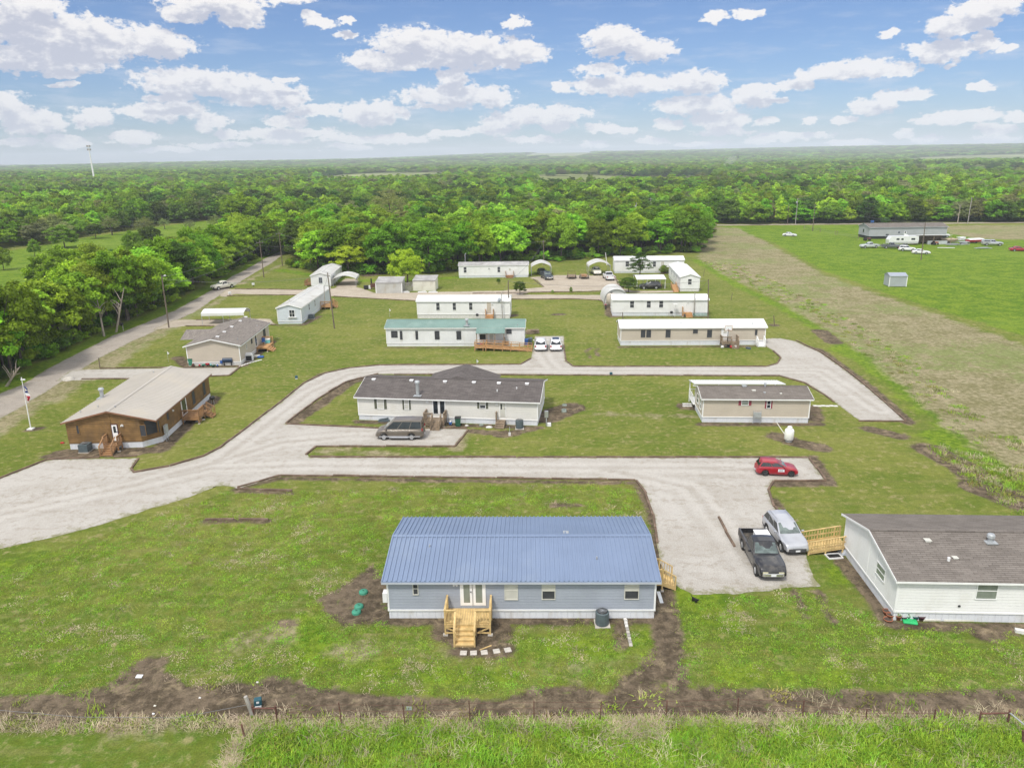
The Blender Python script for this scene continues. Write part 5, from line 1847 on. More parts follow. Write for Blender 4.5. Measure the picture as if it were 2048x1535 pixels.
    for sg, nm in ((1, 'front_bumper'), (-1, 'rear_bumper')):
        p = MB()
        hh = hw(sg * xe) * 1.02
        z0 = zb + 0.08
        p.prism([(sg * xe + sg * 0.07, -hh * 0.7), (sg * xe + sg * 0.07, hh * 0.7), (sg * xe - sg * 0.12, hh), (sg * xe - sg * 0.3, hh), (sg * xe - sg * 0.3, -hh), (sg * xe - sg * 0.12, -hh)], z0, z0 + (0.24 if kind in ('pickup', 'van') else 0.26), 'z')
        p.build(nm, M['chrome' if chromeb else ('cladding' if clad else col)], rt, bevel=0.03)
        p = MB()
        p.box(sg * xe + sg * 0.071, sg * xe + sg * 0.085, -0.17, 0.17, z0 + 0.04, z0 + 0.17)
        p.build('number_plate', M['plate'], rt)
    if bed:
        xb0, xb1 = bed[0] * L, bed[1] * L
        zt = k['belt'] - 0.02
        poly = [(xb1, zb + 0.05), (xb1, zt), (xb0, zt), (xb0, zb + 0.2)]
        for a in np.linspace(PI, 0, 11):
            poly.append((xr + Ra * math.cos(a), Rw + Ra * math.sin(a)))
        w_ = MB()
        for y0, y1 in ((-Wv / 2, -Wv / 2 + 0.13), (Wv / 2 - 0.13, Wv / 2)):
            w_.prism(poly, y0, y1, 'y')
        w_.box(xb0, xb0 + 0.07, -Wv / 2 + 0.131, Wv / 2 - 0.131, zb + 0.2, zt - 0.02)
        w_.build('bed', M[col], rt, bevel=0.025)
        f = MB()
        f.box(xb0 + 0.072, xb1, -Wv / 2 + 0.132, Wv / 2 - 0.132, zb + 0.28, zb + 0.36)
        for s_ in (-1, 1):
            f.box(xr - 0.5, xr + 0.5, s_ * (Wv / 2 - 0.26) - 0.12, s_ * (Wv / 2 - 0.26) + 0.12, zb + 0.36, zb + 0.58)
        f.build('bed_floor', M['bedliner'], rt)
        if topper:
            t_ = MB()
            t_.prism([(xb0 + 0.05, zt + 0.005), (xb1 + 0.02, zt + 0.005), (xb1 + 0.02, zr - 0.04), (xb0 + 0.2, zr - 0.04)], -Wv / 2 * 0.9, Wv / 2 * 0.9, 'y')
            t_.build('bed_topper', M[topper], rt, bevel=0.06)
            for s_ in (-1, 1):
                g = MB()
                g.box(xb0 + 0.45, xb1 - 0.2, s_ * Wv / 2 * 0.9 - 0.008, s_ * Wv / 2 * 0.9 + 0.008, zt + 0.22, zr - 0.2)
                g.build('side_window', M['carglass'], rt)
    if rails:
        for sg in (-1, 1):
            r_ = MB()
            r_.tube([(g2 + 0.1, sg * hr_ * 0.86, zr + 0.02), (g2 + 0.2, sg * hr_ * 0.86, zr + 0.08), (g1 - 0.2, sg * hr_ * 0.86, zr + 0.08), (g1 - 0.08, sg * hr_ * 0.86, zr + 0.0)], 0.022, 8)
            r_.build('roof_rail', M['metal'], rt)
    return rt


def pose(front, rear, side, kind, scale=1.0):
    """place a vehicle from the photographed ground points of its front and rear wheel on one side; side=+1 when those are its left wheels"""
    a, c_ = G(*front), G(*rear)
    d = (a - c_)
    ang = math.atan2(d.y, d.x)
    k = KIND[kind]
    mid = (a + c_) / 2
    nrm = Vector((-math.sin(ang), math.cos(ang), 0))
    ctr = mid - nrm * side * (k['W'] / 2 - 0.1) * scale - Vector((math.cos(ang), math.sin(ang), 0)) * k['ax'] * k['L'] * scale
    return (ctr.x, ctr.y, 0.0), ang


def posec(x, y, deg):
    g = G(x, y)
    return (g.x, g.y, 0.0), math.radians(deg)


t4 = 5.118
l, r = pose((1440 + 727 / t4, 880 + 377 / t4), (1440 + 463 / t4, 880 + 366 / t4), -1, 'hatch')
hc = vehicle('hatch', 'parked_car', 'red hatchback with a white door sign parked inside the timber bay', 'car', l, r, 'paint_red', 'rimdark', scale=0.93)
sg_ = MB()
sg_.box(0.02, 0.62, -0.853, -0.842, 0.52, 0.80)
sg_.build('door_sign', M['plate'], hc)
for z_, ln in ((0.735, 0.42), (0.66, 0.34), (0.585, 0.46)):
    q = MB()
    q.box(0.30 - ln / 2, 0.30 + ln / 2, -0.856, -0.8535, z_ - 0.014, z_ + 0.014)
    q.build('sign_lettering', M['cladding'], hc)
l, r = pose((1440 + 622 / t4, 880 + 1128 / t4), (1440 + 487 / t4, 880 + 958 / t4), -1, 'suv')
vehicle('suv', 'parked_car', 'silver sport utility car parked beside the black pickup and the pine ramp', 'car', l, r, 'paint_silver', clad=True, rails=True, grille='bars')
l, r = pose((1440 + 368 / t4, 880 + 1383 / t4), (1440 + 232 / t4, 880 + 1113 / t4), -1, 'pickup')
pk = vehicle('pickup', 'pickup_truck', 'black pickup truck with white box in its open bed on the white gravel', 'pickup', l, r, 'paint_black', chromeb=True, lampm='lampold')
bx = thing('cargo_box', 'white lidded box standing in the bed of the black pickup', 'box', pk.matrix_basis @ Vector((-1.32, 0.28, 0.745)), r)
q = MB()
q.box(-0.38, 0.38, -0.5, 0.5, 0, 0.80)
q.build('case', M['white_plastic'], bx, bevel=0.02)
q = MB()
q.box(-0.41, 0.41, -0.53, 0.53, 0.801, 0.86)
q.build('lid', M['trim_white'], bx, bevel=0.02)
l, r = pose((766, 879.5), (826, 879.5), 1, 'van')
vn = vehicle('van', 'parked_van', 'brown high-roofed conversion van parked before the shuttered home', 'van', l, r, 'paint_brown', extra_h=0.27)
q = MB()
q.box(-2.2, 2.1, -1.0, -0.982, 0.36, 0.47)
q.box(-2.2, 2.1, 0.982, 1.0, 0.36, 0.47)
q.build('side_stripe', M['paint_silver'], vn)
q = MB()
q.box(-1.0, 1.0, -1.13, -0.99, 0.30, 0.36)
q.box(-1.0, 1.0, 0.99, 1.13, 0.30, 0.36)
q.build('running_board', M['metal'], vn)
# the two white cars seen from behind
for (xa, xb, yb, lab, kd) in ((1069.8, 1092.3, 702.6, 'white boxy sport utility car nearer the green-roofed home', 'suv'), (1101, 1122.5, 702.6, 'white rounded sport utility car with dark roof glass beside the timber edging', 'suv')):
    a, c_ = G(xa, yb), G(xb, yb)
    mid = (a + c_) / 2
    k = KIND[kd]
    ang = math.radians(88)
    ctr = mid + Vector((math.cos(ang), math.sin(ang), 0)) * (k['L'] / 2 - 0.35)
    vv = vehicle(kd, 'parked_car', lab, 'car', (ctr.x, ctr.y, 0), ang, 'paint_white', rails='boxy' in lab)
    if 'dark roof' in lab:
        q = MB()
        q.box(-1.2, 0.1, -0.5, 0.5, 1.705, 1.725)
        q.build('roof_glass', M['carglass'], vv)
l, r = pose((447.5, 580), (460.5, 574.3), 1, 'pickup')
vehicle('pickup', 'pickup_truck', 'cream-white pickup truck driving along the county road', 'pickup', l, math.radians(-122), 'paint_cream', chromeb=True)
l, r = posec(1093.5, 557, -78)
vehicle('pickup', 'pickup_truck', 'dark pickup truck parked nose-out in front of the left carport', 'pickup', l, r, 'paint_dark', chromeb=True)
l, r = posec(1084, 548, -80)
vehicle('sedan', 'parked_car', 'dark sedan under the left carport behind the dark pickup', 'car', l, r, 'paint_dark')
l, r = posec(1192, 547.5, -88)
vehicle('pickup', 'pickup_truck', 'white pickup truck parked nose-out under the right carport', 'pickup', l, r, 'paint_cream')
l, r = posec(1217, 558, 94)
vehicle('pickup', 'pickup_truck', 'white crew pickup seen from behind on the tan gravel lot', 'pickup', l, r, 'paint_white')
l, r = posec(1300, 577, 178)
vehicle('suv', 'parked_car', 'black car parked under the long flat white shelter', 'car', l, r, 'paint_black')
l, r = posec(1579, 472.5, -30)
vehicle('sedan', 'parked_car', 'lone white car on the green meadow before the far road', 'car', l, r, 'paint_white')
J = lambda x, y: (1640 + x / 5.02, 420 + y / 5.02)
for (x, y, deg, kd, colr, lab, nm, ct, kw) in (
    (495, 380, 186, 'pickup', 'paint_pale', 'stripped pale pickup truck on the meadow left of the camper', 'pickup_truck', 'pickup', {}),
    (715, 385, -14, 'pickup', 'paint_grey', 'dark grey pickup truck before the white camper', 'pickup_truck', 'pickup', {}),
    (872, 410, -22, 'suv', 'paint_white', 'white wagon with dark windows between grey pickup and white sedan', 'parked_car', 'car', {}),
    (1012, 440, -22, 'sedan', 'paint_white', 'white sedan beside the leaning pole in the junk yard', 'parked_car', 'car', {}),
    (1205, 272, -18, 'pickup', 'paint_white', 'white pickup truck behind the tin shelter in the junk yard', 'pickup_truck', 'pickup', {}),
    (1725, 355, -18, 'pickup', 'paint_silver', 'silver pickup truck with bed cap at the right of the junk yard', 'pickup_truck', 'pickup', {'topper': 'paint_silver'}),
    (1990, 412, -12, 'sedan', 'paint_red', 'dark red car at the far right edge of the meadow', 'parked_car', 'car', {}),
):
    l, r = posec(*J(x, y), deg)
    vehicle(kd, nm, lab, ct, l, r, colr, **kw)


# camper, boat, trailers
def small(name, label, cat, loc, rz, parts, group=None):
    rt = thing(name, label, cat, loc, rz, group)
    for nm, mb, mt_ in parts:
        mb.build(nm, M[mt_], rt, bevel=0.02 if nm in ('body', 'hull', 'case', 'bin') else 0)
    return rt


def wheelmb(x, y, R, w=0.18):
    return MB().lathe([(0, -w / 2), (R * 0.93, -w / 2), (R, -w * 0.3), (R, w * 0.3), (R * 0.93, w / 2), (0, w / 2)], 16, (x, y, R), axis='y')


g = G(*J(820, 348))
body = MB().prism([(-4.6, 0.5), (4.5, 0.5), (4.6, 1.6), (4.45, 2.8), (-4.0, 2.8), (-4.7, 1.7)], -1.2, 1.2, 'y')
wn = MB()
for x0, x1 in ((-2.4, -1.5), (-0.9, -0.2), (2.2, 3.4)):
    wn.box(x0, x1, -1.225, -1.203, 1.6, 2.15)
strp = MB().box(-4.5, 4.5, -1.215, -1.203, 0.75, 0.95)
small('camper_trailer', 'white travel trailer parked before the far grey home', 'camper', (g.x, g.y, 0), math.radians(-2), [('body', body, 'paint_white'), ('window', wn, 'pane'), ('side_stripe', strp, 'paint_grey'), ('wheel', wheelmb(0.2, -1.1, 0.35), 'rubber'), ('wheel', wheelmb(1.0, -1.1, 0.35), 'rubber'), ('hitch', MB().bar((-4.7, 0, 0.45), (-5.9, 0, 0.45), 0.12), 'metal'), ('roof_unit', MB().box(0.5, 1.5, -0.4, 0.4, 2.81, 3.1), 'trim_white')])
g = G(*J(840, 272))
small('satellite_dish', 'white dish behind the camper roof in the junk yard', 'dish', (g.x, g.y + 1, 0), 0, [('mast', MB().tube([(0, 0, 0), (0, 0, 3.0)], 0.05), 'metal'), ('dish', MB().lathe([(0, 0), (0.5, 0.06), (0.95, 0.25)], 18, (0, 0, 3.0)), 'white_plastic')])
g = G(*J(1080, 348))
tin = MB()
tin.prism([(-3.2, 2.9), (3.0, 2.4), (3.0, 2.48), (-3.2, 2.98)], -5.5, 5.5, 'x')
pst = [('post', MB().box(x - 0.07, x + 0.07, y - 0.07, y + 0.07, 0, 2.45), 'wood_old') for x in (-5.3, 0, 5.3) for y in (-3.0, 2.8)]
small('tin_shelter', 'rough lean-to with pale tin roof in the junk yard', 'shelter', (g.x + 2.0, g.y + 3.2, 0), math.radians(-3), [('roof', tin, 'roof_oldwhite'), ('back_wall', MB().box(-5.3, 5.3, 2.85, 2.95, 0, 2.3), 'wood_old'), ('side_panel', MB().box(-5.35, -5.25, -2.9, 2.7, 0, 1.9), 'wood_red'), ('counter', MB().box(-1.5, 4.5, -2.6, -2.0, 0, 1.1), 'paint_pale')] + pst)
for (x, y, deg, lab, hullm) in ((1290, 330, 4, 'tan covered boat lying among the junk beside the tin shelter', 'straw2'), (1560, 330, 10, 'red-sided boat with white cover near the silver pickup', 'redp')):
    if 'straw2' not in M:
        M['straw2'] = mat('straw2', (0.36, 0.29, 0.20), 0.8, 0.15)
    g = G(*J(x, y))
    hl = MB()
    stn = [(-3.0, 1.0, 0.3), (-1, 1.15, 0.22), (1.2, 1.05, 0.25), (2.6, 0.5, 0.5), (3.1, 0.06, 0.85)]
    vs = []
    for xx, hh, zk in stn:
        vs += [(xx, -hh, 1.15), (xx, -hh * 0.75, zk + 0.2), (xx, 0, zk), (xx, hh * 0.75, zk + 0.2), (xx, hh, 1.15)]
    fs = [(i * 5 + j, i * 5 + j + 1, i * 5 + j + 6, i * 5 + j + 5) for i in range(4) for j in range(4)]
    hl.add(vs, fs + [(0, 1, 2, 3, 4)])
    cvr = MB()
    vs = []
    for xx, hh, zk in stn:
        vs += [(xx, -hh * 1.01, 1.15), (xx, 0, 1.15 + 0.42 * min(1, hh)), (xx, hh * 1.01, 1.15)]
    cvr.add(vs, [(i * 3 + j, i * 3 + j + 1, i * 3 + j + 4, i * 3 + j + 3) for i in range(4) for j in range(2)] + [(0, 1, 2)])
    small('covered_boat', lab, 'boat', (g.x, g.y, 0), math.radians(deg), [('hull', hl, hullm), ('cover', cvr, 'straw2' if hullm == 'straw2' else 'white_plastic'), ('wheel', wheelmb(-0.6, -1.0, 0.3), 'rubber'), ('wheel', wheelmb(-0.6, 1.0, 0.3), 'rubber'), ('trailer_frame', MB().bar((-2.8, 0, 0.2), (4.4, 0, 0.35), 0.14), 'metal')])
for (x, y, deg, lab) in ((470, 308, 0, 'small dark riding mower before the far grey home'), (1150, 350, 20, 'orange tractor standing before the tin shelter')):
    g = G(*J(x, y))
    small('garden_tractor', lab, 'tractor', (g.x, g.y, 0), math.radians(deg), [('body', MB().box(-0.2, 1.2, -0.35, 0.35, 0.5, 1.0), 'rust' if 'dark' in lab else 'terracotta'), ('seat', MB().box(-0.8, -0.3, -0.25, 0.25, 0.8, 1.25), 'black'), ('wheel', wheelmb(-0.6, -0.5, 0.45, 0.25), 'rubber'), ('wheel', wheelmb(-0.6, 0.5, 0.45, 0.25), 'rubber'), ('wheel', wheelmb(0.9, -0.45, 0.3), 'rubber'), ('wheel', wheelmb(0.9, 0.45, 0.3), 'rubber')])
# scrap lying round the yard, each piece its own
rs = random.Random(5)
for i, (x, y, lab, cm, sz) in enumerate(((1265, 380, 'long white sheet lying on the grass before the tan boat', 'white_plastic', (5, 0.9, 0.12)), (1330, 350, 'stack of grey boards behind the white sheet', 'metal', (4.5, 1.6, 0.45)), (1440, 345, 'silver tarp-covered heap in the junk yard', 'galv', (3.0, 2.0, 0.9)), (1635, 385, 'grey aluminium ladder rack lying right of the junk', 'metal', (5, 1.2, 0.3)), (1420, 305, 'white camper shell lying on the ground', 'white_plastic', (2.4, 1.8, 1.1)), (1100, 335, 'pair of grey barrels by the counter', 'galv', (1.4, 0.8, 1.0)), (1505, 318, 'dark heap of scrap beside the red boat', 'rust', (3.0, 1.6, 0.7)), (520, 150, 'blue tarp bundle behind the far home', 'bluep', (1.5, 1.2, 1.8)))):
    g = G(*J(x, y))
    mb = MB()
    a, c_, h_ = sz
    for q in range(5):
        ww = rs.uniform(0.5, 1.0)
        z0 = h_ * q / 5
        mb.bar((-a / 2 * ww, rs.uniform(-0.2, 0.2) * c_, z0 + h_ / 10), (a / 2 * ww, rs.uniform(-0.2, 0.2) * c_, z0 + h_ / 10 + rs.uniform(-0.04, 0.08)), c_ * rs.uniform(0.6, 1), h_ / 5 * 0.98)
    o = mb.build('scrap_pile', M[cm])
    o.location = (g.x, g.y, 0)
    o.rotation_euler = (0, 0, rs.uniform(-0.3, 0.3))
    tag(o, lab, 'scrap', 'scrap around the junk yard')
# flat trailers on the lot
for x, y, deg, lab in ((1143, 556, 84, 'small flat trailer with rusty rails, left one on the tan lot'), (1168, 556, 88, 'wide flat trailer with brown boards, right one on the tan lot')):
    g = G(x, y)
    fr = MB()
    fr.box(-2.0, 2.0, -0.95, 0.95, 0.55, 0.63)
    rl = MB()
    for yy in (-0.93, 0.93):
        rl.bar((-2, yy, 0.95), (2, yy, 0.95), 0.05)
        for xx in (-1.9, 0, 1.9):
            rl.bar((xx, yy, 0.6), (xx, yy, 0.97), 0.05)
    gt = MB()
    if 'left' in lab:
        for q in range(7):
            gt.bar((-2.0, -0.9 + 0.3 * q, 0.6), (-2.0, -0.9 + 0.3 * q, 2.0), 0.04)
        gt.bar((-2, -0.93, 2.0), (-2, 0.93, 2.0), 0.05)
    else:
        gt.box(-1.6, 1.4, -0.6, 0.6, 0.64, 0.85)
    small('flat_trailer', lab, 'trailer', (g.x, g.y, 0), math.radians(deg), [('bed', fr, 'wood_old'), ('side_rail', rl, 'rust'), ('tailgate' if 'left' in lab else 'load', gt, 'rust' if 'left' in lab else 'wood_red'), ('wheel', wheelmb(-0.2, -1.05, 0.33), 'rubber'), ('wheel', wheelmb(-0.2, 1.05, 0.33), 'rubber'), ('tongue', MB().bar((2.0, 0, 0.5), (3.3, 0, 0.45), 0.1), 'rust')])
# motorcycle
g = G(1211.5, 617)
small('motorcycle', 'black motorcycle parked beside the arched white shelter', 'motorcycle', (g.x, g.y, 0), math.radians(-100), [('frame', MB().bar((-0.5, 0, 0.55), (0.5, 0, 0.6), 0.25, 0.35).bar((0.55, 0, 0.6), (0.75, 0, 0.32), 0.08), 'black'), ('fuel_tank', MB().lathe([(0, 0.0), (0.16, 0.05), (0.18, 0.15), (0, 0.26)], 12, (0.15, 0, 0.72)), 'redp'), ('seat', MB().box(-0.65, -0.02, -0.14, 0.14, 0.76, 0.86), 'black'), ('handlebar', MB().tube([(0.5, -0.38, 1.02), (0.55, 0, 1.0), (0.5, 0.38, 1.02)], 0.025), 'chrome'), ('wheel', wheelmb(-0.72, 0, 0.31, 0.14), 'rubber'), ('wheel', wheelmb(0.75, 0, 0.31, 0.12), 'rubber')])


# ------------------------------------------------------------------ sheds, carports
def carport(name, label, loc, rz, w, d, hs, rise, mtl='roof_white', curve=True, legs=3, closed=False):
    """opening faces -y; arched roof spans x"""
    rt = thing(name, label, 'carport', loc, rz, None)
    prof = []
    if closed:
        for a in np.linspace(0, PI, 17):
            prof.append((-w / 2 * math.cos(a), (hs + rise) * math.sin(a) ** 0.75))
    else:
        for t in np.linspace(-1, 1, 15):
            z = hs + rise * (1 - abs(t) ** (1.7 if curve else 1.0))
            prof.append((t * w / 2, z))
        prof = [(-w / 2 - 0.02, hs - 0.45)] + prof + [(w / 2 + 0.02, hs - 0.45)]
    r = MB()
    for (x0, z0), (x1, z1) in zip(prof[:-1], prof[1:]):
        r.add([(x0, 0, z0), (x1, 0, z1), (x1, d, z1), (x0, d, z0), (x0, 0, z0 + 0.05), (x1, 0, z1 + 0.05), (x1, d, z1 + 0.05), (x0, d, z0 + 0.05)], [(0, 1, 2, 3), (4, 7, 6, 5), (0, 4, 5, 1), (2, 6, 7, 3)])
    for y in np.arange(0.15, d, 0.35):
        pp = [(x, y, z + 0.06) for x, z in prof]
        for a, c_ in zip(pp[:-1], pp[1:]):
            r.bar(a, c_, 0.05, 0.03)
    r.build('roof', M[mtl], rt)
    if not closed:
        for i in range(legs):
            y = 0.06 + (d - 0.12) * i / (legs - 1)
            for sg in (-1, 1):
                q = MB()
                q.box(sg * (w / 2 - 0.03) - 0.035, sg * (w / 2 - 0.03) + 0.035, y - 0.035, y + 0.035, 0, hs - 0.02)
                q.build('leg', M['galv'], rt)
    else:
        q = MB()
        q.add([(x, d - 0.1, z) for x, z in prof], [tuple(range(len(prof)))])
        q.build('back_panel', M[mtl], rt)
        q = MB()
        q.add([(x, 0.25, z) for x, z in prof], [tuple(range(len(prof)))])
        q.build('front_panel', M[mtl], rt)  # panel added across the arch so its opening does not show dark
    return rt


a, c_ = G(1063, 552), G(1103, 552)
carport('carport', 'open white carport sheltering the dark sedan, left one of the back pair', ((a.x + c_.x) / 2, a.y, 0), 0.0, c_.x - a.x, 5.8, 2.25, 0.95, 'roof_oldwhite')
a, c_ = G(1177.5, 550.5), G(1221.5, 550.5)
carport('carport', 'open white carport sheltering a white pickup, right one of the back pair', ((a.x + c_.x) / 2, a.y, 0), 0.0, c_.x - a.x, 6.0, 2.3, 1.0, 'roof_oldwhite')
a, c_ = G(667, 573), G(709, 571)
carport('carport', 'low white carport tilted beside the small old white home', ((a.x + c_.x) / 2 + 0.3, a.y, 0), math.radians(4), c_.x - a.x + 0.6, 6.5, 1.75, 0.75, 'roof_oldwhite')
a, c_ = G(453, 645), G(535, 645)
carport('carport', 'open white metal carport on the lawn behind the beige home', ((a.x + c_.x) / 2, (a.y + c_.y) / 2 + 0.6, 0), math.radians(92), 3.6, 7.6, 2.05, 0.45, 'roof_white')
SC_cp = C.objects[-1]
a, c_ = G(1275, 578), G(1328, 577)
rt = thing('flat_carport', 'long flat white shelter with slim posts over the black car', 'carport', ((a.x + c_.x) / 2, a.y, 0), 0)
ww = (c_.x - a.x) + 0.6
MB().prism([(-0.4, 2.15), (2.6, 2.62), (5.2, 2.3), (5.2, 2.36), (2.6, 2.7), (-0.4, 2.22)], -ww / 2, ww / 2, 'x').build('roof', M['roof_white'], rt)
for x in (-ww / 2 + 0.15, -0.9, 0.9, ww / 2 - 0.15):
    for y in (0, 4.9):
        MB().box(x - 0.05, x + 0.05, y - 0.05, y + 0.05, 0, 2.18).build('post', M['trim_white'], rt)
a, c_ = G(1208, 613), G(1238, 606)
carport('arched_shelter', 'white arched metal shelter behind the left end of the white home', (G(1231, 604).x, G(1231, 606).y, 0), 0.0, 4.9, 6.5, 2.1, 0.65, 'roof_oldwhite', closed=True)
g = G(1217, 612)
rt = thing('storage_tank', 'tan round tank standing before the arched white shelter', 'tank', (g.x + 0.5, g.y, 0))
MB().lathe([(0.0, 0), (0.95, 0), (0.95, 2.1), (0.7, 2.45), (0.2, 2.6), (0, 2.6)], 22).build('shell', M['siding_tan'], rt)
MB().lathe([(0.22, 2.6), (0.22, 2.72), (0, 2.73)], 12).build('lid', M['black'], rt)


def shed(name, label, A, B, d, h, wallm, roofm, rise, trimc=None, kind='slope', h2=None):
    a, c_ = G(*A), G(*B)
    v = c_ - a
    L, ang = math.hypot(v.x, v.y), math.atan2(v.y, v.x)
    rt = thing(name, label, 'shed', (a.x, a.y, 0), ang)
    w = MB()
    if kind == 'slope':
        w.prism([(0, 0), (d, 0), (d, h + rise), (0, h)], 0, L, 'x')
        w.build('wall', M[wallm], rt)
        MB().prism([(-0.15, h - 0.02), (d + 0.15, h + rise + 0.06), (d + 0.15, h + rise + 0.12), (-0.15, h + 0.06)], -0.15, L + 0.15, 'x').build('roof', M[roofm], rt)
    else:
        w.prism([(0, 0.1), (d, 0.1), (d, h), (d / 2, h + rise), (0, h)], 0, L, 'x')
        w.build('wall', M[wallm], rt)
        r = MB()
        r.prism([(-0.15, h - 0.05), (d / 2, h + rise + 0.02), (d / 2, h + rise + 0.09), (-0.15, h + 0.03)], -0.12, L + 0.12, 'x')
        r.prism([(d + 0.15, h - 0.05), (d / 2, h + rise + 0.02), (d / 2, h + rise + 0.09), (d + 0.15, h + 0.03)], -0.12, L + 0.12, 'x')
        r.build('roof', M[roofm], rt)
    t = MB()
    for x in (0, L):
        t.box(x - 0.08, x + 0.08, -0.04, -0.003, 0.05, h - 0.03)
    t.box(0.09, L - 0.09, -0.04, -0.003, h - 0.16, h - 0.03)
    t.build('trim', M[trimc or wallm], rt)
    k = MB()
    k.box(L * 0.06, L * 0.94, 0.1, d - 0.1, 0, 0.1)
    k.build('skid', M['wood_old'], rt)
    return rt


M['shedgrey'] = mat('shedgrey', (0.36, 0.39, 0.40), 0.7, 0.05, 0.6, lines=('x', 0.2, 0.015, 'groove', 0.06))
M['roof_slate'] = mat('roof_slate', (0.30, 0.33, 0.38), 0.6, 0.06, 0.6)
M['shedmetal'] = mat('shedmetal', (0.46, 0.46, 0.43), 0.6, 0.08, 0.6, lines=('x', 0.25, 0.015, 'groove', 0.1), dirt=((0.36, 0.3, 0.2), 0.5, 0.8))
M['shedcream'] = mat('shedcream', (0.66, 0.64, 0.55), 0.6, 0.06, 0.6, lines=('x', 0.25, 0.012, 'groove', 0.06), dirt=((0.45, 0.4, 0.3), 0.4, 0.8))
shed('garden_shed', 'small grey shed with white corner trim alone on the meadow', (1777.5, 573.5), (1812, 573.5), 3.0, 2.35, 'shedgrey', 'roof_slate', 0.5, 'trim_white', 'gable')
shed('storage_shed', 'low grey metal shed left of the round bright tree', (752.5, 586.5), (804, 586), 4.5, 2.35, 'shedmetal', 'roof_oldgrey', 0.5, 'trim_white')
shed('storage_shed', 'low cream shed with dark roof right of the round bright tree', (827, 581.5), (870.5, 581.5), 4.0, 2.3, 'shedcream', 'roof_oldgrey', 0.5)
a, c_ = G(804.5, 583.5), G(826.5, 581.5)
rt = thing('lattice_screen', 'grey lattice screen between the two low sheds', 'screen', (a.x, a.y, 0), math.atan2((c_ - a).y, (c_ - a).x))
Lx = (c_ - a).length
t = MB()
for i in range(18):
    x = Lx * i / 17
    t.bar((x, 0, 0.05), (min(Lx, x + 1.2), 0, 1.9), 0.05, 0.02, up=(0, 1, 0))
    t.bar((x, 0.022, 0.05), (max(0, x - 1.2), 0.022, 1.9), 0.05, 0.02, up=(0, 1, 0))
t.build('lattice', M['polegrey'], rt)
t = MB()
for z in (0.05, 1.92):
    t.bar((0, 0.01, z), (Lx, 0.01, z), 0.08)
t.build('rail', M['polegrey'], rt)
for x in (810, 845, 866):
    g = G(x, 585)
    o = MB().box(-1.0, 1.0, -0.2, 0.2, 0, 0.18).bar((-0.9, 0, 0.22), (0.7, 0.1, 0.3), 0.3, 0.08).build('salvaged_pipe_bundle', M['white_plastic'])
    o.location = (g.x, g.y, 0)
    tag(o, {810: 'white pipe bundle lying below the lattice screen', 845: 'white pipe bundle lying before the cream shed', 866: 'white pipe bundle at the right corner of the cream shed'}[x], 'pipes', 'white pipe bundles by the sheds')
g = G(747, 578)
small('rusty_smoker', 'rust brown barrel smoker with chimney beside the low grey shed', 'smoker', (g.x, g.y, 0), 0, [('case', MB().box(-0.6, 0.6, -0.4, 0.4, 0.4, 1.3), 'rust'), ('chimney', MB().tube([(-0.4, 0, 1.3), (-0.4, 0, 2.4)], 0.16), 'black'), ('leg', MB().box(-0.5, -0.4, -0.3, 0.3, 0, 0.4), 'rust'), ('leg', MB().box(0.4, 0.5, -0.3, 0.3, 0, 0.4), 'rust')])
g = G(735, 578)
small('utility_cart', 'dark cart with white crate left of the rusty smoker', 'cart', (g.x, g.y, 0), 0.1, [('case', MB().box(-0.8, 0.3, -0.4, 0.4, 0.3, 0.85), 'black'), ('crate', MB().box(0.31, 0.9, -0.4, 0.4, 0.1, 0.8), 'white_plastic'), ('wheel', wheelmb(-0.5, -0.45, 0.25), 'rubber'), ('wheel', wheelmb(0.0, -0.45, 0.25), 'rubber')])


# ------------------------------------------------------------------ yard things
def acunit(x, y, lab, w=0.8, h=0.95, rnd=True, mt_='ac'):
    g = G(x, y)
    rt = thing('air_conditioner', lab, 'air conditioner', (g.x, g.y, 0), 0)
    MB().box(-w * 0.55, w * 0.55, -w * 0.55, w * 0.55, 0, 0.05).build('pad', M['concrete'], rt)
    cs = MB()
    if rnd:
        cs.lathe([(w / 2 * 0.98, 0.07), (w / 2, 0.12), (w / 2, h - 0.08), (w / 2 * 0.96, h), (w / 2 * 0.8, h + 0.01)], 22)
    else:
        cs.box(-w / 2, w / 2, -w / 2, w / 2, 0.07, h)
    cs.build('case', M[mt_], rt, bevel=0.03)
    MB().lathe([(0, h + 0.012), (w * 0.36, h + 0.012), (w * 0.36, h + 0.02), (0, h + 0.02)], 18).build('fan_opening', M['black'], rt)
    gr = MB()
    for i in range(12):
        an = PI * i / 12
        dx, dy = math.cos(an) * w * 0.38, math.sin(an) * w * 0.38
        gr.bar((-dx, -dy, h + 0.05 + 0.003 * i), (dx, dy, h + 0.05 + 0.003 * i), 0.014)
    gr.build('grille', M['metal'], rt)
    return rt


acunit(1204, 1247, 'dark grey air conditioner before the blue-roofed home', 0.86, 0.92)
acunit(560 + 1533 / 3.2, 856, 'dark round air conditioner by the cream door of the shuttered home', 0.86, 0.95)
acunit(172, 902, 'dark square air conditioner before the brown log home', 0.95, 0.85, False)
acunit(340 + 1385 / 4.876, 637, 'teal air conditioner beside the pale blue-white home', 0.95, 0.8, False)
acunit(1050 / 4.655 + 1000 - 2, 540 + 94, 'small dark air conditioner before the short white home', 0.8, 0.8, False) if False else None


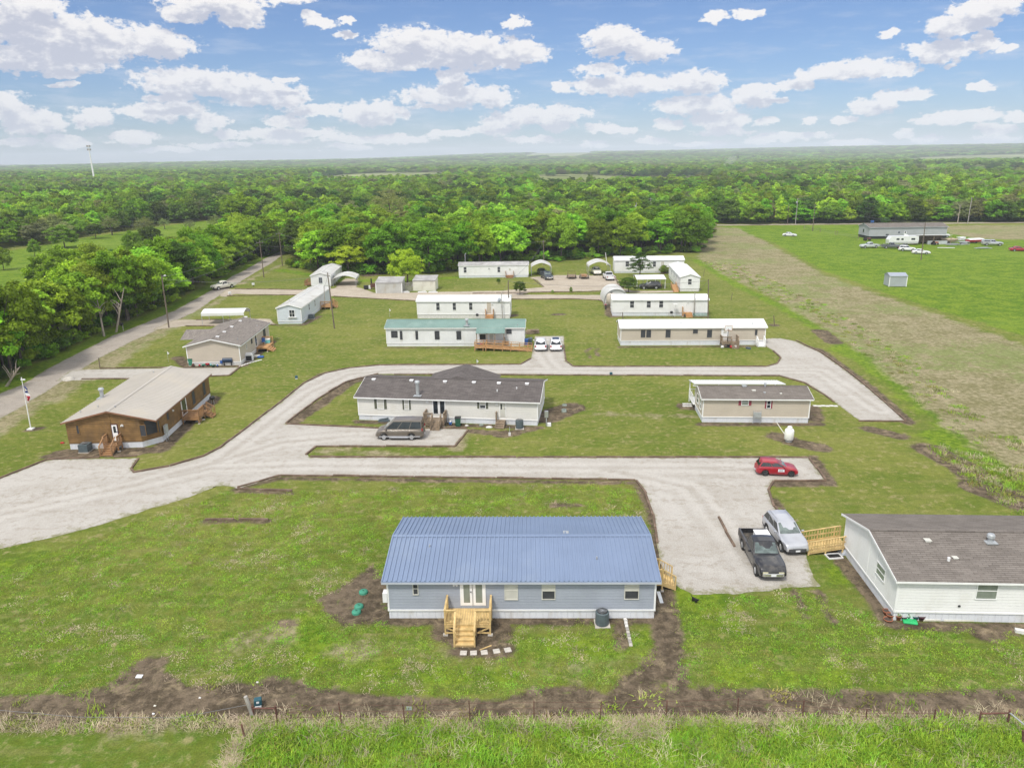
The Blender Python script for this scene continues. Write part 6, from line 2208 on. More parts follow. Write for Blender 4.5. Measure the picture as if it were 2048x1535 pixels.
def bin_(x, y, lab, m_, lidm=None, rz=0):
    g = G(x, y)
    rt = thing('wheelie_bin', lab, 'bin', (g.x, g.y, 0), rz)
    b_ = MB()
    b_.add([(-.25, -.27, .08), (.25, -.27, .08), (.25, .27, .08), (-.25, .27, .08), (-.31, -.36, 1.0), (.31, -.36, 1.0), (.31, .36, 1.0), (-.31, .36, 1.0)], [(3, 2, 1, 0), (4, 5, 6, 7), (0, 1, 5, 4), (1, 2, 6, 5), (2, 3, 7, 6), (3, 0, 4, 7)])
    b_.build('bin', M[m_], rt, bevel=0.03)
    MB().prism([(-.40, 1.005), (.38, 1.005), (.36, 1.06), (-.2, 1.10), (-.38, 1.06)], -.34, .34, 'x').build('lid', M[lidm or m_], rt)
    for sg in (-1, 1):
        wheelmb(0, 0, 0.12, 0.06).build('wheel', M['rubber'], rt).location = (sg * .28, .26, 0)
    return rt


bin_(560 + 1140 / 3.2, 852, 'dark green wheelie bin at the foot of the shuttered home deck', 'green_dark', 'black')
bin_(340 + 210 / 4.876, 540 + 930 / 4.876, 'green wheelie bin at the corner of the beige home', 'green_lid', 'green_dark')
bin_(740 + 1523 / 4.876, 570 + 588 / 4.876, 'blue wheelie bin at the end of the green-roofed home', 'bluep')
bin_(740 + 1562 / 4.876, 570 + 580 / 4.876, 'grey wheelie bin beside the blue one', 'ac')
# septic lids
for x, y, lab in ((727, 1185, 'green septic lid nearest the blue-roofed home wall, highest of the front three'), (718, 1214, 'green septic lid in the middle of the bare dirt patch'), (713, 1225, 'green septic lid lowest on the bare dirt patch'), (1129, 811, 'pale septic lid farthest from the shuttered home'), (1128, 820.5, 'pale green septic lid in the middle right of the shuttered home'), (1128, 823.5, 'pale septic lid nearest on the dirt right of the shuttered home')):
    g = G(x, y)
    rt = thing('septic_lid', lab, 'septic lid', (g.x, g.y, 0), random.uniform(0, 3), 'green septic lids on bare dirt')
    dome = MB().lathe([(0.30, 0), (0.30, 0.12), (0.27, 0.17), (0.12, 0.19), (0, 0.19)], 24)
    dome.build('lid', M['green_lid' if 'pale' not in lab else 'blindgreen'], rt)
    MB().bar((-0.08, 0, 0.215), (0.08, 0, 0.215), 0.03, 0.04).build('handle', M['green_dark'], rt)
# stepping stones
for i, (x, y) in enumerate(((927, 1305.5), (947, 1305.5), (968.5, 1304.5), (993, 1302), (1015.5, 1299.5))):
    g = G(x, y)
    o = MB().box(-0.2, 0.2, -0.2, 0.2, 0, 0.05).build('stepping_stone', M['concrete'], bevel=0.01)
    o.location = (g.x, g.y, 0.0)
    o.rotation_euler = (0, 0, random.uniform(-0.08, 0.08) + 0.05 * i)
    tag(o, ['square stepping stone left of the deck steps', 'square stepping stone below the deck steps', 'middle square stone of the row below the deck', 'square stepping stone second from the right end', 'square stepping stone at the right end of the row'][i], 'paving stone', 'stepping stones below the pine deck')
c4p = lambda x, y: (1150 + x / 2.926, 620 + y / 2.926)
for i in range(6):
    g = G(*c4p(1405 + i * 24, 560 + (i % 2) * 1.5))
    o = MB().box(-0.22, 0.22, -0.2, 0.2, 0, 0.05).build('stepping_stone', M['block'])
    o.location = (g.x, g.y, 0)
    tag(o, 'pale stepping stone in the row right of the tan home', 'paving stone', 'stones right of the red-shuttered home')
for i in range(6):
    g = G(*c4p(640 + (i % 3) * 17, 549 + (i // 3) * 12))
    o = MB().box(-0.2, 0.2, -0.2, 0.2, 0, 0.05).build('stepping_stone', M['block'])
    o.location = (g.x, g.y, 0)
    tag(o, 'pale paver in the small patch left of the tan home', 'paving stone', 'pavers left of the red-shuttered home')
for i in range(8):
    t_ = i / 7
    g = G(340 + (690 + 190 * t_) / 4.876, 540 + (936 - 58 * t_ ** 0.8) / 4.876)
    o = MB().box(-0.24, 0.24, -0.16, 0.16, 0, 0.06).build('stepping_stone', M['block'])
    o.location = (g.x, g.y, 0)
    o.rotation_euler = (0, 0, 0.5)
    tag(o, 'pale edging stone curving past the beige home corner', 'paving stone', 'edging stones by the beige home')
for i in range(5):
    g = G((1265 + i * 9 + (i % 2) * 22) / 3.2, 680 + (520 - i * 11) / 3.2)
    o = MB().box(-0.22, 0.22, -0.2, 0.2, 0, 0.05).build('stepping_stone', M['block'])
    o.location = (g.x, g.y, 0)
    o.rotation_euler = (0, 0, i)
    tag(o, 'broken paver below the log home side deck', 'paving stone', 'pavers below the log home deck')
# white block row and downspout
for i in range(9):
    g = G(1250.5 + i * 1.35, 1239 + i * 6.3)
    o = MB().box(-0.1, 0.1, -0.12, 0.12, 0, 0.07).build('concrete_block', M['block' if i < 3 else ('polegrey' if i % 2 else 'concrete')])
    o.location = (g.x, g.y, 0)
    o.rotation_euler = (0, 0, random.uniform(-0.2, 0.2))
    tag(o, ('white' if i < 3 else 'dull') + ' concrete block in the row running out from the blue-roofed home', 'block', 'block row beside the air conditioner')
o = MB().box(-0.05, 0.75, -0.03, 0.03, 0, 0.05).build('pine_offcut', M['wood_new'])
o.location = G(961, 1299)
o.rotation_euler = (0, 0, 0.55)
tag(o, 'loose pine board on the dirt right of the deck steps', 'board')
# propane tank
g = G(1577, 882)
rt = thing('propane_tank', 'white upright propane tank behind the red hatchback', 'gas tank', (g.x, g.y, 0))
MB().lathe([(0, 0.1), (0.35, 0.12), (0.46, 0.3), (0.46, 1.15), (0.38, 1.32), (0.2, 1.38), (0, 1.38)], 24).build('shell', M['tank'], rt)
MB().lathe([(0.22, 1.38), (0.24, 1.40), (0.24, 1.56), (0.18, 1.62), (0, 1.63)], 18).build('cap', M['tank'], rt)
MB().lathe([(0.33, 0), (0.33, 0.2)], 18).build('base_ring', M['galv'], rt)
o = MB().tube([G(1554, 846) + Vector((0, 0, .03)), G(1562, 858) + Vector((0, 0, .03)), G(1572, 872) + Vector((0, 0, .03))], 0.05, 8).build('supply_pipe', M['shedcream'])
tag(o, 'pale pipe on bare dirt leading to the propane tank', 'pipe')
# meter pole of home 3
c3p = lambda x, y: (560 + x / 3.2, 700 + y / 3.2)
g = G(*c3p(1705, 485))
rt = thing('meter_post', 'grey meter post right of the shuttered home', 'meter post', (g.x, g.y, 0))
MB().tube([(0, 0, 0), (0, 0, 1.7)], 0.05).build('pole', M['galv'], rt)
MB().box(-0.2, 0.2, -0.12, 0.12, 1.0, 1.75).build('meter_box', M['metal'], rt, bevel=0.02)
MB().box(0.1, 0.5, -0.2, 0.2, 0, 0.35).build('ground_box', M['white_plastic'], rt, bevel=0.02)
# things in front of home 3
g = G(*c3p(1470, 545))
rt = thing('yard_hydrant', 'thin post with concrete block on dirt near the round air conditioner', 'post', (g.x, g.y, 0))
MB().tube([(0, 0, 0), (0, 0, 1.0)], 0.03).build('pole', M['galv'], rt)
MB().box(-0.12, 0.12, -0.1, 0.1, 0, 0.3).build('ground_box', M['block'], rt)
g = G(*c3p(665, 455))
o = MB().box(-0.6, 0.6, -0.2, 0.2, 0, 0.18).bar((-0.5, 0, 0.2), (0.5, 0.1, 0.35), 0.2, 0.1).build('folded_chair', M['ac'])
o.location = g
tag(o, 'dark folded chair lying behind the brown van', 'chair')
for i, (x, y, rad, m_) in enumerate(((1338, 495, 0.3, 'block'), (1288, 482, 0.22, 'blindgreen'), (1195, 485, 0.16, 'block'))):
    g = G(*c3p(x, y))
    o = MB().lathe([(0, 0), (rad, 0.02), (rad * 0.85, 0.12), (rad * 0.3, 0.18), (0, 0.18)], 7, smooth=False).build('garden_stone', M[m_])
    o.location = g
    o.scale = (1.3, 0.8, 1)
    tag(o, ['large white garden stone before the shuttered home', 'flat greenish garden stone before the shuttered home', 'small pale garden stone beside the gravel edge'][i], 'stone')
g = G(*c3p(1092, 478))
rt = thing('blue_bucket', 'blue bucket with rags beside the shuttered home deck', 'bucket', (g.x, g.y, 0))
MB().lathe([(0, 0), (0.17, 0), (0.2, 0.36), (0.17, 0.37)], 14).build('bucket', M['bluep'], rt)
MB().lathe([(0, 0.3), (0.16, 0.36), (0.08, 0.5), (0, 0.52)], 9).build('rag', M['flag_white'], rt)
# pots along home 2
c2p = lambda x, y: (1400 + x / 3.159, 880 + y / 3.159)
for (x, y, rad, h_, m_, lab, plant) in ((1178, 1100, .24, .30, 'terracotta', 'orange clay pot farthest along the white home corner', 0), (1200, 1122, .24, .3, 'terracotta', 'orange clay pot in the middle of the corner cluster', 0), (1187, 1138, .26, .14, 'terracotta', 'shallow reddish dish in front of the clay pots', 0), (1250, 1132, .2, .34, 'terracotta', 'brown pot with green plant before the white home', 1), (1285, 1134, .17, .25, 'black', 'black plastic pot between brown pot and green bag', 0), (1312, 1130, .15, .25, 'green_dark', 'dark pot with small plant behind the green bag', 1), (1355, 1130, .24, .3, 'teal', 'dark teal pot right of the green bag', 0), (1393, 1133, .24, .32, 'purple', 'dark purple pot at the right end of the row', 0)):
    g = G(*c2p(x, y))
    rt = thing('flower_pot', lab, 'pot', (g.x, g.y, 0), 0, 'pots along the white home')
    MB().lathe([(0, 0), (rad * .72, 0), (rad, h_), (rad * 1.06, h_), (rad * 1.06, h_ - .05)], 16).build('pot', M[m_], rt)
    MB().lathe([(0, h_ - .04), (rad * .95, h_ - .04)], 14).build('soil', M['soil'], rt)
    if plant:
        mb = MB()
        for q in range(26):
            an, rr = random.uniform(0, 2 * PI), random.uniform(0.02, rad * 1.1)
            z0 = h_ + random.uniform(0, .22)
            c_ = Vector((rr * math.cos(an), rr * math.sin(an), z0))
            d = Vector((random.uniform(-1, 1), random.uniform(-1, 1), .4)).normalized() * .07
            e = d.cross(Vector((0, 0, 1))).normalized() * .04
            mb.quad(c_ - d, c_ + e, c_ + d, c_ - e)
        mb.build('plant', M['leafbright'], rt)
g = G(*c2p(1325, 1150))
o = MB().box(-0.42, 0.42, -0.24, 0.24, 0, 0.15).build('soil_bag', M['bag_green'], bevel=0.06)
o.location = g
o.rotation_euler = (0.05, 0, -0.25)
tag(o, 'bright green soil bag lying among the pots', 'bag')
for x0, x1, y, lab in ((1405, 1515, 1138, 'left pale board lying along the white home skirting'), (1540, 1765, 1141, 'long right pale board lying along the white home skirting')):
    a, c_ = G(*c2p(x0, y)), G(*c2p(x1, y))
    o = MB().bar((a.x, a.y, .06), (c_.x, c_.y, .06), .14, .10).build('pale_board', M['shedcream'])
    tag(o, lab, 'board')
g = G(*c2p(2030, 1215))
o = MB().box(-0.35, 0.35, -0.15, 0.15, 0, 0.2).build('concrete_block', M['block'])
o.location = g
o.rotation_euler = (0, 0, -0.4)
tag(o, 'pale block lying on weedy dirt at the right edge of the photo', 'block')
g = G(*c2p(845, 735))
rt = thing('pet_door_tray', 'white framed tray lying open beside the ramp', 'tray', (g.x, g.y, 0), 0.1)
fr = MB()
for q in ((-.55, .55, -.35, -.28), (-.55, .55, .28, .35), (-.55, -.48, -.279, .279), (.48, .55, -.279, .279)):
    fr.box(*q, 0, .1)
fr.build('frame', M['white_plastic'], rt)
MB().box(-.478, .478, -.278, .278, .02, .05).build('mat', M['black'], rt)
g = G(*c2p(900, 715))
rt = thing('grey_hatch_cover', 'grey hinged cover leaning on the white home wall', 'cover', (g.x - 0.12, g.y, 0), 0.1)
MB().prism([(-.1, 0), (.15, 0), (.5, .55), (.35, .65)], -.35, .35, 'y').build('panel', M['trim_grey'], rt, bevel=.03)
MB().box(-.05, .15, -.3, .3, .02, .1).build('hinge', M['metal'], rt)
# black cat
g = G(1389, 1203)
bm_ = bmesh.new()
vs_ = [bm_.verts.new(p) for p in ((-.16, 0, .2), (0, 0, .21), (.16, 0, .22), (.25, 0, .29), (.33, 0, .31), (-.25, 0, .26), (-.38, 0, .36), (-.14, .06, .1), (-.15, .06, .01), (-.14, -.06, .1), (-.15, -.06, .01), (.15, .05, .1), (.16, .05, .01), (.15, -.05, .1), (.19, -.05, .01), (.285, .035, .365), (.285, -.035, .365), (.385, 0, .295))]
for a, c_ in ((0, 1), (1, 2), (2, 3), (3, 4), (0, 5), (5, 6), (0, 7), (7, 8), (0, 9), (9, 10), (2, 11), (11, 12), (2, 13), (13, 14), (4, 15), (4, 16), (4, 17)):
    bm_.edges.new((vs_[a], vs_[c_]))
me = bpy.data.meshes.new('cat')
bm_.to_mesh(me)
bm_.free()
me.materials.append(M['fur'])
o = bpy.data.objects.new('cat', me)
C.objects.link(o)
md = o.modifiers.new('skin', 'SKIN')
for i, rr in enumerate((.085, .09, .085, .055, .062, .025, .018, .035, .022, .035, .022, .032, .02, .032, .02, .018, .018, .03)):
    me.skin_vertices[0].data[i].radius = (rr, rr)
me.skin_vertices[0].data[1].use_root = True
o.modifiers.new('sub', 'SUBSURF').render_levels = 2
o.location = g
o.rotation_euler = (0, 0, math.radians(-60))
tag(o, 'black cat walking on the grass below the black pickup', 'cat')
# utility pedestals
for x, y, lab, s_ in ((517, 1410, 'blue-green utility pedestal beside the bare dirt track', 1.0), (593, 757, 'small dark utility pedestal beside the curved gravel drive', 0.9), (1222, 750, 'small dark utility pedestal at the long gravel drive edge', 0.9)):
    g = G(x, y)
    rt = thing('utility_pedestal', lab, 'pedestal', (g.x, g.y, 0), 0.25)
    MB().box(-.2 * s_, .2 * s_, -.16 * s_, .16 * s_, .08, .46 * s_).build('case', M['teal'], rt, bevel=.05)
    MB().box(-.16 * s_, .16 * s_, -.2 * s_, .2 * s_, 0, .09).build('base', M['white_plastic'], rt)
    if s_ == 1.0:
        MB().box(-.07, .07, -.167, -.161, .26, .38).build('label_plate', M['plate'], rt)
# clutter at home 15
c14p = lambda x, y: (340 + x / 4.876, 540 + y / 4.876)
g = G(*c14p(570, 925))
rt = thing('grill', 'black barrel grill against the beige home wall', 'grill', (g.x, g.y, 0), 0)
MB().tube([(-.7, 0, .75), (.7, 0, .75)], .36, 16).build('barrel', M['bluedark'], rt)
for x in (-.5, .5):
    MB().box(x - .04, x + .04, -.25, .25, 0, .5).build('leg', M['black'], rt)
MB().box(-1.05, -.72, -.3, .3, .3, .75).build('side_shelf', M['bluep'], rt)
toys = [(225, 940, .3, 'rust', 'dark red toy heap left'), (290, 940, .22, 'redp', 'red toy'), (330, 938, .25, 'green_lid', 'green ride-on toy'), (365, 932, .28, 'redp', 'pink and red tricycle'), (400, 935, .2, 'cyan', 'pale blue toy'), (430, 945, .25, 'green_dark', 'dark green toy cart'), (465, 942, .22, 'bluep', 'blue toy bucket')]
for x, y, s_, m_, lab in toys:
    g = G(*c14p(x, y))
    rt = thing('garden_toy', lab + ' before the beige home wall', 'toy', (g.x, g.y, 0), random.uniform(0, 3), 'toys along the beige home')
    MB().box(-s_, s_, -s_ * .5, s_ * .5, .12, .12 + s_ * .9).build('body', M[m_], rt, bevel=.05)
    MB().bar((s_ * .6, 0, s_), (s_ * .8, 0, s_ * 1.9), .05).build('handle', M['white_plastic'], rt)
    for sg in (-1, 1):
        wheelmb(-s_ * .6, sg * s_ * .55, .12, .06).build('wheel', M['rubber'], rt)
g = G(*c14p(778, 880))
small('washing_machine', 'white dog crate with dark front beside the beige home', 'crate', (g.x, g.y, 0), 0.1, [('case', MB().box(-.5, .5, -.4, .4, 0, .95), 'white_plastic'), ('door', MB().box(-.42, .42, -.415, -.402, .08, .8), 'black'), ('lid', MB().box(-.45, .35, -.35, .35, .96, 1.12), 'trim_white')])
for x, y, m_, sz, lab in ((845, 850, 'shedcream', .5, 'cream cushion heap below the beige home deck'), (885, 855, 'bluep', .45, 'blue toy car at the beige home deck')):
    g = G(*c14p(x, y))
    o = MB().box(-sz, sz, -sz * .6, sz * .6, 0, sz * .7).build('deck_clutter', M[m_], bevel=.1)
    o.location = g
    tag(o, lab, 'clutter')
p = h15.world(h15.L + 1.0, h15.inv.to_3x3() and h15.uz('right', 340 + 880 / 4.876, 685)[0] + 0.6, 0.725)
small('storage_tote', 'turquoise tote standing on the beige home deck', 'tote', p, 0.2, [('bin', MB().box(-.35, .35, -.3, .3, 0, .55), 'cyan'), ('lid', MB().box(-.38, .38, -.33, .33, .551, .6), 'white_plastic')])
p = h15.world(h15.L + 0.6, h15.uz('right', 340 + 860 / 4.876, 680)[0] + 0.5, 0.725)
small('folding_chair', 'blue chair standing on the beige home deck', 'chair', p, 0.2, [('seat', MB().box(-.25, .25, -.25, .25, .4, .46), 'bluep'), ('backrest', MB().box(-.25, .25, .2, .26, .46, 1.0), 'bluep'), ('leg', MB().box(-.24, -.2, -.24, .24, 0, .4), 'metal'), ('leg', MB().box(.2, .24, -.24, .24, 0, .4), 'metal')])
# h6 porch clutter
for du, m_, sz, lab in ((0.9, 'redp', .3, 'red cooler on the green porch deck'), (0.4, 'bluep', .3, 'blue tub on the green porch deck'), (4.5, 'wood_red', .5, 'brown wooden bench on the green porch deck')):
    p = h6.world(ua + du, -1.2, 0.525)
    small('porch_item', lab, lab.split()[1] if 'bench' not in lab else 'bench', p, 0, [('case', MB().box(-sz, sz, -.25, .25, 0, sz), m_), ('lid', MB().box(-sz - .02, sz + .02, -.27, .27, sz + .001, sz + .06), 'white_plastic' if m_ != 'wood_red' else 'wood_old')])
g = G(1064, 672)
o = MB().bar((-1, 0, .25), (1.2, .5, .4), .8, .5).bar((-.8, .3, .6), (.9, -.1, .7), .6, .2).build('lumber_heap', M['wood_old'])
o.location = (g.x, g.y + 1.5, 0)
tag(o, 'heap of old boards behind the bins of the green-roofed home', 'lumber')
# basketball hoop at home 5
g = G(1150 + 890 / 2.926, 694)
rt = thing('basketball_hoop', 'basketball hoop on dark pole before the tan home deck', 'basketball hoop', (g.x, g.y, 0), 0)
MB().tube([(0, 0, 0), (0, 0, 2.9)], .06).build('pole', M['black'], rt)
MB().box(-.55, .55, -.05, -.02, 2.6, 3.35).build('backboard', M['plate'], rt)
fr = MB()
for q in ((-.58, .58, 2.57, 2.63), (-.58, .58, 3.32, 3.38), (-.58, -.52, 2.631, 3.319), (.52, .58, 2.631, 3.319)):
    fr.box(q[0], q[1], -.062, -.051, q[2], q[3])
fr.build('board_frame', M['wood_orange'], rt)
hoop = MB().tube([(.22 * math.cos(t), -.3 + .22 * math.sin(t), 2.75) for t in np.linspace(0, 2 * PI, 17)], .015, 6, cap=False)
hoop.build('rim', M['terracotta'], rt)
MB().box(-.4, .4, -.5, .4, 0, .18).build('base', M['black'], rt)
for dx, m_, lab in ((-0.9, 'block', 'white ball-like bucket by the tan home deck'), (0.5, 'redp', 'red ball under the basketball hoop'), (1.1, 'block', 'white bucket right of the basketball hoop')):
    o = MB().lathe([(0, 0), (.2, .03), (.26, .2), (.2, .38), (0, .42)], 12).build('yard_bucket', M[m_])
    o.location = (g.x + dx, g.y - 0.6, 0)
    tag(o, lab, 'bucket')
p = h5.world(h5.L - 0.7, -0.75)
deck('entry_steps', 'small white railed steps at the right end of the tan white-roofed home', h5.world(h5.L - 0.8, -0.04), h5.ang, 1.2, 0.6, 0.5, 'trim_white', 0, 1.0, 2, rails='lr', steprail=True, blocks=False)
for x in (1018, 1010):
    g = G(1150 + x / 2.926, 697 + (x - 1010) * .1)
    o = MB().box(-.25, .25, -.2, .2, 0, .25).build('concrete_block', M['ac'])
    o.location = g
    tag(o, {1018: 'dark block right of the tan home deck', 1010: 'second dark block touching the first by the deck'}[x], 'block')
# green pallet fence below home 8
g = h8.world(h8.L - 2.7, -0.4)
o = MB()
for i in range(11):
    o.bar((i * .24, 0, 0), (i * .24 + .1, 0, .55), .07, .03, up=(0, 1, 0))
o.bar((0, .04, .4), (2.5, .04, .4), .06, .03)
o = o.build('rack', M['green_lid'])
o.location = g
o.rotation_euler = (0, 0, h8.ang)
tag(o, 'green metal rack leaning on the skirting of the white home', 'rack')
for hh, px, lab in ((h7, 740 + 1050 / 4.876, 'dark grill with cover before the short white home'), (h8, 1000 + 1590 / 4.655, 'small dark grill left of the white home steps')):
    u = hh.uz('front', px, 632)[0]
    small('kettle_grill', lab, 'grill', hh.world(u, -0.7), 0, [('kettle', MB().lathe([(0, .55), (.22, .62), (.3, .8), (.22, 1.0), (0, 1.05)], 14), 'black'), ('leg', MB().bar((-.2, 0, 0), (-.1, 0, .65), .04), 'metal'), ('leg', MB().bar((.2, 0, 0), (.1, 0, .65), .04), 'metal')])
g = G(1000 + 1628 / 4.655, 480 + 714 / 4.655)
small('bird_feeder', 'white feeder on a thin post left of the white home steps', 'feeder', (g.x, g.y, 0), 0, [('pole', MB().tube([(0, 0, 0), (0, 0, 2.2)], .03), 'white_plastic'), ('tray', MB().box(-.35, .35, -.25, .25, 2.2, 2.35), 'white_plastic')])
# h16 kettle grill and small bits
p = h16.world(h16.L + 1.1, h16.uz('right', 1300 / 3.2, 680 + 432 / 3.2)[0] + .3)
small('kettle_grill', 'black kettle grill behind the log home side deck', 'grill', p, 0, [('kettle', MB().lathe([(0, .55), (.25, .62), (.34, .8), (.25, 1.0), (0, 1.05)], 14), 'black'), ('leg', MB().bar((-.2, 0, 0), (-.1, 0, .65), .04), 'metal'), ('leg', MB().bar((.2, 0, 0), (.1, 0, .65), .04), 'metal')])
g = G(400 / 3.2, 680 + 660 / 3.2)
o = MB().box(-.18, .18, -.1, .1, 0, .14).build('gas_can', M['redp'], bevel=.03)
o.location = g
tag(o, 'small red can on the lawn left of the log home', 'can')
for x, y in ((778, 640), (1041 / 4.876 * 1 + 740, 740), (333, 722)):
    pass
# little yard flags and light posts
for (bx_, by_, tx_, ty_, lab) in ((779, 634, 778.5, 617, 'white flag on thin stake left of the short white home'), (955.5, 748, 953, 718, 'white flag on tall thin stake before the long gravel drive'), (337, 724, 334, 702, 'white flag on thin stake left of the beige home')):
    a = G(bx_, by_)
    t_ = atY(tx_, ty_, a.y)
    rt = thing('yard_flag', lab, 'flag', (a.x, a.y, 0))
    MB().tube([(0, 0, 0), (t_.x - a.x, 0, t_.z)], .018).build('stake', M['galv'], rt)
    MB().add([(t_.x - a.x, 0, t_.z), (t_.x - a.x + .28, .05, t_.z - .32), (t_.x - a.x + .12, .02, t_.z - .5), (t_.x - a.x, 0, t_.z - .42)], [(0, 1, 2, 3)]).build('cloth', M['flag_white'], rt).modifiers.new('thick', 'SOLIDIFY').thickness = .01

# ------------------------------------------------------------------ flag pole with tricolour
a = G(62, 858)
t_ = atY(43, 756, a.y)
rt = thing('flagpole', 'leaning white flagpole on a round dirt bed beside the county road', 'flagpole', (a.x, a.y, 0))
T = Vector((t_.x - a.x, 0, t_.z))
MB().tube([(0, 0, 0), T * .5, T], [.06, .05, .035]).build('pole', M['trim_white'], rt)
MB().lathe([(0, -.05), (.08, 0), (.05, .09), (0, .1)], 10, T).build('finial', M['chrome'], rt)
MB().box(-.3, .3, -.3, .3, 0, .12).build('base', M['block'], rt)
MB().box(T.x * .97 - .1, T.x * .97 + .35, -.06, .06, T.z - .22, T.z - .1).build('solar_light', M['white_plastic'], rt)
fl = thing('flag', 'limp red white and blue flag with one white star hanging from the leaning flagpole', 'flag', (a.x, a.y, 0))


def flagpart(nm, u0, u1, w0, w1, m_):
    mb = MB()
    n_, k_ = 8, 12
    vs = []
    for i in range(n_ + 1):
        for j in range(k_ + 1):
            u = u0 + (u1 - u0) * i / n_
            w = w0 + (w1 - w0) * j / k_
            top = T * .84
            x = top.x + .05 + .10 * w + .34 * u + .10 * math.sin(w * 9 + u * 3)
            y = .10 * math.sin(u * 7 + w * 4)
            z = top.z - 1.55 * w - .25 * u
            vs.append((x, y, z))
    mb.add(vs, [(i * (k_ + 1) + j, i * (k_ + 1) + j + 1, (i + 1) * (k_ + 1) + j + 1, (i + 1) * (k_ + 1) + j) for i in range(n_) for j in range(k_)], 0, True)
    o = mb.build(nm, M[m_], fl)
    o.modifiers.new('thick', 'SOLIDIFY').thickness = .008


flagpart('blue_field', 0, 1, 0, .36, 'flag_blue')
flagpart('white_stripe', .1, 1, .36, .62, 'flag_white')
flagpart('red_stripe', 0, 1, .62, 1.0, 'flag_red')
tp = T * .84
st5 = [(tp.x + .32 + (.13 if i % 2 == 0 else .055) * math.sin(i * PI / 5), tp.z - .38 + (.13 if i % 2 == 0 else .055) * math.cos(i * PI / 5)) for i in range(10)]
MB().prism(st5, -.14, -.13, 'y').build('star', M['flag_white'], fl)


# ------------------------------------------------------------------ poles and wires
PTS = {}


def upole(key, base, top, lab, r=.13, arm=0, mt_='pole', transformer=False, lamp=False):
    a = G(*base)
    t_ = atY(top[0], top[1], a.y)
    rt = thing('utility_pole', lab, 'utility pole', (a.x, a.y, 0), 0, 'utility poles')
    T = Vector((t_.x - a.x, 0, t_.z))
    MB().tube([(0, 0, -.2), T * .5, T], [r, r * .88, r * .7], 10).build('pole', M[mt_], rt)
    if arm:
        c_ = T * .93
        MB().bar(c_ + Vector((-arm, -.12, 0)), c_ + Vector((arm, -.12, 0)), .1, .12).build('crossarm', M[mt_], rt)
        ins = MB()
        for x in (-arm + .1, 0, arm - .1):
            ins.lathe([(.04, 0), (.06, .05), (.03, .16), (0, .17)], 8, c_ + Vector((x, -.12, .06)))
        ins.build('insulator', M['galv'], rt)
    if transformer:
        MB().lathe([(0, -.5), (.24, -.5), (.24, .35), (.18, .42), (0, .42)], 14, T * .84 + Vector((-.38, 0, 0))).build('transformer', M['galv'], rt)
    if lamp:
        l_ = MB()
        l_.tube([T * .97, T * .97 + Vector((.55, -.1, .25))], .03)
        l_.build('lamp_arm', M['galv'], rt)
        MB().lathe([(0, .1), (.14, .08), (.22, -.06), (0, -.08)], 12, T * .97 + Vector((.62, -.1, .22))).build('lamp_head', M['white_plastic'], rt)
    PTS[key] = (Vector((a.x, a.y, 0)), T)
    return rt


upole('a', (338, 655), (323, 550), 'tall dark utility pole with lamp beside the county road near the open carport', lamp=True)
upole('b', (528, 555), (519, 480), 'utility pole with crossarm on the roadside before the tree belt', arm=.9)
upole('c', (565, 532), (558, 463), 'utility pole with crossarm at the far bend of the county road', arm=.9)
upole('d', (623, 541), (616.5, 477), 'utility pole with grey transformer before the left end of the tree belt', transformer=True, arm=.6)
upole('e', (669, 657), (655, 545), 'two-tone service pole standing on the lawn beside the pale blue-white home', r=.12)
upole('f', (650, 618), (648, 572), 'short grey service pole against the pale blue-white home', r=.10, mt_='polegrey')
upole('g', (1088, 530), (1087, 480), 'dark utility pole behind the left carport', arm=.5)
upole('h', (1018, 634), (1016.5, 560), 'dark utility pole at the right end of the short white home', r=.12)
upole('i', (1005, 638), (1003, 585), 'pale service post with dish before the short white home', r=.09, mt_='polegrey')
upole('j', (1214, 530), (1211, 505), 'pale leaning mast between right carport and long back home', r=.13, mt_='block')
upole('k', (1416, 640), (1417, 558), 'dark utility pole right of the white home', r=.11)
upole('l', (1388, 632), (1390, 585), 'grey service pole before the white home steps', r=.11, mt_='polegrey')
upole('m', (1575, 448), (1578, 407), 'brown pole leftmost of three beside the far road', r=.14, mt_='pole')
upole('n', (1590.5, 449), (1596, 396), 'pale grey pole with transformer beside the far road', r=.16, mt_='polegrey', transformer=True)
upole('o', (1625, 462), (1630.5, 407), 'brown pole standing on the meadow before the far road', r=.15)
upole('p', (1842, 520), (1851, 444), 'leaning brown pole before the junk yard cars', r=.14)
upole('q', (1935, 448), (1944, 394), 'tall pale pole beside the far road right of the junk yard', r=.17, mt_='polegrey')
upole('r', (1274, 452), (1272.5, 405), 'grey pole with transformer rising out of the trees at the middle right', r=.17, mt_='polegrey', transformer=True)
upole('s', (1303, 440), (1301.5, 395), 'grey pole with crossarm rising out of the trees at the middle right', r=.17, mt_='polegrey', arm=.9)
upole('t', (1549, 652), (1547.5, 630), 'short dark post in a round bed right of the tan home', r=.08)
upole('u', (1246, 638), (1245, 624), 'short dark post behind the left end of the tan home', r=.09)
upole('v', (1462, 600), (1465, 585), 'leaning stake with sapling right of the white homes, nearer one', r=.05)
upole('w', (1407, 552), (1409, 538), 'leaning stake with sapling right of the white homes, farther one', r=.05)
upole('x', (200, 735), (197, 715), 'short dark post at the mouth of the beige home drive', r=.07)
g = PTS['i'][0] + PTS['i'][1] * .72
small('satellite_dish', 'grey dish on the service post of the short white home', 'dish', (g.x - .35, g.y - .15, g.z), 0.8, [('dish', MB().lathe([(0, 0), (.3, .05), (.45, .16)], 16, (0, 0, 0), axis='y'), 'trim_grey'), ('bracket', MB().bar((0, 0, 0), (.4, -.1, 0), .05), 'metal')])


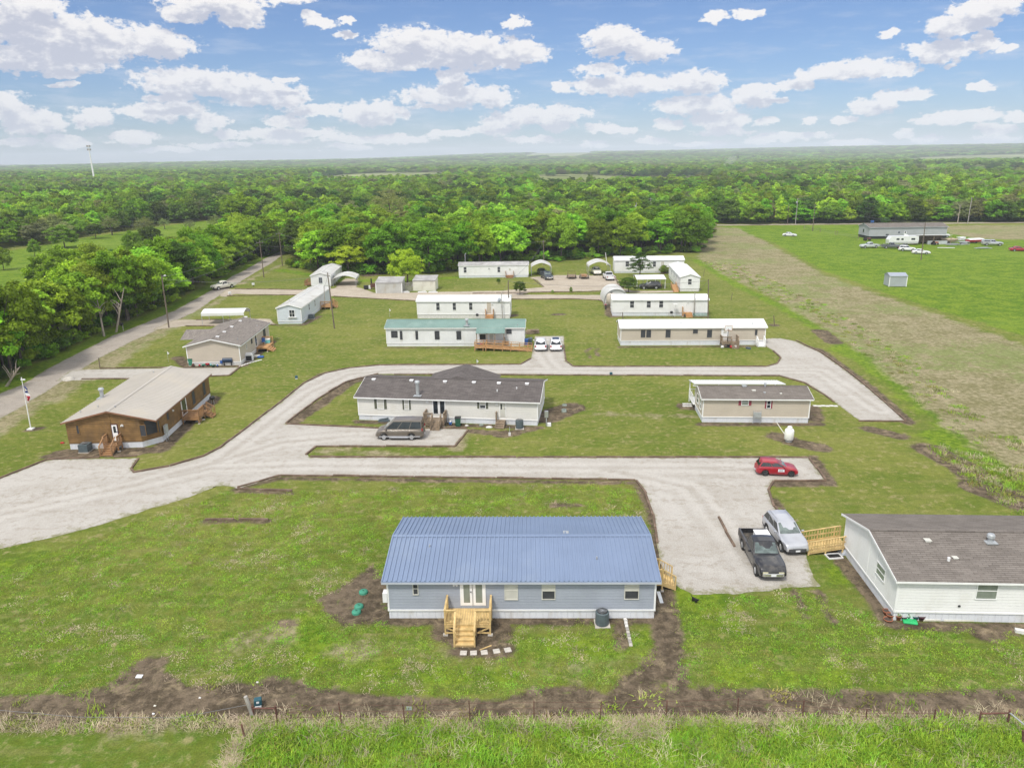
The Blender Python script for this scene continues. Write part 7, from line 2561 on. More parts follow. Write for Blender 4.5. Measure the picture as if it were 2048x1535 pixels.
def wire(k1, f1, k2, f2, sag, lab, r=.022):
    (a, ta), (c_, tc_) = PTS[k1], PTS[k2]
    p, q = a + ta * f1, c_ + tc_ * f2
    pts = []
    for i in range(17):
        t = i / 16
        v = p.lerp(q, t)
        v.z -= sag * 4 * t * (1 - t)
        pts.append(v)
    o = MB().tube(pts, r, 5, cap=False).build('power_line', M['wire'])
    tag(o, lab, 'power line', 'overhead power lines')


PTS['a0'] = (Vector((-55, 40, 0)), Vector((0, 0, 10)))
PTS['q2'] = (Vector((330, 305, 0)), Vector((0, 0, 10)))
wire('a', .96, 'b', .96, .9, 'upper power line between the roadside lamp pole and the next pole')
wire('a', .80, 'b', .84, 1.2, 'lower power line between the roadside lamp pole and the next pole')
wire('b', .98, 'c', .98, .4, 'power line between the two crossarm poles at the road bend')
wire('b', .85, 'd', .86, .5, 'power line from the roadside pole to the transformer pole')
wire('c', .95, 'd', .97, .4, 'power line from the bend pole to the transformer pole')
wire('d', .93, 'g', .95, 1.6, 'long power line before the tree belt')
wire('a', .93, 'e', .95, .9, 'service line from the roadside lamp pole to the lawn pole')
wire('e', .96, 'f', .96, .2, 'short service line to the pale blue-white home')
wire('g', .95, 'h', .97, 1.2, 'power line from carport pole to the short white home pole')
wire('h', .96, 'i', .96, .15, 'short service line at the short white home')
wire('h', .97, 'k', .97, 1.0, 'power line between the two dark poles over the middle lawn')
wire('k', .97, 'l', .96, .2, 'short service line at the white home beside the arched shelter')
wire('n', .9, 'o', .95, .4, 'power line across the far road')
wire('o', .95, 'p', .98, 1.2, 'long power line over the meadow to the junk yard pole')
wire('n', .97, 'q', .97, 1.2, 'power line along the far road')
wire('s', .92, 'n', .97, 1.5, 'power line from the wooded pole to the far road pole')

# cell tower
a = G(191, 372)
t_ = atY(176.5, 291, a.y)
rt = thing('cell_tower', 'tall slender cell tower rising above the far left woods', 'tower', (a.x, a.y, 0))
T = Vector((t_.x - a.x, 0, t_.z))
MB().tube([(0, 0, 0), T * .5, T], [1.3, .95, .5], 10).build('mast', M['tank'], rt)
for f_ in (.985, .90):
    c_ = T * f_
    MB().tube([c_ + Vector((1.9 * math.cos(t), 1.9 * math.sin(t), 0)) for t in np.linspace(0, 2 * PI, 9)], .12, 5, cap=False).build('platform', M['polegrey'], rt)
    for i in range(9):
        an = 2 * PI * i / 9
        p = c_ + Vector((2.1 * math.cos(an), 2.1 * math.sin(an), 0))
        MB().box(p.x - .28, p.x + .28, p.y - .2, p.y + .2, p.z - 1.1, p.z + 1.1).build('antenna', M['polegrey'], rt)

# mailbox at the roadside
g = G(232 + 15, 661)
small('mailbox', 'dark mailbox on a pale post under the roadside trees', 'mailbox', (g.x, g.y, 0), .3, [('post', MB().box(-.06, .06, -.06, .06, 0, 1.05), 'polegrey'), ('case', MB().tube([(-.1, -.4, 1.15), (-.1, .4, 1.15)], .2, 12), 'black')])
for x, y, lab in ((460, 591, 'white sign-like box at the mouth of the tan lane'), (507, 573, 'white low marker at the lane beside the county road')):
    g = G(x, y)
    small('marker_box', lab, 'marker', (g.x, g.y, 0), 0, [('post', MB().box(-.05, .05, -.05, .05, 0, .4), 'black'), ('case', MB().box(-.3, .3, -.15, .15, .4, .85), 'white_plastic')])
g = G(138, 759)
o = MB().lathe([(0, 0), (.8, .02), (.6, .3), (.25, .45), (0, .46)], 9, smooth=False).build('culvert_rock', M['concrete'])
o.location = g
tag(o, 'grey rock at the mouth of the beige home drive', 'rock')

# ------------------------------------------------------------------ timbers edging the drives
TIMB = [
 ([(475, 978), (585, 982)], 'in the lone angled row below the front drive'), ([(474, 975), (560, 951), (1270, 960)], 'along the front drive above the blue-roofed home'), ([(1272, 961), (1291, 986), (1306, 1031), (1314, 1086)], 'in the curve left of the white parking lot'),
 ([(620, 914), (1616, 915)], 'along the back edge of the front drive'), ([(1618, 916), (1652, 960)], 'at the end of the red hatchback bay'), ([(1653, 962), (1549, 962)], 'in front of the red hatchback'), ([(1548, 963), (1537, 980), (1549, 1013), (1574, 1048)], 'along the right edge of the white parking lot'),
 ([(612, 910), (632, 893), (911, 893), (936, 859)], 'round the narrow island below the van'), ([(935, 857), (850, 856)], 'at the foot of the shuttered home deck'), ([(770, 857), (572, 848)], 'between van drive and shuttered home lawn'),
 ([(572, 847), (590, 832), (640, 795), (690, 765), (756, 747)], 'along the dirt bed of the curved drive'), ([(788, 749), (1290, 751), (1560, 752), (1610, 766), (1650, 790), (1668, 804)], 'along the near edge of the long middle drive'),
 ([(1813, 843), (1717, 842)], 'closing the right end of the middle drive'), ([(1812, 842), (1741, 779), (1691, 739), (1641, 704), (1592, 681)], 'along the outer edge of the right drive arm'),
 ([(1547, 702), (1562, 716), (1554, 727), (1533, 733), (1147, 733), (1132, 722), (1128, 690)], 'along the far edge of the middle drive'),
 ([(1062, 717), (1040, 729), (760, 730), (700, 736), (650, 746), (608, 766), (558, 806), (499, 851), (439, 896), (408, 912), (340, 932), (268, 945), (263, 938), (277, 917)], 'along the sweeping left side of the loop drive'),
 ([(274, 912), (228, 914)], 'below the log home steps'), ([(200, 915), (95, 919), (0, 957), (-70, 985)], 'along the log home lawn'),
 ([(410, 1039.5), (468, 1039.5)], 'alone on the front lawn, left piece'), ([(478, 1038.5), (537, 1038.5)], 'alone on the front lawn, right piece'), ([(1437, 1034), (1469, 1094)], 'lying loose on the white parking lot'),
 ([(163, 758), (259, 758)], 'along the near edge of the beige home drive'), ([(200, 737), (334, 735)], 'along the far edge of the beige home drive'), ([(419, 753), (459, 751), (481, 733)], 'at the right end of the beige home drive'),
 ([(371, 652), (428, 652)], 'along the open carport drive'), ([(392, 640), (455, 639)], 'along the far side of the open carport drive'), ([(541, 650), (556, 650)], 'at the pale blue-white home corner'),
 ([(454, 592), (560, 590), (605, 590)], 'along the tan lane near the county road'), ([(667, 593), (832, 602)], 'along the tan lane behind the short white home'), ([(1022, 599), (1150, 598), (1196, 600), (1207, 604)], 'along the lower tan lane'), ([(1066, 558), (1088, 574)], 'at the left edge of the tan parking lot'), ([(1230, 553), (1236, 568), (1248, 578)], 'at the right edge of the tan parking lot'), ([(945, 587), (1060, 585), (1200, 583)], 'along the grass strip beside the tan lane'),
 ([(470, 578), (560, 579), (604, 580)], 'along the far side of the tan lane'),
]
tb = MB()
tb.box(-1.18, 1.18, -.09, .09, 0, .16)
proto = tb.build('edging_timber', M['timber'], bevel=.012)
first = True
NT = 0
for line, where in TIMB:
    pts = [G(x, y) for x, y in line]
    lab = 'weathered timber ' + where
    for a, c_ in zip(pts[:-1], pts[1:]):
        L_ = (c_ - a).length
        n_ = max(1, round(L_ / 2.5))
        for i in range(n_):
            p = a.lerp(c_, (i + .5) / n_)
            o = proto if first else proto.copy()
            if not first:
                C.objects.link(o)
            first = False
            o.location = (p.x + random.uniform(-.04, .04), p.y + random.uniform(-.04, .04), random.uniform(-.035, .012))
            o.rotation_euler = (random.uniform(-.04, .04), random.uniform(-.008, .008), math.atan2(c_.y - a.y, c_.x - a.x) + random.uniform(-.025, .025))
            o.scale = (L_ / n_ / 2.4, random.uniform(.9, 1.1), random.uniform(.85, 1.15))
            tag(o, lab, 'timber', 'timbers edging the gravel drives' if len(line) > 1 else None)
            NT += 1
print('timbers', NT)

# ------------------------------------------------------------------ fences
FP = [(555, 1447), (683, 1446), (810, 1448), (940, 1444), (1068, 1440), (1200, 1440), (1332, 1434), (1474, 1436), (1605, 1432), (1732, 1440), (1868, 1440)]
FH = [1412, 1404, 1407, 1400, 1401, 1402, 1400, 1395, 1400, 1426, 1424]
rt = thing('wire_fence', 'rusty barbed wire fence with steel posts above the tall grass', 'fence', G(1068, 1440))
o0 = G(1068, 1440)
tops = []
for (x, y), yt in zip(FP, FH):
    g = G(x, y)
    h_ = min(1.5, max(.7, atY(x, yt, g.y).z))
    dx = random.uniform(-.06, .06)
    p = MB()
    p.bar(g - o0, g - o0 + Vector((dx, 0, h_)), .05, .035)
    p.bar(g - o0 + Vector((0, .03, 0)), g - o0 + Vector((dx, .03, h_)), .015, .05)
    p.build('post', M['rust'], rt)
    tops.append((g - o0, h_, dx))
for zf in (.35, .65, .95):
    w_ = MB()
    w_.tube([g + Vector((dx * zf, 0, min(h_, 1.25) * zf)) for g, h_, dx in tops], .009, 5, cap=False)
    w_.build('wire', M['rust'], rt)


def brace(name, label, pts, tops_, extra):
    o_ = G(*pts[0])
    rt = thing(name, label, 'fence', o_)
    B = []
    for p, t in zip(pts, tops_):
        g = G(*p)
        tt = atY(t[0], t[1], g.y)
        MB().tube([g - o_, tt - o_], .055, 10).build('post', M['rust'], rt)
        B.append((g - o_, tt - o_))
    MB().tube([B[0][0].lerp(B[0][1], .8), B[1][0].lerp(B[1][1], .8)], .045, 8).build('rail', M['rust'], rt)
    return rt, B, o_


rt, B, o_ = brace('fence_brace', 'rusty welded pipe fence brace beside the leaning wooden post', [(508, 1432), (554, 1434)], [(504.5, 1411), (550.5, 1411)], 0)
a = G(507, 1432)
t_ = atY(491, 1392, a.y)
o = MB().tube([a - Vector((0, 0, .1)), t_], [.11, .10], 10).build('corner_post', M['polegrey'])
tag(o, 'leaning grey wooden post at the fence corner', 'post')
a = G(490, 1474)
t_ = atY(483, 1448, a.y)
o = MB().tube([a - Vector((0, 0, .1)), t_], .05, 8).build('corner_post', M['rust'])
tag(o, 'short rusty pipe post below the leaning wooden post', 'post')
rt, B, o_ = brace('fence_brace', 'rusty welded pipe fence brace at the right end of the fence', [(1958, 1443), (2015, 1448)], [(1962.5, 1422), (2020, 1419)], 0)
a = G(2047, 1482)
MB().tube([B[1][1] - Vector((0, 0, .15)), a + Vector((0, 0, .9)) - o_], .04, 8).build('diagonal_rail', M['galv'], rt)
a0_, a1_ = G(2046, 1485), atY(2046, 1460, G(2046, 1485).y)
MB().tube([a0_ - o_, a1_ - o_], .055, 8).build('post', M['rust'], rt)
# wires to the left of the corner
rt = thing('wire_fence', 'thin wire fence running left over the dry grass strip', 'fence', G(240, 1448))
o0 = G(240, 1448)
w_ = MB()
w_.tube([G(500, 1440) - o0 + Vector((0, 0, 1.0)), G(360, 1452) - o0 + Vector((0, 0, .55)), G(160, 1452) - o0 + Vector((0, 0, .6)), G(-80, 1440) - o0 + Vector((0, 0, .9))], .012, 5, cap=False)
w_.build('wire', M['wire'], rt)
for x in (-80, 240):
    g = G(x, 1444)
    MB().bar(g - o0, g - o0 + Vector((0, 0, 1.1 if x < 0 else .65)), .04).build('post', M['rust'], rt)
# far wire fence by the grey home, light poles of sheds
rt = thing('wire_fence', 'thin wire fence on the meadow before the far grey home', 'fence', G(1670, 470))
o0 = G(1670, 470)
pp = [G(1608, 459), G(1640, 465), G(1670, 470), G(1674, 470.5), G(1716, 480)]
for g in pp:
    MB().bar(g - o0, g - o0 + Vector((0, 0, 1.6)), .12).build('post', M['wood_old'], rt)
for z in (.6, 1.2):
    MB().tube([g - o0 + Vector((0, 0, z)) for g in pp], .03, 5, cap=False).build('wire', M['wire'], rt)
# litter by the dirt mound
for i, (x, y, m_, lab) in enumerate(((279, 1352, 'plate', 'white and blue paper scrap on the dirt mound'), (310, 1411, 'shedcream', 'yellowish scrap on the dirt track'), (307, 1427, 'plate', 'white scrap near the dry grass strip'), (515, 1364, 'block', 'pale stone on the dirt near the pedestal'), (400, 1395, 'block', 'pale pebble on the dirt track'), (818, 1416, 'blindgreen', 'pale green lid set in the dirt behind the fence'))):
    g = G(x, y)
    s_ = .18 if i in (0, 5) else .06
    o = MB().add([(-s_, -s_ * .7, 0), (s_, -s_ * .8, 0), (s_ * .9, s_ * .7, .0), (-s_, s_ * .6, 0), (-s_, -s_ * .7, .03), (s_, -s_ * .8, .05), (s_ * .9, s_ * .7, .03), (-s_, s_ * .6, .06)], [(3, 2, 1, 0), (4, 5, 6, 7), (0, 1, 5, 4), (1, 2, 6, 5), (2, 3, 7, 6), (3, 0, 4, 7)]).build('litter_scrap', M[m_])
    o.location = g
    tag(o, lab, 'litter')
# far farm building and roofs in the woods
for (x, y, w, h_, lab, rm, wm) in ((1381, 440, 9, 4.5, 'small far house with pale roof at the left end of the far road', 'roof_oldwhite', 'wood_old'), (252, 452, 11, 3.6, 'far house with faded pink roof among the left meadow trees', 'pinkroof', 'siding_white')):
    if 'pinkroof' not in M:
        M['pinkroof'] = mat('pinkroof', (0.36, 0.19, 0.17), .7, .12)
    g = G(x, y)
    rt = thing('far_house', lab, 'house', (g.x, g.y, 0), .05)
    MB().prism([(0, 0), (8, 0), (8, h_), (4, h_ + 1.6), (0, h_)], -w / 2, w / 2, 'x').build('wall', M[wm], rt)
    r = MB()
    for p0, p1 in (((-.4, h_ - .15), (4, h_ + 1.62)), ((8.4, h_ - .15), (4, h_ + 1.62))):
        r.prism([p0, p1, (p1[0], p1[1] + .12), (p0[0], p0[1] + .12)], -w / 2 - .4, w / 2 + .4, 'x')
    r.build('roof', M[rm], rt)
# ------------------------------------------------------------------ trees
def leafcloud(centers, radii, per, size, rs, outward=0.55, tint=None):
    """many leaf-sized quads round clump centres -> verts, quads, tint"""
    n = len(centers) * per
    ci = np.repeat(np.arange(len(centers)), per)
    d = rs.normal(size=(n, 3))
    d /= np.linalg.norm(d, axis=1, keepdims=True)
    d[:, 2] = np.where(d[:, 2] < -0.3, -d[:, 2] * 0.6, d[:, 2])
    rad = radii[ci] * rs.uniform(0.25, 1.0, n) ** 0.5
    pos = centers[ci] + d * rad[:, None] * np.array([1, 1, 0.72])
    nrm = d * outward + rs.normal(size=(n, 3)) * 0.45 + np.array([0, 0, 0.35])
    nrm /= np.linalg.norm(nrm, axis=1, keepdims=True)
    a = np.cross(nrm, rs.normal(size=(n, 3)))
    a /= np.linalg.norm(a, axis=1, keepdims=True)
    b_ = np.cross(nrm, a)
    s = size * rs.uniform(0.6, 1.25, n)[:, None]
    v = np.stack([pos - a * s * 0.5, pos + b_ * s * 0.34 - nrm * s * .06, pos + a * s * 0.5, pos - b_ * s * 0.34 - nrm * s * .06], 1).reshape(-1, 3)
    q = np.arange(n * 4).reshape(-1, 4)
    ct = rs.uniform(0, 1, len(centers)) if tint is None else tint
    t = np.clip(ct[ci] * 0.65 + rs.uniform(0, 0.35, n), 0, 1)
    return v, q, np.repeat(t, 4)


def meshfrom(name, v, q, t, m_):
    me = bpy.data.meshes.new(name)
    fastmesh(me, v, q)
    at = me.attributes.new('tint', 'FLOAT', 'POINT')
    at.data.foreach_set('value', t.astype(np.float32))
    me.materials.append(m_)
    return me


def crown_mesh(name, seed, h, w, base, nclump, per, size, m_, squat=1.0, clr=None, loose=0.0):
    """crown of height h, width w, whose foliage starts at 'base' above ground"""
    rs = np.random.RandomState(seed)
    zc, rz = base + (h - base) * 0.46, (h - base) * 0.54
    lobes = rs.normal(size=(7, 3))
    lobes /= np.linalg.norm(lobes, axis=1, keepdims=True)
    la = rs.uniform(-0.22, 0.30, 7)
    cs = []
    while len(cs) < nclump:
        d = rs.normal(size=3)
        d /= np.linalg.norm(d)
        if d[2] < -0.55:
            continue
        k = 1 + sum(la[i] * max(0, lobes[i] @ d) ** 3 for i in range(7))
        r = rs.uniform(0.45, 0.93) ** (0.6 if loose == 0 else 1.0) * k
        cs.append([d[0] * r * w / 2, d[1] * r * w / 2, zc + d[2] * r * rz])
    if loose == 0:
        cs[:8] = [[w * .16 * math.cos(k), w * .16 * math.sin(k), zc + rz * (.1 * k - .4)] for k in range(8)]
    cs = np.array(cs)
    cr = clr or w * 0.135
    rad = cr * rs.uniform(0.65, 1.35, nclump)
    tint = np.clip(0.5 + (rs.uniform(-0.5, 0.5, nclump)), 0, 1)
    v, q, t = leafcloud(cs, rad, per, size, rs, tint=tint)
    v[:, 2] = np.maximum(v[:, 2], 0.15)
    return meshfrom(name, v, q, t, m_), cs


def trunk_mesh(name, seed, h, cs, r0=0.22, lean=0.3, m_='bark', stems=1):
    rs = random.Random(seed)
    mb = MB()
    for s_ in range(stems):
        lx, ly = rs.uniform(-lean, lean), rs.uniform(-lean, lean)
        ox, oy = (rs.uniform(-.5, .5), rs.uniform(-.5, .5)) if stems > 1 else (0, 0)
        top = Vector((ox + lx * 3, oy + ly * 3, h * 0.72))
        pts = [Vector((ox, oy, -0.15)), Vector((ox + lx * .4, oy + ly * .4, h * .22)), Vector((ox + lx * 1.4, oy + ly * 1.4, h * .45)), top]
        mb.tube(pts, [r0 * 1.25, r0, r0 * .7, r0 * .25], 8)
        idx_ = list(range(len(cs)))
        rs.shuffle(idx_)
        for i in idx_[:9]:
            c_ = Vector(cs[i])
            t = rs.uniform(.35, .8)
            k = min(2, int(t * 3))
            p = pts[k].lerp(pts[k + 1], t * 3 - k)
            if c_.z < p.z:
                continue
            mid = p.lerp(c_, .5) + Vector((0, 0, .3))
            mb.tube([p, mid, c_], [r0 * .38, r0 * .24, r0 * .08], 6)
    o = mb.build(name, M[m_])
    me = o.data
    bpy.data.objects.remove(o)
    return me


TP = []   # near prototypes (crown mesh, trunk mesh, height, width)
for i, (h, w, base, ncl, m_, st) in enumerate(((12, 9.5, 1.5, 92, 'leaf', 1), (12, 8.0, 2.0, 84, 'leaf', 2), (12, 11, 1.3, 104, 'leaf', 1), (12, 9, .7, 92, 'leaf', 1), (12, 8.5, 1.6, 86, 'leafbright', 1), (12, 9, .8, 90, 'leafdark', 1))):
    cm, cs = crown_mesh('crown', 40 + i, h, w, base, ncl, 118, 0.48, M[m_])
    TP.append((cm, trunk_mesh('trunk', 60 + i, h, cs, .2, .25, 'bark', st), h, w))
PALE = crown_mesh('crown', 77, 12, 11, 1.6, 150, 30, 0.34, M['leafpale'], clr=.95, loose=1)
PALE = (PALE[0], trunk_mesh('trunk', 78, 12, PALE[1], .3, .3), 12, 11)
LP = []   # coarser prototypes for the woods
for i, (h, w, base, m_) in enumerate(((12, 10, 0.8, 'leaf'), (12, 9, 0.6, 'leaf'), (12, 11.5, 0.8, 'leaf'), (12, 9.5, 0.5, 'leafdark'), (12, 10, 0.8, 'leafbright'), (12, 10, .8, 'leafpale'))):
    cm, cs = crown_mesh('crown', 140 + i, h, w, base, 64, 46, 0.84, M[m_], clr=1.4)
    LP.append(cm)


def tree(name, label, cat, loc, h, w, proto, group=None, trunk=True, rz=None):
    cm, tm, ph, pw = proto
    rt = bpy.data.objects.new(name, None)
    C.objects.link(rt)
    rt.location = loc
    rt.rotation_euler = (0, 0, random.uniform(0, 6.28) if rz is None else rz)
    rt.scale = (w / pw, w / pw, h / ph)
    tag(rt, label, cat, group)
    o = bpy.data.objects.new('crown', cm)
    C.objects.link(o)
    o.parent = rt
    if trunk:
        o = bpy.data.objects.new('trunk', tm)
        C.objects.link(o)
        o.parent = rt
    return rt


def tree_px(base, top, wpx, label, proto, name='tree', cat='tree', group=None):
    a = G(*base)
    t_ = atY(base[0], top, a.y)
    k = (a - CAM).dot(FW) / F
    return tree(name, label, cat, (a.x, a.y, 0), t_.z, min(wpx * k, 1.12 * t_.z), proto, group)


# hand placed, each surveyed from the photograph
cm, cs = crown_mesh('crown', 201, 7, 8.6, .9, 120, 110, 0.34, M['leafround'], clr=.9)
tree_px((815, 569), 506, 74, 'round bright green tree between the two low sheds', (cm, trunk_mesh('trunk', 202, 7, cs, .2), 7, 8.6), 'round_tree')
cm, cs = crown_mesh('crown', 203, 9, 8.5, 1.6, 90, 80, 0.36, M['leafround'], clr=.85, loose=1)
tree_px((697, 549), 488, 74, 'loose light green tree behind the curved carport at the back left', (cm, trunk_mesh('trunk', 204, 9, cs, .16), 9, 8.5))
# feathery layered tree
rs_ = np.random.RandomState(5)
cs = []
for lv in range(7):
    z = 2.6 + lv * .75
    R0 = 3.9 * (1 - (lv / 7.5) ** 1.5)
    for k in range(13 - lv):
        an = rs_.uniform(0, 6.28)
        rr = R0 * rs_.uniform(.25, 1)
        cs.append([rr * math.cos(an), rr * math.sin(an), z + rs_.uniform(-.2, .2) - .12 * rr])
cs = np.array(cs)
v, q, t = leafcloud(cs, np.full(len(cs), .75), 75, .28, rs_)
cm = meshfrom('crown', v, q, t, M['leafdark'])
tree_px((1279, 553), 503, 60, 'feathery dark green tree in front of the long back home', (cm, trunk_mesh('trunk', 206, 7.6, cs, .15), 7.6, 8), 'layered_tree')
tree_px((1257, 584), 552, 38, 'dense round bush at the left end of the flat white shelter', TP[5], 'bush', 'bush')
tree_px((1040, 589), 560, 24, 'dark upright bush on the grass strip beside the tan lane', TP[5], 'bush', 'bush')
tree_px((1040, 553), 542, 17, 'small dark shrub at the steps of the grey-roofed home', TP[5], 'shrub', 'bush')
tree_px((1327, 547), 531, 18, 'reddish green shrub at the long back home steps', TP[3], 'shrub', 'bush')
tree_px((997, 567), 556, 8, 'tiny shrub on the lawn of the grey-roofed home', TP[5], 'shrub', 'bush')
tree_px((1105, 586), 580, 5, 'tiny sapling on the grass strip, left one', TP[3], 'shrub', 'bush')
tree_px((1142, 586), 574, 6, 'tiny sapling on the grass strip, right one', TP[3], 'shrub', 'bush')
tree_px((786, 467), 374, 88, 'tall sparse yellow-green tree standing above the belt', PALE, 'sparse_tree')
tree_px((1770, 449), 434, 34, 'dark bushy tree right behind the far grey home', TP[5])
tree_px((1402, 442), 420, 30, 'round green tree right of the small far house', TP[3])
for i, (bx_, by_, ty_, w_, pr, lab) in enumerate((
    (268, 515, 463, 36, 0, 'small dark lone tree with bare trunk on the left meadow'), (302, 492, 450, 48, 5, 'dense dark bush right behind the lone meadow tree'), (130, 496, 452, 80, 3, 'broad round bush at the left of the meadow'), (192, 477, 445, 32, 5, 'narrow dark tree behind the broad round meadow bush'),
    (8, 540, 497, 30, 3, 'green bush at the left edge of the meadow'), (290, 470, 432, 42, 6, 'pale loose tree in the middle of the left meadow'), (225, 470, 430, 40, 6, 'pale loose tree left of the far pink-roofed house'), (330, 458, 435, 34, 6, 'pale small tree at the back of the left meadow'), (380, 462, 438, 34, 6, 'pale small tree right of the meadow'),
    (440, 470, 428, 50, 6, 'pale green tree at the right end of the meadow'), (70, 512, 480, 22, 3, 'low bush at the back edge of the left meadow'), (485, 452, 388, 72, 0, 'tall rounded green tree right behind the meadow'), (165, 430, 385, 54, 5, 'dark tall tree behind the meadow at the left'), (413, 440, 395, 44, 6, 'greyish thin tree behind the meadow'),
    (20, 470, 430, 60, 3, 'dusky tree at the far left edge behind the meadow'), (95, 590, 512, 62, 3, 'leafy tree behind the roadside row, left of its meadow cluster'), (140, 582, 494, 72, 0, 'leafy tree in the middle of the cluster behind the roadside row'), (188, 572, 480, 74, 2, 'tallest tree of the cluster between roadside row and meadow'), (226, 560, 496, 44, 5, 'small dark tree at the right of the cluster behind the roadside row'), (345, 520, 470, 50, 4, 'bright tree behind the roadside row at the right end of the meadow'), (50, 478, 452, 60, 5, 'dark bushy tree left of the broad round bush'), (240, 452, 418, 46, 0, 'green tree behind the far pink-roofed house'))):
    tree_px((bx_, by_), ty_, w_, lab, PALE if pr == 6 else TP[pr], 'meadow_tree')
# bare dead tree and pale trunks on the roadside
for (bx_, by_, tx_, ty_, lab) in ((232, 664, 248, 575, 'bare pale tree with forked limbs at the roadside'), (208, 672, 193, 592, 'dead pale snag left of the forked bare tree'), (12, 772, 40, 733, 'fallen pale branch at the left end of the roadside row'), (1915, 447, 1921, 408, 'bare grey tree at the far wood edge right of the pole')):
    a = G(bx_, by_)
    T = atY(tx_, ty_, a.y) - a
    o = MB()
    rs = random.Random(bx_)
    o.tube([Vector((0, 0, -.1)), T * .45, T], [.2, .14, .04], 8)
    for k in range(7):
        t = rs.uniform(.35, .85)
        p = T * t
        e = p + Vector((rs.uniform(-1.6, 1.6), rs.uniform(-1.2, 1.2), rs.uniform(.6, 2.2)))
        o.tube([p, p.lerp(e, .5) + Vector((0, 0, .2)), e], [.08, .05, .02], 6)
    o = o.build('bare_tree', M['deadwood'])
    o.location = a
    tag(o, lab, 'dead tree')

# ---- woods : candidate spots on a jittered grid, nearest become single trees, the rest one mass
CLEAR = [gpts(p) for p in (
    [(-60, 1700), (-900, 1000), (0, 782), (100, 731), (226, 667), (349, 616), (420, 577), (520, 522), (566, 503), (600, 534), (640, 544), (700, 547), (880, 545), (1060, 524), (1200, 514), (1330, 508), (1393, 505), (1412, 470), (1408, 449), (2600, 441), (3400, 700), (2600, 1700)],
    [(-300, 640), (-300, 520), (0, 500), (92, 488), (170, 470), (240, 462), (330, 448), (420, 441), (545, 432), (550, 437), (475, 452), (390, 466), (345, 500), (220, 535), (0, 590)],
    [(600, 372), (640, 358), (700, 350), (770, 347.5), (880, 347), (900, 351), (880, 366), (780, 368), (690, 374)],
    [(578, 362), (600, 358), (630, 359), (640, 364), (610, 367)],
    [(700, 448), (716, 438), (760, 430), (765, 434), (730, 444), (716, 452)],
    [(1040, 326), (1080, 320.5), (1180, 320), (1190, 323), (1150, 327)],
    [(1780, 326), (1850, 321), (1950, 319), (2100, 317), (2100, 328), (1950, 329), (1850, 330)],
)]
CLEAR.append(np.array([[-73.5, 215], [-66, 215], [-62, 300], [-64, 480], [-71, 480], [-71, 300]]))
hand = np.array([(o.location.x, o.location.y) for o in C.objects if o.parent is None and o.get('category') in ('tree', 'bush')])


def wood_points(y0, y1, sp, jit, seed):
    rs = np.random.RandomState(seed)
    half = lambda y: y * 0.80 + 60
    X = np.arange(-half(y1), half(y1), sp)
    Y = np.arange(y0, y1, sp * .87)
    XX, YY = np.meshgrid(X, Y)
    XX[1::2] += sp / 2
    Q = np.stack([XX.ravel(), YY.ravel()], 1) + rs.uniform(-jit, jit, (XX.size, 2)) * sp
    Q = Q[(np.abs(Q[:, 0]) < half(Q[:, 1]))]
    if y0 < 700:
        for pl in CLEAR:
            Q = Q[poly_sd(pl, Q, True) < (1.0 if y0 < 500 else 4)]
    else:
        for pl in CLEAR[2:7]:
            Q = Q[poly_sd(pl, Q, True) < 0]
    return Q


WA = wood_points(60, 420, 6.6, .36, 1)
WA = WA[(WA[:, 0] > -340) & ((WA[:, 1] > 70))]
dh = np.min(np.hypot(WA[:, None, 0] - hand[None, :, 0], WA[:, None, 1] - hand[None, :, 1]), axis=1)
WA = WA[dh > 3.0]
# behind the roadside row lies the open meadow
rowx = np.interp(WA[:, 1], [80, 130, 190, 222], [-66, -68, -73, -76])
WA = WA[~((WA[:, 0] < rowx - 15) & (poly_sd([(-600, 1000), (-300, 520), (0, 500), (92, 488), (170, 470), (240, 462), (330, 448), (420, 441), (545, 432), (566, 503), (349, 616), (0, 790)], WA) > 0))]
gap_ = poly_sd([(590, 505), (720, 512), (900, 507), (1080, 490), (1230, 482), (1370, 474), (1385, 462), (1230, 466), (1080, 474), (900, 490), (720, 492), (590, 486)], WA)
WA = WA[(gap_ < 0) | (RS.rand(len(WA)) < .22)]
rowd = np.where((WA[:, 0] < -55) & (WA[:, 1] < 235), -poly_sd(CLEAR[0], WA, True), 99)
WA = WA[rowd > 2.6]
_rl = gpts(RL)
_yy = np.arange(72, 236, 3.4)
WA = np.vstack([WA, np.stack([np.interp(_yy, _rl[:, 1], _rl[:, 0]) - RS.uniform(4.2, 11.5, len(_yy)), _yy], 1)])
WB = wood_points(420, 850, 9.0, .4, 2)
WC = wood_points(850, 1600, 13.5, .42, 3)
WD = wood_points(1600, 3000, 24, .45, 4)
WE = wood_points(3000, 6900, 52, .45, 5)
pa = np.array([proj((x, y, 5.0)) for x, y in WA])
vis = (pa[:, 0] > -90) & (pa[:, 0] < 2140)
order = np.argsort(np.where(vis, np.hypot(WA[:, 0], WA[:, 1]), 1e9))
single = np.zeros(len(WA), bool)
single[order[:262]] = True
print('wood', len(WA), len(WB), len(WC), len(WD), len(WE))
rs = random.Random(9)
seen = {}
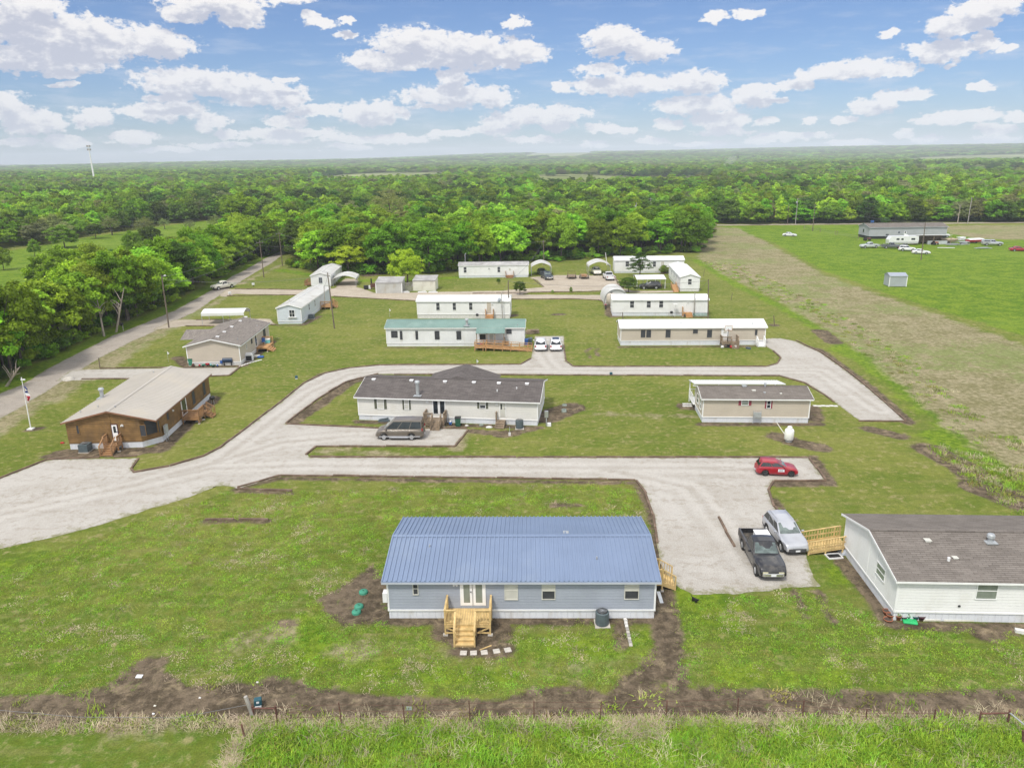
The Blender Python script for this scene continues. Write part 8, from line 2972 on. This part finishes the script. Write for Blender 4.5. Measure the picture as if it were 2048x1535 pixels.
for i in np.where(single)[0]:
    x, y = WA[i]
    px, py = proj((x, y, 4))
    front = poly_sd(CLEAR[0], np.array([[x, y]]), True)[0]
    front = -front
    if x < -55 and y < 235 and px < 580:
        z_ = 'roadside'
        h = rs.uniform(9.5, 13.2) if front < 8 else rs.uniform(7.5, 11)
        if y > 140:
            h *= .95
        lm = 'opposite the log home' if px < 180 else ('opposite the beige home' if px < 330 else ('opposite the pale blue-white home' if px < 450 else 'at the far bend of the road'))
        rowl = 'front row' if front < 7 else 'behind the front row'
        lab, grp = f'leafy green roadside tree, {rowl}, {lm}', f'roadside trees {lm}'
    elif px > 1395:
        z_ = 'right'
        h = rs.uniform(9, 13.5)
        lm = 'left of the far grey home' if px < 1710 else ('behind the far grey home' if px < 1860 else 'right of the far grey home')
        lab, grp = f'green tree in the far wood edge {lm}', f'far wood edge {lm}'
    else:
        z_ = 'belt'
        h = rs.uniform(9.8, 13.2) if front < 20 else rs.uniform(7.5, 11)
        lm = 'behind the small old white home' if px < 720 else ('behind the two low sheds' if px < 905 else ('behind the grey-roofed home' if px < 1060 else ('behind the two carports' if px < 1225 else 'behind the long back home')))
        rowl = 'front of the belt' if front < 12 else 'deeper in the belt'
        lab, grp = f'leafy green tree at the {rowl} {lm}', f'belt trees {lm}'
    pr = TP[rs.choices(range(6), (3, 3, 3, 3, 6, 1))[0]]
    if z_ == 'right' and rs.random() < .15:
        pr = PALE
    tree('tree', lab, 'tree', (x, y, 0), h, rs.uniform(7.4, 9.6 if z_ == 'roadside' else 12.0) * (h / 12) ** .5, pr, grp)


def protoset(name, meshes):
    col_ = bpy.data.collections.new(name)
    for i, me in enumerate(meshes):
        o = bpy.data.objects.new('%s_%02d' % (name, i), me)
        col_.objects.link(o)
    return col_


def scatter(name, label, cat, pts, rot, scl, idx_, col_, sclz=None):
    me = bpy.data.meshes.new(name)
    me.vertices.add(len(pts))
    me.vertices.foreach_set('co', np.ascontiguousarray(pts, np.float32).ravel())
    for nm, typ, arr in (('rotz', 'FLOAT', rot), ('pick', 'INT', idx_)):
        at = me.attributes.new(nm, typ, 'POINT')
        at.data.foreach_set('value', np.ascontiguousarray(arr, np.float32 if typ == 'FLOAT' else np.int32))
    at = me.attributes.new('scl', 'FLOAT_VECTOR', 'POINT')
    sv = np.stack([scl, scl, scl if sclz is None else sclz], 1).astype(np.float32)
    at.data.foreach_set('vector', sv.ravel())
    o = bpy.data.objects.new(name, me)
    C.objects.link(o)
    tag(o, label, cat, kind='stuff')
    ng = bpy.data.node_groups.new(name, 'GeometryNodeTree')
    ng.interface.new_socket('Geometry', in_out='INPUT', socket_type='NodeSocketGeometry')
    ng.interface.new_socket('Geometry', in_out='OUTPUT', socket_type='NodeSocketGeometry')
    gi, gou = ng.nodes.new('NodeGroupInput'), ng.nodes.new('NodeGroupOutput')
    ci = ng.nodes.new('GeometryNodeCollectionInfo')
    ci.inputs['Collection'].default_value = col_
    ci.inputs['Separate Children'].default_value = True
    ci.inputs['Reset Children'].default_value = True
    ip = ng.nodes.new('GeometryNodeInstanceOnPoints')
    ip.inputs['Pick Instance'].default_value = True

    def na(nm, dt):
        n = ng.nodes.new('GeometryNodeInputNamedAttribute')
        n.data_type = dt
        n.inputs[0].default_value = nm
        return next(s for s in n.outputs if s.enabled)
    cx = ng.nodes.new('ShaderNodeCombineXYZ')
    ng.links.new(na('rotz', 'FLOAT'), cx.inputs[2])
    ng.links.new(gi.outputs[0], ip.inputs['Points'])
    ng.links.new(ci.outputs[0], ip.inputs['Instance'])
    ng.links.new(na('pick', 'INT'), ip.inputs['Instance Index'])
    ng.links.new(cx.outputs[0], ip.inputs['Rotation'])
    ng.links.new(na('scl', 'FLOAT_VECTOR'), ip.inputs['Scale'])
    ng.links.new(ip.outputs[0], gou.inputs[0])
    md = o.modifiers.new('scatter', 'NODES')
    md.node_group = ng
    return o


PL = protoset('woodland_tree', LP)
allp, alls, allz = [], [], []
for Q, s0, s1, z0, z1 in ((WA[~single], .6, 1.12, .55, 1.0), (WB, .65, 1.3, .5, 1.08), (WC, .95, 1.85, .5, 1.1), (WD, 2.0, 2.9, .6, 1.0), (WE, 4.2, 6.2, .5, 1.0)):
    n_ = len(Q)
    z = hill(Q[:, 0], Q[:, 1])
    big = fbm(Q[:, 0], Q[:, 1], .012, 2)
    k = 1 + .35 * big
    allp.append(np.stack([Q[:, 0], Q[:, 1], z - .3], 1))
    alls.append(RS.uniform(s0, s1, n_) * k)
    allz.append(RS.uniform(z0, z1, n_) * k)
allp, alls, allz = np.vstack(allp), np.concatenate(alls), np.concatenate(allz)
n_ = len(allp)
patch = fbm(allp[:, 0], allp[:, 1], .006, 6)
pick = RS.choice(6, n_, p=(.20, .18, .16, .14, .20, .12))
pick = np.where((patch > .10) & (RS.rand(n_) < .40), 5, pick)
pick = np.where((patch < -.12) & (RS.rand(n_) < .6), 3, pick)
pick = np.where((np.abs(patch) < .04) & (RS.rand(n_) < .4), 4, pick)
keep = fbm(allp[:, 0], allp[:, 1], .0035, 9) < .21
keep |= allp[:, 1] < 700
scatter('woods', 'continuous green woods stretching to the horizon', 'woods', allp[keep], RS.uniform(0, 6.28, n_)[keep], alls[keep], pick[keep], PL, allz[keep])


# undergrowth along the wood edges
def edge_pts(line, step, w0, w1):
    g = gpts(line) if line[0][1] > 330 else np.array(line)
    out = []
    for a, c_ in zip(g[:-1], g[1:]):
        L_ = np.hypot(*(c_ - a))
        nv = np.array([-(c_ - a)[1], (c_ - a)[0]]) / L_
        for t in np.arange(0, L_, step):
            out.append(a + (c_ - a) * t / L_ + nv * RS.uniform(w0, w1))
    return np.array(out)


BU = []
for i in range(4):
    cm, cs = crown_mesh('undergrowth_clump', 300 + i, 2.2, 3.2, .05, 16, 70, .40, M[('leaf', 'leafdark', 'leaf', 'leafbright')[i]], clr=.8)
    BU.append(cm)
BC = protoset('undergrowth_clump', BU)
up = np.vstack([edge_pts([(575, 535), (640, 546), (700, 549), (880, 547), (1060, 527), (1200, 517), (1330, 510), (1395, 506)], .8, 0.5, 9),
                edge_pts([(1393, 505), (1412, 470), (1410, 450)], 1.5, -1, 6), edge_pts([(1410, 446.5), (1700, 443.5), (2300, 440)], .55, 0.5, 8),
                edge_pts([(-200, 850), (0, 775), (100, 726), (226, 662), (349, 612), (420, 573), (520, 519), (560, 502)], 1.3, 1.5, 9)])
n_ = len(up)
scatter('undergrowth', 'dark leafy undergrowth along the wood edges and roadside', 'undergrowth', np.stack([up[:, 0], up[:, 1], np.zeros(n_)], 1), RS.uniform(0, 6.28, n_), RS.uniform(.5, 1.25, n_), RS.randint(0, 4, n_), BC, RS.uniform(.4, 1.3, n_))


# ------------------------------------------------------------------ grass and weeds
def tuft(seed, n, h, spread, wdt, m_, lean=.5):
    rs = np.random.RandomState(seed)
    V, Qd, T_ = [], [], []
    for i in range(n):
        x, y = rs.normal(size=2) * spread
        an = rs.uniform(0, 6.28)
        dx, dy = math.cos(an), math.sin(an)
        hh = h * rs.uniform(.5, 1.15)
        ln = lean * hh * rs.uniform(.2, 1.1)
        px_, py_ = -dy * wdt, dx * wdt
        b0 = len(V)
        for f_, wf in ((0, 1), (.55, .8), (1, .12)):
            cx_, cy_ = x + dx * ln * f_ ** 1.8, y + dy * ln * f_ ** 1.8
            zz_ = hh * f_ * (1 - .12 * f_)
            V += [(cx_ - px_ * wf, cy_ - py_ * wf, zz_), (cx_ + px_ * wf, cy_ + py_ * wf, zz_)]
        Qd += [(b0, b0 + 1, b0 + 3, b0 + 2), (b0 + 2, b0 + 3, b0 + 5, b0 + 4)]
        T_ += [rs.uniform(0, 1)] * 6
    return meshfrom('tuft', np.array(V), np.array(Qd), np.array(T_), m_)


TG = protoset('grass_tuft', [tuft(500 + i, 46, .50, .26, .016, M['blade']) for i in range(3)] + [tuft(510 + i, 40, .62, .24, .012, M['straw'], .9) for i in range(2)] + [tuft(520, 60, .32, .3, .03, M['weed'], .6)])


def area_pts(px, dens, seed):
    g = gpts(px)
    lo, hi = g.min(0), g.max(0)
    n = int((hi - lo).prod() * dens)
    Q = np.random.RandomState(seed).uniform(lo, hi, (n, 2))
    return Q[poly_sd(g, Q, True) > 0]


Q = area_pts([(500, 1446), (1000, 1446), (1600, 1442), (2120, 1444), (2250, 1600), (425, 1600), (455, 1520)], 12, 1)
dens = fbm(Q[:, 0], Q[:, 1], .5, 4)
Q = Q[dens > -.20]
n_ = len(Q)
pk_ = RS.choice(6, n_, p=(.30, .30, .28, .03, .02, .07))
scatter('tall_grass', 'tall bright green grass below the wire fence', 'grass', np.stack([Q[:, 0], Q[:, 1], np.zeros(n_)], 1), RS.uniform(0, 6.28, n_), RS.uniform(.7, 1.3, n_), pk_, TG, RS.uniform(.22, .62, n_) * (1 + .9 * fbm(Q[:, 0], Q[:, 1], .35, 7)))
L1 = [edge_pts([(480, 1448), (1000, 1445), (1600, 1440), (2120, 1446)], .11, -.45, .3), edge_pts([(-60, 1452), (200, 1450), (480, 1446)], .12, -.35, .35), edge_pts([(500, 1440), (485, 1480), (455, 1535), (440, 1580)], .05, -.3, .3), edge_pts([(1225, 1455), (1320, 1464)], .02, -.5, .6)]
Q = np.vstack(L1)
n_ = len(Q)
scatter('dry_grass', 'dead straw grass tangled along the wire fence', 'grass', np.stack([Q[:, 0], Q[:, 1], np.zeros(n_)], 1), RS.uniform(0, 6.28, n_), RS.uniform(.6, 1.1, n_), RS.choice([3, 4, 0, 5], n_, p=(.38, .34, .18, .10)), TG, RS.uniform(.15, .48, n_))
# weeds over the rough strips on the right, and low tufts in the lawns
Q1 = area_pts([(1850, 890), (1930, 900), (2060, 950), (2150, 1040), (2040, 1030), (1960, 980)], 2.5, 3)
Q2 = area_pts([(1395, 520), (1440, 545), (1540, 592), (1640, 640), (1760, 735), (1880, 845), (2060, 965), (2200, 960), (1960, 830), (1800, 700), (1650, 610), (1480, 530)], .5, 4)
Q3 = area_pts([(0, 1395), (520, 1365), (1000, 1400), (1500, 1378), (2048, 1382), (2048, 1430), (1000, 1440), (0, 1456)], .25, 5)
Q = np.vstack([Q1, Q2, Q3])
n_ = len(Q)
scatter('weeds', 'scattered weeds on the bare dirt and along the right ditch', 'weeds', np.stack([Q[:, 0], Q[:, 1], np.zeros(n_)], 1), RS.uniform(0, 6.28, n_), RS.uniform(.5, 1.4, n_), RS.choice([0, 1, 3, 4, 5], n_, p=(.22, .2, .13, .13, .32)), TG, RS.uniform(.25, .75, n_))
TL = protoset('lawn_tuft', [tuft(600 + i, 60, .085, .20, .012, M[('blade', 'straw', 'weed')[i]], 1.2) for i in range(3)])
Q = area_pts([(-60, 1160), (440, 985), (1290, 965), (1330, 1190), (1400, 1200), (1640, 1180), (1790, 1255), (2100, 1265), (2120, 1382), (-120, 1395)], 5, 6)
ins = np.zeros(len(Q), bool)
for hh in (h1, h2):
    pl = np.array([hh.world(*p)[:2] for p in ((-.2, -.1), (hh.L + .2, -.1), (hh.L + .2, hh.W + .1), (-.2, hh.W + .1))])
    ins |= poly_sd(pl, Q, True) > 0
ins |= poly_sd(P_MAIN, Q) > -.15
dd = np.full(len(Q), -9.0)
for sh in DIRT:
    dd = np.maximum(dd, poly_sd(sh[1], Q) if sh[0] == 'p' else line_sd(sh[1], sh[2], Q))
Q = Q[~ins & (dd < RS.uniform(-.5, .25, len(Q)))]
n_ = len(Q)
pn_ = fbm(Q[:, 0], Q[:, 1], .45, 12)
pk_ = np.where(pn_ > .22 + RS.normal(0, .10, n_), 1, np.where(RS.rand(n_) < .4, 2, 0))
scatter('lawn_tufts', 'short tufts of the front lawns', 'grass', np.stack([Q[:, 0], Q[:, 1], np.zeros(n_)], 1), RS.uniform(0, 6.28, n_), RS.uniform(.6, 1.5, n_), pk_, TL, RS.uniform(.35, 1.0, n_))
# straggly dead stalks leaning over the tall grass
rs = random.Random(3)
o = MB()
for i in range(46):
    px = rs.choice((rs.uniform(680, 1000), rs.uniform(1200, 1330), rs.uniform(1700, 1960), rs.uniform(520, 2040)))
    g = G(px, rs.uniform(1440, 1500))
    d = Vector((rs.uniform(-1, 1), rs.uniform(-.5, .5), rs.uniform(.15, .9))) * rs.uniform(.5, 1.3)
    o.tube([g, g + d * .5 + Vector((0, 0, .12)), g + d], [.012, .009, .004], 5)
o = o.build('dead_stalks', M['deadwood'])
tag(o, 'pale dead stalks lying in the tall grass', 'stalks', kind='stuff')

# thin smoke column in the far woods
a = G(1432, 345)
t_ = atY(1476, 314, a.y)
sm = MB()
pts = [a + Vector((0, 0, 3)), a.lerp(t_, .35), a.lerp(t_, .7) + Vector((0, 0, 3)), t_]
sm.tube(pts, [2, 4, 7, 3], 12)
mt = bpy.data.materials.new('smoke')
mt.use_nodes = True
nb = NB(mt.node_tree)
nb.n.remove(nb.n['Principled BSDF'])
pv = nb.new('ShaderNodeVolumePrincipled')
pv.inputs['Color'].default_value = (.95, .95, .97, 1)
pv.inputs['Density'].default_value = .02
nb.l.new(pv.outputs[0], nb.n['Material Output'].inputs['Volume'])
o = sm.build('smoke', mt)
tag(o, 'thin white smoke column rising from the far woods', 'smoke', kind='stuff')

# ------------------------------------------------------------------ air
hz_ = MB().box(-9500, 9500, -600, 9500, -2.0, 150)
mt = bpy.data.materials.new('haze')
mt.use_nodes = True
nb = NB(mt.node_tree)
nb.n.remove(nb.n['Principled BSDF'])
pv = nb.new('ShaderNodeVolumePrincipled')
pv.inputs['Color'].default_value = (.84, .92, 1.0, 1)
pv.inputs['Density'].default_value = .00016
pv.inputs['Anisotropy'].default_value = -.3
nb.l.new(pv.outputs[0], nb.n['Material Output'].inputs['Volume'])
o = hz_.build('haze', mt)
tag(o, 'pale blue summer haze over the far woods', 'haze', kind='stuff')
